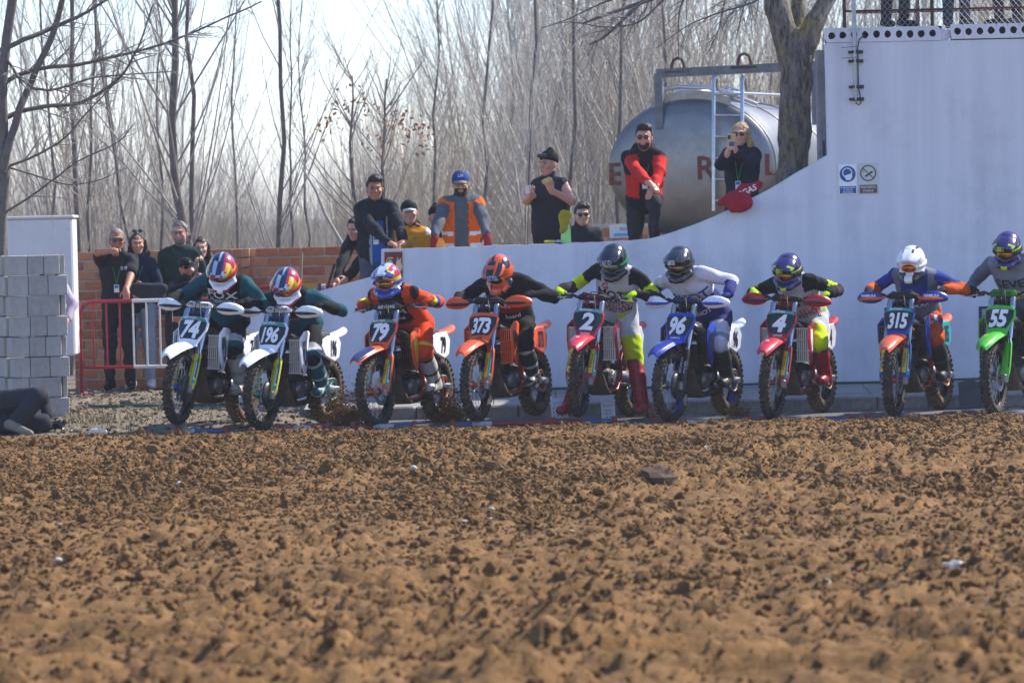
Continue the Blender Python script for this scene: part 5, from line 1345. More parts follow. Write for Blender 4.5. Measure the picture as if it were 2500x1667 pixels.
def helmet(root, hx, look):
    """motocross helmet with goggles and peak as parts of the rider"""
    sp = look['helmet']; mats = [mat('shell ' + c, c, .22, .0 if not c.endswith('s') else .8, coat=.6) for c in sp['cols']]
    key = 'helmet'
    if key not in MESH:
        pr = [ell((0, .022, .042), (.124, .150, .128), None, 0, .03), ell((0, .03, -.045), (.116, .122, .115), None, 0, .05),
              cone((-.10, -.045, -.085), (-.045, -.138, -.102), .038, .030, 1, .03), cone((.10, -.045, -.085), (.045, -.138, -.102), .038, .030, 1, .03), cone((-.045, -.138, -.102), (.045, -.138, -.102), .030, .030, 1, .03),
              cone((0, -.14, -.100), (0, -.168, -.108), .032, .024, 1, .03),
              ('s', np.array((0., -.15, -.004)), np.array((.100, .10, .056)), np.eye(3), 0, .012), ('s', np.array((0., 0.02, -.17)), np.array((.085, .10, .075)), np.eye(3), 0, .02),
              ('s', np.array((-.03, -.205, -.092)), np.array((.012, .02, .014)), np.eye(3), 0, .006), ('s', np.array((.03, -.205, -.092)), np.array((.012, .02, .014)), np.eye(3), 0, .006)]
        MESH[key] = sdf_mesh(pr, .0095, cut=lambda X, Y, Z: -.145 - Z)
    V, F, lab = MESH[key]; C = V[F].mean(1)
    mi = sp['pick'](C[:, 0], C[:, 1], C[:, 2])
    h = vf_obj('helmet', V, F, mats, mi, root); h.matrix_local = hx
    # goggles
    if 'gog' not in MESH:
        MESH['gog'] = (sdf_mesh([ell((0, -.085, -.003), (.090, .055, .052), None, 0, .02), ('s', np.array((0., -.15, -.003)), np.array((.084, .066, .045)), np.eye(3), 0, .006)], .008), sdf_mesh([ell((0, -.090, -.003), (.086, .046, .046))], .010))
    (V1, F1, _), (V2, F2, _) = MESH['gog']
    gf = vf_obj('goggle_frame', V1, F1, [plastic(sp.get('frame', '#d8d8d8'), 0)], None, h)
    lens = mat('goggle lens ' + sp.get('lens', '#c98a2a'), sp.get('lens', '#c98a2a'), .06, .85, col2=sp.get('lens2', '#5a2f14'), vscale=9)
    vf_obj('goggle_lens', V2, F2, [lens], None, h)
    MB().tube([(x, y, .0) for x, y in ((-.092, -.09), (-.122, -.04), (-.128, .03), (-.11, .10))], [.012, .016, .016, .014], 5).tube([(x, y, .0) for x, y in ((.092, -.09), (.122, -.04), (.128, .03), (.11, .10))], [.012, .016, .016, .014], 5).build('goggle_strap', cloth(sp.get('strap', '#2b2b2b')), h)
    # peak
    mb = MB(); top = []; nX = 13
    rows_ = []
    for f in np.linspace(0, 1, 9):
        y = -.030 - .185 * f; z = .160 - .016 * f - .034 * f * f; w = .112 + .008 * math.sin(f * PI) - .020 * f ** 3
        rows_.append([(x * w, y + .045 * abs(x) ** 3 * f, z - (.052 - .012 * f) * abs(x) ** 2.6 + (.006 if abs(abs(x) - .35) < .12 else 0)) for x in np.linspace(-1, 1, nX)])
    V = [p for r in rows_ for p in r] + [(p[0] * .97, p[1] + .004, p[2] - .007) for r in rows_ for p in r]; n = len(rows_) * nX; Fq = []
    for i in range(len(rows_) - 1):
        for j in range(nX - 1):
            a, b, c_, d = i * nX + j, i * nX + j + 1, (i + 1) * nX + j + 1, (i + 1) * nX + j; Fq += [(a, d, c_, b), (n + a, n + b, n + c_, n + d)]
    edge = [i * nX for i in range(len(rows_))] + [(len(rows_) - 1) * nX + j for j in range(1, nX)] + [i * nX + nX - 1 for i in range(len(rows_) - 2, -1, -1)]
    for a, b in zip(edge, edge[1:]): Fq.append((a, n + a, n + b, b))
    Vn = np.array(V); Fn = np.array(Fq); Cn = Vn[Fn].mean(1)
    pk = vf_obj('helmet_peak', Vn, Fn, mats, sp['peak'](Cn[:, 0], Cn[:, 1], Cn[:, 2]), h)
    bv = BVHTree.FromPolygons([tuple(v) for v in Vn], [tuple(f) for f in Fn])
    for (tx, size, x, y, col) in sp.get('marks', ()):
        Vt, Ft = text_mesh(tx, size, bold=.03, fine=True); pts = []
        for p in Vt:
            q = Vector((x + float(p[0]), y + float(p[1]) , .4)); hit = bv.ray_cast(q, Vector((0, 0, -1)), 1.0)
            pts.append(tuple((hit[0] if hit[0] is not None else Vector((q.x, q.y, .08))) + Vector((0, -.001, .003))))
        me = bpy.data.meshes.new('lettering'); me.from_pydata(pts, [], Ft); me.materials.append(paint(col, .4)); me.update(); ob('lettering', me, pk)
    return h
# ------------------------------------------------------------------ riders
def rider(num, hpx, look, head_a=None, hyaw=0.0, hpitch=.5, hroll=0.0, pel=(.55, 0, .99), lf=None, rf=None, elb=.9, foot_out=0.0):
    """hpx: photo pixel of the helmet centre; head_a: position along the bike"""
    broot, M, MS = BIKES[num]
    fwd = (M.to_3x3() @ Vector((0, -1, 0))); left = (M.to_3x3() @ Vector((1, 0, 0)))
    # depth of the head: on the bike's own line at head_a
    hb = M @ P(head_a, 0, 1.4); head = at(hpx[0], hpx[1] + 4, hb.y)
    W = lambda a, s, z: M @ P(a, s, z)
    pelv = W(*pel)
    # helmet is turned with the head: its centre sits over the neck
    root = empty('person', (pelv.x, pelv.y, 0))
    o = root.location.copy()
    yaw0 = math.atan2(fwd.x, -fwd.y)
    HR = eulR(yaw0 + hyaw, hpitch * .95 + .03, hroll)
    headj = head - HR @ Vector((0, -.02, .01))
    tv = (headj - pelv); neck = headj - (HR @ Vector((0, -.035, .10))) * 1.0 - fwd * .035
    sc = neck + (pelv - neck).normalized() * .05
    spine = (neck - pelv).normalized()
    lat = (left - spine * left.dot(spine)).normalized(); w = look.get('shw', .20)
    J = dict(pel=pelv, neck=neck, head=headj, HR=HR, shL=sc + lat * w, shR=sc - lat * w)
    grip = {'L': MS @ GRIP[1], 'R': MS @ GRIP[-1]}
    for sd, sg in (('L', 1), ('R', -1)):
        sh = J['sh' + sd]; gp = grip[sd]
        hd = ((fwd * .75 - left * sg * .35 + Vector((0, 0, -.25)))).normalized(); wr = gp - hd * .075 + Vector((0, 0, .035))
        J['el' + sd] = ik(sh, wr, .30, .275, left * sg * elb * .75 + Vector((0, 0, look.get('elz', -.38))) - fwd * .62); J['wr' + sd] = wr
        J['hd' + sd] = hd; J['pn' + sd] = Vector((0, 0, -1))
        hip = pelv + left * sg * .085 - spine * .02; J['hip' + sd] = hip
        ft = (lf if sd == 'L' else rf) or (.50, sg * .205, .385, .66, sg * .215, .345)
        an = W(*ft[:3]); to_ = W(*ft[3:6]); J['an' + sd] = an; J['to' + sd] = to_
        J['kn' + sd] = ik(hip, an, .41, .41, fwd * 1.0 + left * sg * .22 + Vector((0, 0, .25)))
    J = {k: (v - o if isinstance(v, Vector) and k[:2] not in ('hd', 'pn') else v) for k, v in J.items()}
    look = dict(look); look.setdefault('s', 1.0); look.setdefault('girth', 1.12); look.setdefault('puff', .026); look.setdefault('lpuff', .026); look.setdefault('wr', .0115); look.setdefault('leg_end', .22); look.setdefault('curl', .95)
    hx = figure(root, J, look)
    helmet(root, Matrix.Translation(J['head']) @ HR.to_4x4(), look)
    tagit(root, look['label'], 'person', 'riders on the start line')
    return root
def c_(h): return cloth(h, .18)
def w_(*conds):
    return conds
def zones(default, *rules):
    """rules: (index, function(ctx) -> mask), later rules win"""
    def f(ctx):
        mi = np.full(len(ctx['lab']), default)
        for i, fn in rules: mi[fn(ctx)] = i
        return mi
    return f
arm = lambda c: (c['lab'] >= 1) & (c['lab'] <= 4)
fore = lambda a, b: (lambda c: arm(c) & (c['t'] > a) & (c['t'] < b))
tors = lambda c: (c['lab'] == 0) | (c['lab'] == 5)
def hz_const(i): return lambda x, y, z: np.full(len(x), i)
def hz_bull(x, y, z):   # 0 silver, 1 navy, 2 red, 3 yellow, 4 white
    m = np.where(x < 0, 1, 0); m = np.where((z > .06) & (x > .02) & (y > -.06), 1, m)
    m = np.where((x > .06) & (z > .0) & (z < .09) & (y < .06), 3, m); m = np.where((x > .05) & (z > .045) & (y > -.02) & (y < .09), 2, m)
    m = np.where((z < -.055), 4, m); m = np.where((z < -.085) & (np.abs(x) > .03), 2, m); m = np.where((x < -.07) & (z > .0), 3, m); return m
def pk_bull(x, y, z):
    m = np.where((x < -.045) | ((x > .0) & (x < .055)), 1, 0); m = np.where(y < -.19, 1 - np.minimum(m, 1), m)
    m = np.where((x > .06) & (y > -.15), 2, m); m = np.where((np.abs(x) > .085), 3, m); return m
def pk_79(x, y, z): m = np.where((np.abs(x) > .045), 1, 0); m = np.where((x > .03) & (y > -.13), 3, m); m = np.where((x > .06) & (y > -.11), 2, m); return m
def hz_79(x, y, z):
    m = np.where((x < 0), 1, 0); m = np.where((x > .06) & (z > .0) & (y < .06), 3, m); m = np.where((x > .06) & (z > .05), 2, m); return np.where(z < -.05, 1, m)
def hz_373(x, y, z): m = np.where(np.abs(np.sin(x * 38 + z * 20)) > .55, 1, 0); m = np.where((z < -.05) & (np.abs(x) < .05), 1, m); return np.where((np.abs(x) > .085) & (z > -.03) & (z < .05), 1, m)
def pk_373(x, y, z): return np.where(((np.abs(x) > .030) & (np.abs(x) < .055)) | ((np.abs(x) < .03) & (y > -.13) & (y < -.07)) | (np.abs(x) > .092), 1, 0)
def hz_pur(x, y, z): m = np.where(np.sin(x * 30 + y * 22) * np.sin(z * 26 + y * 18) > .45, 1, 0); m = np.where((np.abs(x) > .07) & (np.abs(z - .03) < .012), 2, m); return np.where((z < -.09) & (np.abs(x) < .03), 2, m)
def pk_pur(x, y, z): m = np.where(np.sin(x * 24 + y * 20) > .35, 1, 0); return np.where((np.abs(x) > .05) & (np.abs(y + .17 - np.abs(x) * .3) < .012), 2, m)
def hz_white(x, y, z): m = np.where((z < -.05) & (np.abs(x) > .04) & (y < -.03), 1, 0); return np.where((np.abs(x) > .05) & (np.abs(x) < .075) & (z > .09) & (y > 0), 1, m)
def pk_white(x, y, z): return np.where(((np.abs(x) > .035) & (np.abs(x) < .06) & (y > -.10)) | ((np.abs(x) > .05) & (y < -.205)) | ((np.abs(x) < .012) & (y < -.16) & (np.abs(np.sin(y * 90)) > .7)), 1, 0)
BULL = dict(cols=['#aab4c6', '#1c2b52', '#b01c34', '#d8a820', '#e8e8ec'], pick=hz_bull, peak=pk_bull, frame='#8a2a34', lens='#c07a4a', lens2='#3a2a38', strap='#b01c34', marks=[('BELL', .035, -.02, -.20, '#c02030')])
PUR = dict(cols=['#2a1d5e', '#12102a', '#b8d820'], pick=hz_pur, peak=pk_pur, frame='#1c1c22', lens='#c9a02a', lens2='#7a3020', strap='#222222', marks=[('BELL', .034, 0, -.215, '#b8d820')])
DKT = '#10242a'
TEALJ = dict(top=[c_('#15505a'), c_('#121416')], topname='jersey', legs=[c_('#17555f'), c_('#15171a'), c_('#b9bcc0')], gloves=c_('#15161a'), helmet=BULL, boot_top=1,
    pick=zones(0, (1, lambda c: tors(c) & (np.abs(c['u']) < .17) & (c['h'] > .50)), (1, fore(1.25, 3))), lpick=zones(0, (1, lambda c: (c['t'] > .15) & (c['t'] < .72)), (2, lambda c: (c['t'] > .74) & (c['t'] < .98)), (1, lambda c: c['t'] > 1.12)))
rider('74', (541, 660), dict(TEALJ, label='rider in teal and black kit with white boots on bike 74', boots=[mat('boot w', '#c9c6c2', .5, 0, .2, 12, dirt=.3), M_BLK, mat('boot strap', '#9a9a98', .5)],
      decals=[('FOX', .10, 0, .70, '#c9cccf', dict(squeeze=1.6)), ('Husqvarna', .062, .0, .55, '#9fb0b8', {}), ('Rockstar', .05, 0, .43, '#c43a4a', {})], seed=2), .80, .10, .72, .05, pel=(.44, .03, 1.03))
rider('196', (698, 696), dict(TEALJ, label='rider in teal and black kit with teal boots on bike 196', boots=[mat('boot t', '#16606a', .5, 0, .3, 12, dirt=.2), M_BLK, mat('boot strap t', '#b9c4c6', .5)],
      decals=[('FOX', .09, .02, .74, '#c9cccf', dict(squeeze=1.6)), ('Rockstar', .05, 0, .5, '#c43a4a', {})], seed=3), .92, .08, .62, .0)
rider('79', (944, 682), dict(label='rider in orange kit with dark chest and white boots on bike 79', top=[c_('#dd4a16'), c_('#1c1518'), c_('#2b3a8c'), c_('#d8c832')], topname='jersey', legs=[c_('#dd4718'), c_('#d8c832')],
      pick=zones(0, (1, lambda c: tors(c) & (np.abs(c['u']) < .125) & (c['h'] > .35)), (2, fore(1.35, 1.7)), (3, fore(1.7, 3)), (1, lambda c: arm(c) & (c['t'] < .12))), lpick=zones(0, (1, lambda c: (c['t'] > .92) & (c['t'] < 1.02) & (c['lab'] == 11))),
      gloves=c_('#c8441a'), boots=[mat('boot w', '#c9c6c2', .5), M_BLK, M_BLK], boot_top=1, helmet=dict(cols=['#b4bccb', '#1d3a86', '#a82038', '#d8b428'], pick=hz_79, peak=pk_79, frame='#c02a2a', lens='#c9983a', lens2='#5c4a2a', strap='#24408c'),
      decals=[('A', .12, .05, .72, '#d8d8da', dict(shear=.3, squeeze=1.5)), ('RAM', .05, .02, .52, '#e8e8e8', {}), ('Red Bull', .06, .02, .36, '#d0303a', {})], seed=4), 1.02, .12, .22, -.05, pel=(.50, 0, .97))
rider('373', (1215, 664), dict(label='rider in black kit with a red chest band on bike 373', top=[c_('#17181b'), c_('#8c1424')], topname='jersey', legs=[c_('#17181b'), c_('#8c1424')],
      pick=zones(0, (1, lambda c: tors(c) & (c['f'] > .0) & (c['h'] > .36) & (c['h'] < .66)), (1, lambda c: arm(c) & (c['t'] > 1.02) & (c['t'] < 1.25) & (c['lab'] == 4))), lpick=None,
      gloves=c_('#15161a'), boots=[M_BLK, mat('boot sole w', '#c9c6c2', .5), mat('boot grey', '#b8b8b8', .5)], boot_top=1, helmet=dict(cols=['#16181b', '#d8541e'], pick=hz_373, peak=pk_373, frame='#c8822a', lens='#7a5a2a', lens2='#1c1410', strap='#c8541e', marks=[('airoh', .05, .03, -.205, '#8fb4d8')]),
      decals=[('KINI', .135, .03, .60, '#e4e4e6', dict(bold=.03)), ('board', .06, .06, .30, '#d8d8da', {})], seed=5), .94, .02, .66, -.06, pel=(.46, .02, .98), elb=1.1)
MOTS = dict(top=[c_('#c4c4ca'), c_('#14151a'), c_('#c4dc14'), c_('#3a2430')], topname='jersey', legs=[c_('#c9c9ce'), c_('#c4dc14')], boot_top=1,
      pick=zones(0, (1, lambda c: arm(c) | (tors(c) & (np.abs(c['u']) > .13) & (c['h'] > .80)) | (c['lab'] == 5)), (2, fore(.46, .86)), (3, fore(1.0, 1.5)), (1, fore(1.5, 3)), (2, lambda c: tors(c) & (c['h'] < .14) & (c['u'] > .05))),
      lpick=zones(0, (1, lambda c: (c['t'] > .60))), gloves=c_('#b4d81c'), boots=[mat('boot red', '#a31226', .42, 0, .2, 10, dirt=.2), mat('boot red sole', '#8c1424', .5), mat('boot red buckle', '#7c0e20', .4)])
rider('2', (1496, 635), dict(MOTS, label='rider in white and black kit with neon gloves and both red boots off the pegs', helmet=dict(cols=['#14171c', '#23272e'], pick=lambda x, y, z: np.where(np.abs(np.sin(x * 30)) > .9, 1, 0), peak=lambda x, y, z: np.where(np.abs(np.abs(x) - .04) < .008, 1, 0), frame='#16181c', lens='#3aa0a0', lens2='#8a7a2a', strap='#15803a', marks=[('SHOEI', .04, 0, -.215, '#9fb4c4')]),
      decals=[('MOTS', .125, .0, .56, '#16161a', dict(bold=.03)), ('MEQUITEC', .06, .0, .41, '#22242c', dict(bold=.03)), ('G', .09, -.09, .74, '#b02034', dict(bold=.03)), ('GASGAS', .07, .02, .30, '#b02034', {}), ('RACING TEAM', .045, .02, .22, '#202024', {}), ('PIRELLI', .035, .10, .67, '#c9a02a', {})], seed=6), .86, .02, .48, -.04, pel=(.42, .03, 1.02), lf=(.62, .34, .13, .78, .37, .07), rf=(.55, -.42, .12, .72, -.44, .07))
rider('96', (1657, 640), dict(label='rider in white and purple kit with matt black helmet on bike 96', top=[c_('#cfd0e0'), c_('#2c2f74')], topname='jersey', legs=[c_('#2a2e6c'), c_('#cfd0de'), c_('#8f9aa0')], gloves=c_('#23347c'), boots=[M_BLK, mat('boot blk sole', '#2a2522', .6, dirt=.4), mat('boot blk strap', '#3a3a3a', .4)], boot_top=1,
      pick=zones(0, (1, lambda c: tors(c) & (c['h'] < .58 - .25 * np.abs(c['u']))), (1, fore(1.25, 3))), lpick=zones(0, (1, lambda c: (c['t'] > .42)), (2, lambda c: (c['t'] > .8) & (c['t'] < 1.0) & (c['lab'] == 11))),
      helmet=dict(cols=['#1d1f22', '#2c2f33'], pick=hz_const(0), peak=lambda x, y, z: np.where(np.abs(np.abs(x) - .05) < .01, 1, 0), frame='#25272a', lens='#b09a6a', lens2='#4a2a22', strap='#2a2a2a', marks=[('MFR', .04, .0, -.22, '#e4e4e6')]),
      decals=[('SHOT', .15, .01, .64, '#34387c', dict(bold=.015)), ('SHOT', .06, .05, .30, '#e4e4ec', {})], seed=7), .95, .05, .36, .0, pel=(.46, .02, .98), elb=1.1)
rider('4', (1921, 658), dict(MOTS, label='rider in white and black kit with purple helmet on bike 4', helmet=PUR, decals=[('MOTS', .125, .03, .60, '#16161a', dict(bold=.03)), ('GASGAS', .085, .05, .36, '#b02034', dict(bold=.02)), ('RACING TEAM', .05, .06, .27, '#202024', {}), ('PIRELLI', .04, .09, .73, '#c9a02a', {})], seed=8), .95, -.02, .42, .06, pel=(.46, .02, .97), elb=1.1)
rider('315', (2224, 640), dict(label='rider in orange and blue kit with white helmet on bike 315', top=[c_('#6f7482'), c_('#1f3a8c'), c_('#d05a22')], topname='jersey', legs=[c_('#c9551e'), c_('#27408c'), c_('#c9ccd6')], gloves=c_('#2a2a30'), boots=[M_BLK, mat('boot blk sole', '#2a2522', .6), mat('boot blk strap', '#4a4a48', .4)], boot_top=1,
      pick=zones(0, (1, lambda c: (arm(c) & (c['t'] < .75)) | (tors(c) & (np.abs(c['u']) < .13) & (c['h'] > .38) & (c['f'] > 0))), (2, fore(.75, 3)), (2, lambda c: tors(c) & (c['h'] < .12))), lpick=zones(0, (1, lambda c: (c['t'] > .35) & (c['t'] < .66) & (np.sin(c['C'][:, 2] * 60) > -.2)), (2, lambda c: (c['t'] > .45) & (c['t'] < .62) & (np.sin(c['C'][:, 0] * 70) > .4))),
      helmet=dict(cols=['#e4e4e6', '#1c1e22'], pick=hz_white, peak=pk_white, frame='#e0e0e0', lens='#d08a2a', lens2='#a03a1c', strap='#d8d8d8'), decals=[('KTM', .12, .0, .58, '#d8601e', dict(bold=.03, shear=.2)), ('NAMURA', .05, .02, .43, '#d8d8dc', {})], seed=9), .95, .02, .34, .0, pel=(.46, 0, .97), elb=1.1)
rider('55', (2458, 606), dict(label='rider in grey kit with purple helmet on bike 55', top=[c_('#5a6672'), c_('#7c8896')], topname='jersey', legs=[c_('#4c5660')], gloves=c_('#14151a'), boots=[M_BLK, M_BLK, M_BLK], boot_top=1, pick=zones(0, (1, lambda c: tors(c) & (c['h'] > .45))),
      helmet=PUR, decals=[('SEVEN', .13, .03, .66, '#15161a', dict(bold=.02, squeeze=1.1)), ('MADE', .07, .06, .46, '#e0e0e4', {}), ('MOTOS', .05, .08, .38, '#d8c832', {})], seed=10), .95, .0, .40, .04, pel=(.46, .04, .99), elb=.8)
# ------------------------------------------------------------------ spectators, marshals and photographers
STAND = dict(pel=(0, 0, .95), neck=(0, .01, 1.46), head=(0, -.02, 1.615), shL=(.165, .0, 1.405), shR=(-.165, 0, 1.405), elL=(.225, .03, 1.13), elR=(-.225, .03, 1.13), wrL=(.25, -.06, .89), wrR=(-.25, -.06, .89),
             hipL=(.088, 0, .92), hipR=(-.088, 0, .92), knL=(.10, -.015, .50), knR=(-.10, -.015, .50), anL=(.11, .03, .085), anR=(-.11, .03, .085), toL=(.135, -.125, .045), toR=(-.135, -.125, .045))
def person(hp, Y, feet_z, look, rz=0.0, wr=None, pole=None, pose=None, lean=0.0, hyaw=0, hpitch=0, hroll=0, group=None, height=None):
    """hp: photo pixel of the head's centre at depth Y. wr: wrist targets as world points. lean: trunk tilt forward"""
    hw = at(hp[0], hp[1], Y); s = look.get('s') or (hw.z - feet_z) / 1.615
    J = {k: Vector(v) * s for k, v in STAND.items()}
    fem = look.get('female')
    if fem:
        for k in ('shL', 'shR', 'elL', 'elR'): J[k].x *= .88
    if lean:
        R = Matrix.Rotation(lean, 3, 'X'); pz = J['pel'].copy()
        for k in ('neck', 'head', 'shL', 'shR', 'elL', 'elR', 'wrL', 'wrR'): J[k] = pz + R @ (J[k] - pz)
    Rz = Matrix.Rotation(rz, 3, 'Z')
    base = hw - Rz @ J['head']; 
    base = Vector((base.x, base.y, base.z if lean or look.get('s') else feet_z))
    root = empty('person', base, rz); look = dict(look, s=look.get('gs', s)); look['wr'] = look.get('wr', .012)
    iM = (Matrix.Translation(base) @ Rz.to_4x4()).inverted()
    if pose:
        for k, v in pose.items(): J[k] = Vector(v) * s
    for sd, tgt in (wr or {}).items():
        J['wr' + sd] = iM @ tgt
        pv = Rz.inverted() @ Vector((pole or {}).get(sd, (.5 if sd == 'L' else -.5, .3, -.6)))
        J['el' + sd] = ik(J['sh' + sd], J['wr' + sd], .29 * s, .265 * s, pv)
    for k in ('hdL', 'hdR', 'pnL', 'pnR'):
        if k in look: J[k] = Rz.inverted() @ Vector(look[k])
    J['HR'] = eulR(hyaw, hpitch, hroll)
    hx = figure(root, J, look)
    tagit(root, look['label'], 'person', group)
    return root, J, hx
BLK = c_('#22242a'); NAV = c_('#1f2a42'); DKG = c_('#303338')
SHO = [c_('#1a1a1c'), mat('shoe sole', '#c8c4bc', .7)]
JEAN = c_('#8fa3b8'); BJEAN = c_('#2a2c31')
GL = 'spectators behind the crowd barrier'
GW = 'people behind the white wall'
# -- left, behind the crowd barrier
gzl = .135
person((285, 588), 47.7, gzl, dict(label='balding man in black polo and sunglasses pointing over the crowd barrier', top=[BLK], topname='polo_shirt', sleeve=.75, legs=[BLK], boots=SHO, hair='short', hairc='#9c8270', hamp=.001, glasses='sun', lanyard=1, lany=.38, skin=1, girth=1.12, puff=.02, curlR=.9, hdR=(.15, -.95, .05), pnR=(.2, 0, -1), hdL=(.05, -.5, -.5), pnL=(0, 0, -1), decals=[('019', .06, .09, .72, '#d8d8da', {})], seed=21, collar=1),
       wr=dict(R=at(278, 612, 47.25), L=at(308, 708, 47.05)), pole=dict(R=(-1, .2, .15), L=(.6, .5, -.3)), hyaw=.15, group=GL)
person((336, 597), 47.9, gzl, dict(label='woman in navy sweater and pale jeans with sunglasses pushed up', top=[NAV], topname='sweater', legs=[JEAN], boots=[c_('#d4d4d4'), mat('shoe sole', '#c8c4bc', .7)], hair='long', hairc='#2a1c16', glasses='top', lanyard=1, lany=.45, female=True, hdL=(-.6, -.5, -.1), seed=22),
       wr=dict(L=at(352, 700, 47.6), R=at(318, 720, 47.7)), hyaw=.12, group=GL)
tagit(vf_obj('jacket', *sdf_mesh([cone(at(330, 705, 47.5), at(395, 706, 47.4), .07, .06), cone(at(345, 715, 47.5), at(390, 730, 47.4), .075, .07), cone(at(388, 712, 47.4), at(398, 760, 47.4), .06, .04)], .016, noise=wrinkle(.012, 4, .8))[:2], [DKG], None, None), 'dark grey jacket hung over a woman\'s arm at the barrier', 'jacket')
person((439, 571), 48.1, gzl, dict(label='grey haired man with glasses and beard in a dark green sweater', top=[c_('#1f3a34')], topname='sweater', legs=[DKG], boots=SHO, hair='short', hairc='#7a7672', glasses='clear', beard=1, girth=1.08, collar=0, seed=23, puff=.024), hyaw=-.1, group=GL)
person((492, 607), 48.2, gzl, dict(label='young woman with long brown hair and a hand at her chin', top=[BLK], topname='coat', legs=[BLK], boots=SHO, hair='long', hairc='#33231b', female=True, skin=2, curlR=1.0, hdR=(.2, -.2, .9), seed=24), wr=dict(R=at(478, 648, 47.95)), pole=dict(R=(-.5, -.2, -1)), group=GL)
rp, J, hx = person((455, 656), 44.6, .10, dict(label='man in dark cap and jacket with orange stripe filming with a phone', top=[c_('#14161c'), c_('#d8641c'), c_('#8f959c')], topname='jacket', pick=zones(0, (2, lambda c: tors(c) & (c['h'] > .14) & (c['h'] < .19)), (1, lambda c: tors(c) & (c['h'] > .05) & (c['h'] < .14)), (2, lambda c: tors(c) & (c['h'] > .0) & (c['h'] < .05))), legs=[BLK], boots=SHO, hair='short', hairc='#14110f', cap=('#14161e', '#14161e', 'o', '#d8b428'), beard=1, skin=1, collar=1, curl=.7, hdL=(-.3, -.3, .8), pnL=(-.6, 0, 0), hdR=(.4, -.4, .7), seed=25, hem=.12),
       wr=dict(L=at(484, 678, 44.3), R=at(470, 690, 44.3)), pole=dict(L=(1, .0, -.6), R=(-1, .1, -.5)), hyaw=.5, hpitch=.1, group=GL)
tagit(MB().box((0, 0, 0), (.012, .075, .15), Matrix.Rotation(.5, 3, 'Z'), bev=.004).build('phone', mat('phone grey', '#3a3c40', .3), None, at(479, 655, 44.22)), 'phone held up by the man in the dark cap', 'phone')
person((120, 660), 44.4, .10, dict(label='person in a lilac jacket mostly hidden behind the block pillar', top=[c_('#b9a9b4')], topname='jacket', legs=[c_('#3a68b8')], boots=SHO, hair='long', hairc='#2a1c16', female=True, puff=.035, wr=.007, seed=26), wr=dict(L=at(165, 780, 44.1)), pole=dict(L=(1, .1, .1)), group=GL)
# -- photographer lying at the left edge
rt = empty('person', (at(-10, 1050, 40.6).x, 40.6, .03)); o_ = rt.location.copy()
def lp(px, py, Y): return at(px, py, Y) - o_
JL = dict(pel=lp(-62, 1003, 40.8), neck=lp(15, 972, 41.35), head=lp(55, 985, 41.5), shL=lp(45, 975, 41.2), shR=lp(-20, 985, 41.5), elL=lp(104, 975, 41.05), wrL=lp(122, 1024, 40.75), elR=lp(60, 1040, 41.4), wrR=lp(116, 1040, 40.9),
          hipL=lp(-55, 985, 40.7), hipR=lp(-55, 1024, 40.7), knL=lp(94, 970, 40.4), anL=lp(34, 1034, 40.3), toL=lp(74, 1058, 40.15), knR=lp(100, 1034, 40.55), anR=lp(-5, 1042, 40.5), toR=lp(-40, 1055, 40.4), hdL=Vector((.3, -.3, -.3)), hdR=Vector((.5, -.2, 0)))
JL['HR'] = eulR(.6, .5, .3)
figure(rt, JL, dict(top=[c_('#1d1e22')], legs=[c_('#34353c')], boots=[mat('trail shoe', '#8a7f70', .8, 0, .4, 20), mat('shoe sole grey', '#7c8084', .7)], hair='short', gloves=c_('#1a1a1c'), s=.97, lpuff=.036, wr=.010, seed=30, leg_end=.86))
tagit(rt, 'photographer in dark clothes lying on the ground below the block pillar', 'person')
cm = empty('camera_body', at(128, 1036, 40.65)); tagit(cm, 'black camera with lens hood held by the lying photographer', 'camera')
MB().box((-.03, 0, 0), (.09, .12, .10), bev=.015).build('body', M_BLACKP, cm)
MB().lathe([(.03, 0), (.038, .01), (.038, .05), (.044, .055), (.05, .11), (.046, .11), (.036, .06), (0, .06)], (.0, 0, 0), (1, -.25, 0), 20).build('lens', M_BLACKP, cm)
# -- behind the low wall
person((915, 462), 44.15, .58, dict(label='dark haired man in black jacket leaning with clasped hands on the wall end', s=1.02, top=[c_('#1f232b'), c_('#2c5fae'), c_('#9aa0a8')], topname='jacket', pick=zones(0, (1, lambda c: tors(c) & (np.abs(c['u'] - .03) < .045 + .03 * (c['h'] < .4)) & (c['f'] > .05) & (c['h'] < .72)), (2, lambda c: tors(c) & (np.abs(c['u'] - .03) < .05) & (c['f'] > .05) & (c['h'] > .42) & (c['h'] < .52)), (2, lambda c: tors(c) & (np.abs(np.abs(c['u'] - .03) - .085) < .011) & (c['f'] > .04) & (c['h'] < .8))), legs=[c_('#4a5260')], boots=SHO, hair='quiff', hairc='#14110f', hamp=.006, skin=1, beard=0, lanyard=1, lany=.42, girth=1.12, puff=.03, hem=.2, hdL=(-.4, -.6, -.1), hdR=(.7, -.5, -.1), pnL=(0, 0, -1), pnR=(0, 0, -1), seed=31),
       lean=.28, wr=dict(L=at(985, 592, 43.75), R=at(948, 594, 43.72)), pole=dict(L=(1, .2, -.3), R=(-1, .3, -.4)), hpitch=.05, hyaw=.1, group=GW)
person((868, 560), 45.6, .5, dict(label='bending person in black jacket beside the man at the wall end', s=1.0, top=[c_('#1c1e22')], topname='jacket', legs=[c_('#22242a')], boots=SHO, hair='short', puff=.032, girth=1.12, hem=.15, seed=32, hdR=(-.2, -.3, -.8)), lean=1.05, rz=-.55, wr=dict(R=at(822, 690, 45.0), L=at(845, 680, 45.1)), pole=dict(R=(-.6, .3, .2), L=(.6, .3, 0)), hpitch=.2, group=GW)
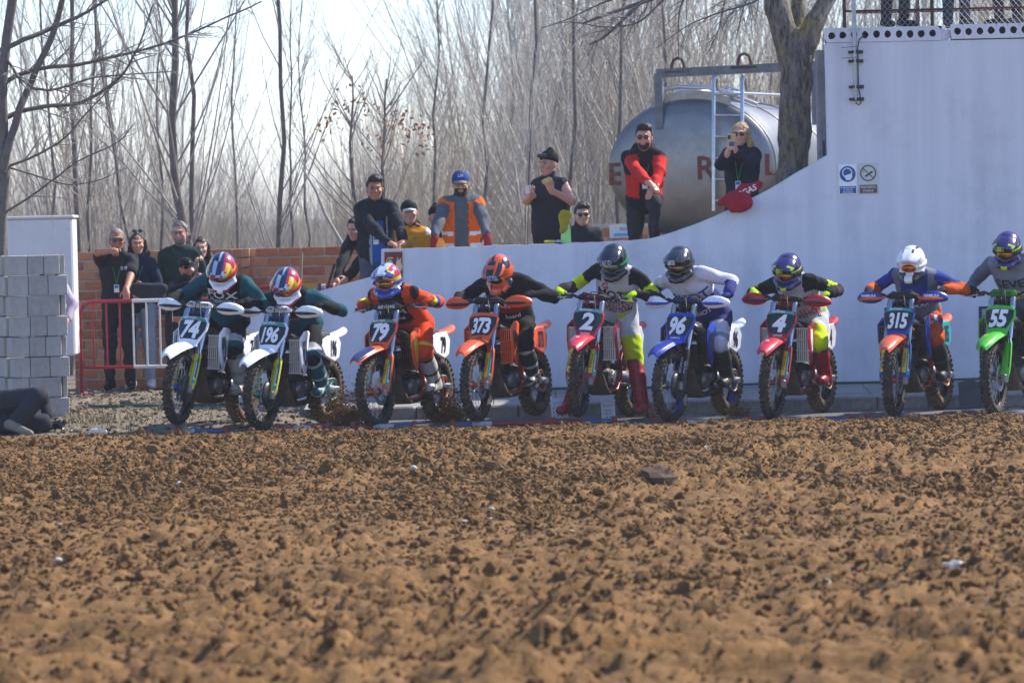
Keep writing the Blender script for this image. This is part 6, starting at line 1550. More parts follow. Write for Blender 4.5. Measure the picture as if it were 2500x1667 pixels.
person((999, 520), 45.6, .35, dict(label='youth in mustard hoodie with black and white cap', top=[c_('#d8901c'), c_('#15161c'), c_('#e0e0e0')], topname='hoodie', pick=zones(0, (1, lambda c: c['lab'] == 5), (2, lambda c: arm(c) & (c['t'] < .06)), (1, lambda c: tors(c) & (c['f'] > 0) & (c['h'] < .62) & (c['h'] > .30) & (np.abs(c['u']) < .02 + .12 * (.62 - c['h'])))), legs=[BLK], boots=SHO, hair='short', hairc='#2a1c14', cap=('#15171c', '#c9ccd0'), lanyard=1, lany=.5, hood=1, decals=[('adidas', .12, .0, .20, '#15161c', dict(bold=.02))], seed=33), hyaw=.1, group=GW)
person((1066, 532), 46.4, .40, dict(label='bearded man in black beanie half hidden behind the orange vest', top=[BLK], legs=[BLK], boots=SHO, beanie='#15161a', beard=2, hairc='#14110f', lanyard=1, skin=1, seed=34), hyaw=.2, group=GW)
vest = [c_('#5a5d63'), c_('#f06a14'), mat('reflective tape', '#d8dadd', .4), c_('#3a3c42')]
person((1125, 450), 44.2, .62, dict(label='bearded man in orange safety vest and blue cap leaning on the wall', s=1.04, top=vest, topname='hoodie', pick=zones(0, (1, lambda c: tors(c) & (c['lab'] == 0) & (np.abs(c['u']) > .07) & (c['h'] < .98)), (2, lambda c: (c['lab'] == 0) & (np.abs(c['u']) > .085) & (((c['h'] > .33) & (c['h'] < .40)) | ((c['h'] > .10) & (c['h'] < .17)))), (1, lambda c: arm(c) & (c['t'] < .24) & (c['lab'] % 2 == 1)), (3, lambda c: (c['lab'] == 5) & (c['h'] > 1.04))), legs=[DKG], boots=SHO, hair='short', hairc='#1c1512', cap=('#24458c', '#8f8a7c', 'LM', '#c9d0d8'), glasses='clear', beard=2, girth=1.18, puff=.032, collar=2, hem=.15, gloves=c_('#8c2028'), hdL=(.1, -.5, -.6), hdR=(-.1, -.5, -.6), pnL=(0, 0, -1), pnR=(0, 0, -1), seed=35, wr=.012),
       lean=.22, wr=dict(L=at(1188, 572, 43.78), R=at(1062, 578, 43.78)), pole=dict(L=(1, .5, .1), R=(-1, .5, .1)), hpitch=.12, group=GW)
b, J, hx = person((1338, 402), 45.0, .80, dict(label='woman in black sleeveless top and beanie eating a sandwich', top=[c_('#26282f')], topname='sleeveless_top', sleeve=0, legs=[c_('#1f2025')], boots=SHO, beanie='#131417', hairc='#2a1c16', girth=1.22, puff=.026, collar=2, hem=.14, skin=0, curlL=.75, curlR=.8, hdL=(-.3, -.4, .7), pnL=(-.4, .3, .3), hdR=(-.3, -.6, .4), pnR=(.7, -.2, 0), seed=36),
       rz=-.55, wr=dict(L=at(1346, 465, 44.55), R=at(1300, 476, 44.6)), pole=dict(L=(1, -.1, -.9), R=(-.7, .2, -1)), hyaw=-.15, hpitch=.03, group=GW)
mb = MB(); mb.tube([(-.05, 0, 0), (.05, 0, 0)], .022, 8); o = mb.build('goggles', M_LENS, b); o.matrix_local = hx @ Matrix.Translation((0, -.085, .09))
tagit(MB().lathe([(.026, -.045), (.034, .045), (.036, .047), (.032, .047), (.025, -.04), (0, -.04)], (0, 0, 0), (0, 0, 1), 18).build('paper_cup', paint('#d8d2cc'), None, at(1288, 463, 44.5)), 'white paper cup held by the woman in the beanie', 'cup')
sw = vf_obj('sandwich', *sdf_mesh([ell((0, 0, 0), (.05, .035, .028)), ell((.02, 0, .02), (.035, .03, .022))], .01, noise=wrinkle(.006, 3, 2))[:2], [mat('bread', '#d8b070', .8, 0, .3, 20)], None, None); sw.location = at(1335, 443, 44.42); tagit(sw, 'bread roll held by the woman in the beanie', 'sandwich')
person((1421, 526), 47.2, .35, dict(label='man in sunglasses and dark grey coat beside the brick pier', top=[c_('#2c2f36')], topname='coat', legs=[BLK], boots=SHO, hair='quiff', hairc='#2a2019', glasses='sun', skin=2, collar=2, seed=37, puff=.028), hyaw=.1, group=GW)
# man with one foot up on the wall
b, J, hx = person((1572, 338), 44.1, .95, dict(label='man in red and black jacket with a foot up on the wall', s=1.02, top=[c_('#c8201c'), c_('#16171b')], topname='jacket', pick=zones(0, (1, lambda c: (tors(c) & (c['h'] > .58)) | (c['lab'] == 5)), (1, lambda c: tors(c) & (np.abs(c['u']) < .06) & (c['f'] > 0)), (1, lambda c: tors(c) & (c['h'] < .14)), (0, lambda c: tors(c) & (c['h'] > .50) & (c['h'] < .56)), (1, lambda c: arm(c) & (c['t'] < .25))), legs=[BJEAN], boots=[c_('#2c2d30'), mat('shoe sole', '#c8c4bc', .7)], hair='quiff', hairc='#17120f', glasses='sun', beard=1, hood=1, lanyard=1, lany=.52, girth=1.08, puff=.030, hem=.12, hdL=(-.5, -.3, -.5), hdR=(.7, -.3, -.5), pnR=(0, .3, -1), pnL=(0, .3, -1), seed=38, wr=.012),
       lean=.32, wr=dict(R=at(1582, 446, 43.52), L=at(1600, 456, 43.62)), pole=dict(L=(1, 0, -.5), R=(-1, 0, -.5)), hyaw=-.12, hpitch=.0,
       pose=dict(knL=(.085, -.44, .93), anL=(.075, -.36, .555), toL=(.085, -.52, .515)), group=GW)
# blonde woman filming
b, J, hx = person((1808, 330), 44.6, 1.15, dict(label='blonde woman in sunglasses and navy jacket filming with her phone', top=[c_('#1a2438'), c_('#101216')], topname='jacket', pick=zones(0, (1, lambda c: tors(c) & (np.abs(c['u'] + .02) < .05) & (c['f'] > 0))), legs=[BLK], boots=SHO, hair='long', hairc='#c9a468', glasses='sun', lanyard=1, lany=.36, lanx=-.02, female=True, hem=.28, puff=.03, curl=.7, hdL=(-.25, -.3, .8), hdR=(.25, -.3, .8), pnL=(-.7, -.2, 0), pnR=(.7, -.2, 0), skin=2, seed=39), rz=-.18,
       wr=dict(L=at(1798, 372, 44.15), R=at(1776, 376, 44.15)), pole=dict(L=(.7, 0, -1), R=(-.7, 0, -1)), hyaw=-.05, group=GW)
tagit(MB().box((0, 0, 0), (.082, .012, .165), Matrix.Rotation(.08, 3, 'Y') , bev=.004).box((-.02, -.008, .05), (.03, .006, .04), m=1).box((.005, -.008, -.02), (.05, .006, .045), m=2).build('phone', [paint('#c9a878', .4), M_BLK, paint('#3a4a8c')], None, at(1785, 347, 44.02)), 'tan phone held up by the blonde woman', 'phone')
# red jacket draped over the sloping wall top
q = [at(1850, 452, 43.62), at(1815, 465, 43.58), at(1785, 488, 43.5), at(1790, 510, 43.40)]
V, F, lab = sdf_mesh([cone(q[0], q[1], .045, .06), cone(q[1], q[2], .06, .075), cone(q[2], q[3], .07, .05), cone(q[1], at(1822, 500, 43.42), .06, .06), cone(at(1760, 496, 43.5), q[2], .03, .06), cone(at(1822, 500, 43.42), at(1806, 512, 43.40), .05, .035)], .013, noise=wrinkle(.012, 4, .9))
jo = vf_obj('jacket', V, F, [c_('#a81830')], None, None); tagit(jo, 'crumpled red jacket draped over the sloping white wall', 'jacket')
lettering('GASGAS', .085, at(1812, 472, 43.49), (1, 0, .45), (-.3, 0, 1), paint('#e8e8ea', .7), jo, off=.0)
# people on the tower, cut off by the frame at the knee
for i, (px, dx, lb, sh) in enumerate(((2188, 0, 'person in black trousers and black trainers on the tower, beside the rail post', '#1c1d20'), (2338, 0, 'person in blue jeans and grey trainers standing on the tower', '#3a3d42'), (2462, 0, 'person in black trousers and white soled shoes on the tower', '#222326'))):
    x = at(px, 55, 44.2).x; base = Vector((x, 44.15 + .1 * i, TOWER_TOP))
    root = empty('person', base, (.5, .1, -.9)[i]); J = {k: Vector(v) for k, v in STAND.items()}; sp = (.11, .09, .13)[i]
    for sd, sg in (('L', 1), ('R', -1)):
        J['an' + sd].x = sg * sp; J['kn' + sd].x = sg * sp * .95; J['to' + sd].x = sg * (sp + .03)
    J['HR'] = eulR()
    figure(root, J, dict(top=[BLK], legs=[(BLK, c_('#2c3a4c'), BLK)[i]], boots=[c_(sh), mat('shoe sole', '#c8c4bc', .7)], hair='short', seed=40 + i)); tagit(root, lb, 'person')
# ------------------------------------------------------------------ tanker behind the wall
TY = 55.0
def tank_metal():
    m = mat('tank steel', (.27, .265, .26), .38, .88, .4, 1.3, .25, 2.2, dirt=.22); return m
M_TANK = tank_metal(); M_FRAME = mat('grey painted frame', (.16, .18, .20), .55, .3, .4, 10, dirt=.15); M_RED = mat('faded red paint', '#7c3226', .7, 0, .45, 14)
tc_ = at(1690, 410, TY); tk = empty('tanker_trailer', (tc_.x, TY, .9), math.radians(-16)); tagit(tk, 'steel tanker with ladder and red lettering behind the white wall', 'tanker')
RX, RZ_ = 1.09, .89; zc = tc_.z - .9; LEN = 5.5
def ering(k, y, n=48): return [Vector((RX * k * math.cos(2 * PI * i / n), y, zc + RZ_ * k * math.sin(2 * PI * i / n))) for i in range(n)]
mb = MB(); mb.loft([ering(1, 0), ering(1, LEN)], smooth=True, caps=False); mb.loft([ering(1, LEN), ering(.5, LEN + .12), ering(.05, LEN + .15)], smooth=True); mb.build('barrel', M_TANK, tk)
mb = MB(); mb.loft([ering(1.0, .0), ering(.985, -.035), ering(.9, -.085), ering(.72, -.13), ering(.45, -.165), ering(.2, -.18), ering(.03, -.183)], smooth=True); mb.build('end_cap', M_TANK, tk)
mb = MB(); mb.tube([p + Vector((0, .012, 0)) for p in ering(1.006, 0)], .012, 6, closed=True); mb.build('rim_seam', M_TANK, tk)
for k_ in (1.6, 3.2): MB().tube([p for p in ering(1.004, k_)], .014, 6, closed=True).build('band', M_TANK, tk)
iT = tk.matrix_world.copy()
tk_inv = (Matrix.Translation(tk.location) @ Matrix.Rotation(tk.rotation_euler.z, 4, 'Z')).inverted()
def tl(px, py, dy=-.05):
    """photo pixel to tank-local point on the plane y = dy"""
    p0 = tk_inv @ Vector((0, 0, CAM_H)); p1 = tk_inv @ at(px, py, TY); d = p1 - p0; t = (dy - p0.y) / d.y; return p0 + d * t
# lettering fragments on the end cap, bent to the dish
def dish_y(x, z):
    k = min(1, math.sqrt((x / RX) ** 2 + ((z - zc) / RZ_) ** 2)); return np.interp(k, [0, .2, .45, .72, .9, .985, 1.0], [-.183, -.18, -.165, -.13, -.085, -.035, 0])
for tx, px, py, size in (('E', 1497, 425, .40), ('R', 1728, 410, .42), ('L', 1882, 402, .38)):
    c = tl(px, py, -.14); V, F = text_mesh(tx, size, bold=.02, fine=True)
    pts = [(c.x + float(p[0]), dish_y(c.x + float(p[0]), c.z + float(p[1])) - .012, c.z + float(p[1])) for p in V]
    me = bpy.data.meshes.new('lettering'); me.from_pydata(pts, [], F); me.materials.append(M_RED); me.update(); ob('lettering', me, tk)
# ladder
lb = empty('ladder', (0, 0, 0)); bpy.data.objects.remove(lb)
a0, a1 = tl(1742, 515, -.30), tl(1742, 200, -.30); b0, b1 = tl(1812, 515, -.30), tl(1812, 200, -.30)
for p0, p1 in ((a0, a1), (b0, b1)):
    MB().tube([p0, p1, p1 + Vector((.0, .06, .06)), p1 + Vector((0, .18, .05)), p1 + Vector((0, .24, -.10))], .024, 8).build('ladder_rail', M_ALU, tk)
for i in range(6):
    f = .08 + i * .165; MB().tube([a0.lerp(a1, f), b0.lerp(b1, f)], .016, 6).build('ladder_rung', M_ALU, tk)
# roll-over frame with lifting lugs
f0, f1 = tl(1605, 180, -.1), tl(2010, 160, -.1)
MB().box((f0 + f1) / 2, ((f1 - f0).length, .12, .11), Matrix.Rotation(-math.atan2(f1.z - f0.z, f1.x - f0.x), 3, 'Y')).build('frame_beam', M_FRAME, tk)
fl = tl(1605, 215, -.1); MB().box((f0.x + .02, -.1, (f0.z + zc + .5) / 2), (.10, .10, f0.z - zc - .5)).build('frame_post', M_FRAME, tk)
MB().box((f1.x - .1, -.1, (f0.z + zc + .5) / 2), (.10, .10, f0.z - zc - .5)).build('frame_post', M_FRAME, tk)
for px, py in ((1655, 157), (1817, 146)):
    c = tl(px, py, -.1); MB().tube([c + Vector((-.09, 0, -.08)), c + Vector((-.075, 0, .0)), c + Vector((-.06, 0, .05)), c + Vector((0, 0, .08)), c + Vector((.06, 0, .05)), c + Vector((.075, 0, 0)), c + Vector((.09, 0, -.08))], .021, 8).box(c + Vector((0, 0, -.10)), (.34, .12, .035)).build('lifting_lug', M_RUST, tk)
# coaming, hatches and pipes on top
MB().loft([[Vector((x * .52, y, zc + RZ_ * math.sqrt(max(0, 1 - (x * .52 / RX) ** 2)) + h)) for x in np.linspace(-1, 1, 9)] for y, h in ((-.02, -.05), (-.02, .10), (.02, .10), (.02, -.05))], closed=False, caps=False, smooth=False).build('coaming', mat('coaming paint', '#b8b0a4', .6, 0, .3, 6, dirt=.2), tk)
for k, yy in enumerate((.5, 1.2, 2.2)):
    MB().lathe([(.24, -.05), (.24, .06), (.26, .07), (.22, .10), (.08, .13), (0, .13)], (.05 * k - .1, yy, zc + RZ_ + .02), (0, 0, 1), 24).build('hatch', M_ALU, tk)
    MB().tube([(.05 * k - .1 - .13, yy, zc + RZ_ + .15), (.05 * k - .1, yy, zc + RZ_ + .2), (.05 * k - .1 + .13, yy, zc + RZ_ + .15)], .014, 6).build('hatch_handle', M_ALU, tk)
MB().tube([(-.45, .1, zc + RZ_ + .0), (-.45, .1, zc + RZ_ + .12), (-.2, .15, zc + RZ_ + .16), (.3, .12, zc + RZ_ + .12), (.8, .3, zc + RZ_ - .1)], .03, 8).build('pipe', M_ALU, tk)
MB().tube([(.55, 0, zc + RZ_ + .05), (.62, 2.5, zc + RZ_ + .08), (.62, 5, zc + RZ_ + .08)], .02, 6).build('hand_rail', M_ALU, tk)
MB().box((0, 2.7, zc - RZ_ - .06), (.9, 5.0, .16)).build('chassis', M_FRAME, tk)
for yy in (.8, 3.6, 4.6):
    for sx in (-.85, .85): MB().lathe([(0, -.12), (.3, -.12), (.4, -.07), (.4, .07), (.3, .12), (0, .12)], (sx, yy, .38), (1, 0, 0), 24).build('wheel', M_BLK, tk)

# ------------------------------------------------------------------ crowd barriers
M_BRED, M_BWHT = paint('#a01c30', .45), paint('#d8d6d4', .45)
def barrier(p0, p1, label, h=1.02, n=11, cols=None):
    d = p1 - p0; L = d.length; r = empty('crowd_barrier', p0, math.atan2(d.y, d.x)); tagit(r, label, 'barrier')
    zb = .30; R = .12; segs = [0, .36 * L, .64 * L, L]
    def m_at(x): return M_BWHT if segs[1] < x < segs[2] else M_BRED
    MB().tube([(0, 0, 0), (0, 0, h - R), (R * .3, 0, h - R * .3), (R, 0, h), (segs[1], 0, h)], .021, 10).build('end_post', M_BRED, r)
    MB().tube([(L, 0, 0), (L, 0, h - R), (L - R * .3, 0, h - R * .3), (L - R, 0, h), (segs[2], 0, h)], .021, 10).build('end_post', M_BRED, r)
    MB().tube([(segs[1], 0, h), (segs[2], 0, h)], .0215, 10).build('top_rail', M_BWHT, r)
    for a, b, m in ((0, segs[1], M_BRED), (segs[1], segs[2], M_BWHT), (segs[2], L, M_BRED)): MB().tube([(a, 0, zb), (b, 0, zb)], .018, 8).build('bottom_rail', m, r)
    for i in range(1, n): x = L * i / n; MB().tube([(x, 0, zb), (x, 0, h)], .0105, 8).build('bar', m_at(x), r)
    for x in (.02, L - .02): MB().tube([(x, -.22, .015), (x, .22, .015)], .015, 6).build('foot', M_BRED, r)
    return r
pA, pB = at(199, 944, 46.9), at(560, 945, 46.9); pA.z = pB.z = .125
barrier(pA, Vector((pB.x, 46.75, .125)), 'red and white crowd barrier in front of the pointing man')
pA, pB = at(615, 925, 47.6), at(905, 915, 47.6); pA.z = .13; pB.z = .13
barrier(pA, pB, 'red and white crowd barrier by the low end of the white wall', h=1.12)
yb = empty('barrier_board', at(790, 700, 46.6)); tagit(yb, 'yellow bar on a purple post beside the low wall end', 'barrier')
yb.location = (at(784, 850, 46.6).x, 46.6, .13); zt_ = at(784, 692, 46.6).z - .13
MB().box((0, 0, zt_ / 2), (.035, .035, zt_)).build('post', paint('#3a2a8c', .45), yb); MB().box((-.26, 0, zt_ - .02), (.48, .02, .05)).build('bar', paint('#c9a020', .5), yb); MB().box((-.50, 0, zt_ / 2), (.035, .035, zt_)).build('post', paint('#3a2a8c', .45), yb)
# poles: broom handle by the brick wall, black stick in the bending person's hand
a, b = at(736, 617, 47.3), at(724, 905, 47.2); tagit(MB().tube([a, Vector((b.x, b.y, .14))], .016, 8).build('broom_handle', mat('pale wood', '#9a8468', .7, 0, .2, 20)), 'bare wooden pole standing at the brick wall', 'pole')
a, b = at(817, 645, 44.9), at(786, 745, 44.8); tagit(MB().tube([a, a.lerp(b, .25), b], [.016, .016, .01], 8, 0).build('stick', M_BLK), 'black stick held by the bending person', 'stick')

# ------------------------------------------------------------------ start gate bars on the ground
M_GR, M_GB, M_GW = [mat('gate ' + n, c, .45, .2, .25, 12, dirt=.5) for n, c in (('red', '#8c2a2c'), ('blue', '#2e5488'), ('white', '#aab0b8'))]
def gate(px0, py0, px1, py1, Yg, cols, label):
    a, b = at(px0, py0, Yg), at(px1, py1, Yg); a.z = b.z = (.022 if px0 < 1550 else -.012); d = b - a; r = empty('start_gate', a); tagit(r, label, 'start gate'); n = len(cols)
    ok = d / n
    for i, m in enumerate(cols): MB().tube([ok * i, ok * (i + 1)], .030, 10).build('bar', m, r)
    for f in (0, 1): MB().box(d * f, (.05, .11, .10), bev=.01).build('bracket', M_GR, r)
    if px0 < 700: MB().tube([Vector((0, -.09, -.03)), d + Vector((0, -.09, -.03))], .016, 8).build('ground_rail', M_GR, r)
gate(437, 1051, 552, 1050, 39.85, [M_GW, M_GB, M_GB], 'blue and white start gate bar under bike 74')
gate(676, 1049, 800, 1046, 39.9, [M_GR, M_GW, M_GR], 'red start gate bar under bike 196')
gate(862, 1046, 1012, 1040, 39.9, [M_GR, M_GW, M_GB], 'red, white and blue start gate bar under the orange bike 79')
gate(1105, 1041, 1345, 1037, 39.95, [M_GB, M_GW, M_GR, M_GR, M_GR], 'mostly red start gate bar under bike 373')
gate(1352, 1036, 1500, 1032, 39.95, [M_GR, M_GR, M_GB, M_GB], 'red and blue start gate bar under the rider with both boots down')
gate(1600, 1032, 1830, 1027, 39.95, [M_GR, M_GW, M_GB], 'red, white and blue start gate bar under the blue bike 96')
gate(1860, 1026, 2080, 1022, 39.95, [M_GR, M_GR, M_GB], 'red and blue start gate bar under the red bike with hand guards')
gate(2120, 1022, 2330, 1016, 39.95, [M_GR, M_GB, M_GR], 'red start gate bar with a blue middle under bike 315')
gate(2360, 1015, 2600, 1010, 39.95, [M_GR, M_GB, M_GB], 'long blue start gate bar under bike 55')
# perforated starting plates leaning up behind the bikes
M_PERF = mat('pale blue steel', '#dfe4f2', .5, .2, .15, 10, dirt=.2)
def perf(px0, py0, px1, py1, Yp, label):
    a, b = at(px0, py0, Yp), at(px1, py1, Yp); w = b.x - a.x; h = a.z - b.z; r = empty('start_plate', ((a.x + b.x) / 2, Yp, b.z)); tagit(r, label, 'plate')
    r.rotation_euler = (-.35, 0, .1); mb = MB(); nxh, nzh = 4, 3; hh = h * .52; cw, ch = w / nxh, hh / nzh; rad = min(cw, ch) * .30
    for i in range(nxh):
        for j in range(nzh):
            cx_, cz_ = -w / 2 + cw * (i + .5), ch * (j + .5); n_ = 12; ring = [(cx_ + rad * math.cos(2 * PI * k / n_), 0, cz_ + rad * math.sin(2 * PI * k / n_)) for k in range(n_)]
            out = []
            for k in range(n_):
                c1, s1 = math.cos(2 * PI * k / n_), math.sin(2 * PI * k / n_); t_ = min(cw / 2 / max(abs(c1), 1e-6), ch / 2 / max(abs(s1), 1e-6)); out.append((cx_ + c1 * t_, 0, cz_ + s1 * t_))
            mb.add(ring + out, [(k, (k + 1) % n_, n_ + (k + 1) % n_, n_ + k) for k in range(n_)])
    o = mb.build('perforated_face', M_PERF, r); md = o.modifiers.new('t', 'SOLIDIFY'); md.thickness = .006
    MB().box((0, 0, h * .60), (w, .008, h * .14)).box((0, .004, h * .82), (w, .008, h * .20)).box((-w / 2 + .01, 0, h * .5), (.02, .01, h)).box((w / 2 - .01, 0, h * .5), (.02, .01, h)).build('plate_frame', M_PERF, r)
perf(1345, 964, 1388, 1020, 41.0, 'pale perforated metal plate behind the rear wheel of bike 373')
perf(1468, 974, 1503, 1022, 41.0, 'pale perforated metal plate behind the front wheel of bike 2')
# blue numbered grid stands
def stand(px0, px1, ptop, pmid, label, txt):
    Ys = 42.6; a, b = at(px0, ptop, Ys), at(px1, ptop, Ys); r = empty('grid_stand', ((a.x + b.x) / 2, Ys, .14)); tagit(r, label, 'stand'); w = (b.x - a.x); zt = a.z - .14; zm = at(px0, pmid, Ys).z - .14
    mm = mat('stand blue', '#1d2f55', .5, .2, .2, 10)
    for sx in (-1, 1): MB().box((sx * w / 2, 0, zt / 2), (.03, .03, zt)).build('post', mm, r)
    for z_ in (zt - .012, zm): MB().box((0, 0, z_), (w, .024, .024)).build('rail', mm, r)
    MB().box((0, .004, (zt + zm) / 2), (w - .04, .006, zt - zm - .03)).build('number_board', paint('#9fb4cc'), r); lettering(txt, (zt - zm) * 1.05, (-w * .22, -.002, (zt + zm) / 2), R_, U_, paint('#1d3a70'), r, off=.003)
stand(2163, 2290, 751, 781, 'blue grid stand with a number board behind the orange and blue bike', '3')
stand(2393, 2540, 748, 776, 'blue grid stand with a number board behind the green bike', '3')
# grey bag against the kerb behind bike 315
tagit(MB().prism([(-.09, 0), (.10, 0), (.14, .22), (.02, .27), (-.10, .24)], lambda u, v, t: Vector((u, t, v)), 0, .06, inset=.1).build('plastic_sheet', mat('grey blue plastic', '#5d6b7c', .5, 0, .3, 8), None, (at(2365, 1005, 41.6).x, 41.55, .01)), 'grey plastic sheet standing behind the rear wheel of bike 315', 'sheet')

# ------------------------------------------------------------------ things on the wall top
wt = lambda px: np.interp(px, [p[0] for p in top_px[5:]], [p[1] for p in top_px[5:]])
bz = at(1382, wt(1382), 43.62); 
bo = empty('bottle', (bz.x, 43.62, bz.z - .005)); tagit(bo, 'pale green plastic bottle on the wall beside the woman in the beanie', 'bottle')
MB().lathe([(0, 0), (.05, 0), (.054, .02), (.050, .12), (.040, .20), (.022, .26), (.018, .29), (0, .29)], n=20).build('body', mat('green plastic', '#9fe07a', .25, 0, .1, 6), bo); MB().lathe([(.02, 0), (.02, .03), (0, .03)], (0, 0, .29), n=12).build('spout', paint('#4fb04a'), bo)
V, F, lab = sdf_mesh([cone((-.02, -.03, .30), (-.035, -.05, .13), .045, .032), cone((.02, -.03, .29), (-.01, -.055, .16), .04, .03)], .011, noise=wrinkle(.008, 6, 1.6)); co = vf_obj('cloth', V, F, [c_('#a89820')], None, None); co.location = bo.location; tagit(co, 'mustard cloth draped over the green bottle', 'cloth')
yz = at(1352, wt(1352), 43.6); tagit(MB().box((-.04, 0, .02), (.12, .035, .028), bev=.012).box((.05, 0, .022), (.06, .05, .025), m=1, bev=.006).build('brush', [paint('#e0c020', .4), paint('#9fb8c8')], None, (yz.x, 43.6, yz.z + .0)), 'yellow handled brush lying on the wall top', 'brush')
tz = at(1075, wt(1075), 43.66); tagit(MB().prism([(-.05, 0), (.06, 0), (.03, .09), (-.01, .10)], lambda u, v, t: Vector((u, t, v)), 0, .05, inset=.2).build('cone_marker', paint('#e08a20'), None, (tz.x, 43.62, tz.z)), 'small orange and white marker beside the red glove on the wall', 'marker')
# ------------------------------------------------------------------ litter and thrown soil
V, F, lab = sdf_mesh([cone((-.06, 0, .02), (.08, 0, .03), .03, .02), cone((0, 0, .03), (.03, .02, .07), .025, .01)], .012, noise=wrinkle(.014, 2, 1.6))
li = vf_obj('litter', V, F, [paint('#cfc6b4')], None, None); li.location = (at(236, 1078, 39.2).x, 39.2, .04); tagit(li, 'crumpled pale wrapper on the soil below the photographer', 'litter')
def spray(px, py, w, h, Yp, n, label, seed):
    r = np.random.default_rng(seed); u = r.normal(0, .42, n); v = np.abs(r.normal(0, .5, n)); c = at(px, py, Yp)
    pts = np.stack([c.x + u * w / 262 * (1 - .15 * v), Yp + r.normal(0, .12, n), c.z + v * h / 262], -1); s_ = np.clip(r.lognormal(math.log(.0045), .5, n), .002, .014)
    o = scatter('dirt_spray', pts, np.repeat(s_[:, None], 3, 1), r.random((n, 3)) * 6, [lump(70 + i, 1) for i in range(4)], [M_SOIL]); tagit(o, label, 'soil')
spray(842, 1046, 75, 85, 41.0, 5200, 'soil thrown up behind bike 196', 1)
spray(1096, 1042, 60, 80, 41.2, 4200, 'soil thrown up by the rear wheel of bike 79', 2)
spray(1800, 1024, 45, 32, 41.0, 900, 'soil thrown up by the rear wheel of bike 96', 3)
spray(1590, 1036, 30, 40, 41.0, 500, 'soil thrown up by the rear wheel of bike 2', 4)
# dry grass tufts and straw on the left ground
gr = MB(); rr = random.Random(8)
for i in range(900):
    x = rr.uniform(-4.5, -2.9) if i % 3 else rr.gauss(-4.05, .18); y = rr.uniform(40.6, 42.6) if i % 3 else rr.gauss(41.5, .15)
    if i > 500: x = rr.uniform(-4.4, -2.0); y = rr.uniform(40.0, 46)
    z = float(gz(np.array(x), np.array(y))) - .01; h = rr.uniform(.02, .10) * (1 if i <= 500 else .4); a = rr.uniform(0, 6.3); b = rr.uniform(.2, 1.0)
    d = Vector((math.cos(a), math.sin(a), 0)); p = Vector((x, y, z)); w = d.cross(Vector((0, 0, 1))) * .004
    q = p + d * h * b * .5 + Vector((0, 0, h * .7)); e = p + d * h * b * 1.3 + Vector((0, 0, h))
    gr.add([p - w, p + w, q + w * .7, q - w * .7, e], [(0, 1, 2, 3), (3, 2, 4)], 0 if rr.random() < .6 else 1)
o = gr.build('grass', [mat('dry grass', '#8a7a50', .8), mat('green grass', '#5a6a30', .8)]); tagit(o, 'thin dry grass and straw on the trodden earth', 'grass', kind='stuff')
# ------------------------------------------------------------------ bare winter trees
M_BARK = mat('grey bark', (.17, .145, .125), .9, 0, .35, 9, .5, 30)
M_TWIG = mat('brown twig', (.33, .285, .25), .8, 0, .25, 3)
M_TWIG2 = mat('pale twig', (.52, .47, .41), .8, 0, .25, 3)
M_LEAF = mat('dead orange leaf', (.42, .19, .06), .8, 0, .3, 20)
def tubes(lines, n_of):
    """lines: list of (points (k,3), radii (k,)); returns V, F"""
    Vs = []; Fs = []; b = 0
    for pts, rad in lines:
        pts = np.asarray(pts, float); rad = np.asarray(rad, float); k = len(pts); n = n_of(rad[0])
        t = np.empty_like(pts); t[1:-1] = pts[2:] - pts[:-2]; t[0] = pts[1] - pts[0]; t[-1] = pts[-1] - pts[-2]
        t /= np.maximum(1e-9, np.linalg.norm(t, axis=1))[:, None]
        ref = np.array((.31, .77, .13)) if abs(t[0][2]) > .8 else np.array((0.05, .1, 1.0))
        x = np.cross(t, ref); x /= np.maximum(1e-9, np.linalg.norm(x, axis=1))[:, None]; y = np.cross(t, x)
        a = np.arange(n) * (2 * PI / n)
        ring = pts[:, None, :] + rad[:, None, None] * (x[:, None, :] * np.cos(a)[None, :, None] + y[:, None, :] * np.sin(a)[None, :, None])
        Vs.append(ring.reshape(-1, 3)); i = np.arange(k - 1)[:, None] * n; j = np.arange(n)[None, :]; j2 = (j + 1) % n
        Fs.append(np.stack([i + j, i + j2, i + n + j2, i + n + j], -1).reshape(-1, 4) + b); b += k * n
    return np.concatenate(Vs), np.concatenate(Fs)
def nsides(r): return 8 if r > .03 else 5 if r > .009 else 3
def grow(r, p, d, L, rad, up=.3, wob=.12, k=6):
    """one branch: curved polyline that bends upward"""
    pts = [np.array(p, float)]; d = np.array(d, float); d /= np.linalg.norm(d); st = L / (k - 1)
    for i in range(k - 1):
        d = d + np.array((0, 0, up * .25)) + r.normal(0, wob * .5, 3); d /= np.linalg.norm(d); pts.append(pts[-1] + d * st)
    return np.array(pts), rad * np.linspace(1, .25, k) ** 1.1
def twigs(r, line, n, L, rad, ang=.7, up=.25, lo=.25, wob=.2, k=5):
    pts, rd = line; out = []
    for i in range(n):
        f = r.uniform(lo, 1) * (len(pts) - 1); a = int(min(f, len(pts) - 2)); fr = f - a; p = pts[a] * (1 - fr) + pts[a + 1] * fr
        t = pts[a + 1] - pts[a]; t = t / np.linalg.norm(t); q = r.normal(size=3); q -= t * (q @ t); q /= np.linalg.norm(q)
        d = t * math.cos(ang) + q * math.sin(ang); ln = L * r.uniform(.5, 1.15) * (1.15 - .55 * f / (len(pts) - 1))
        out.append(grow(r, p, d, ln, min(rad, rd[a] * .75) * r.uniform(.7, 1.1), up, wob, k))
    return out
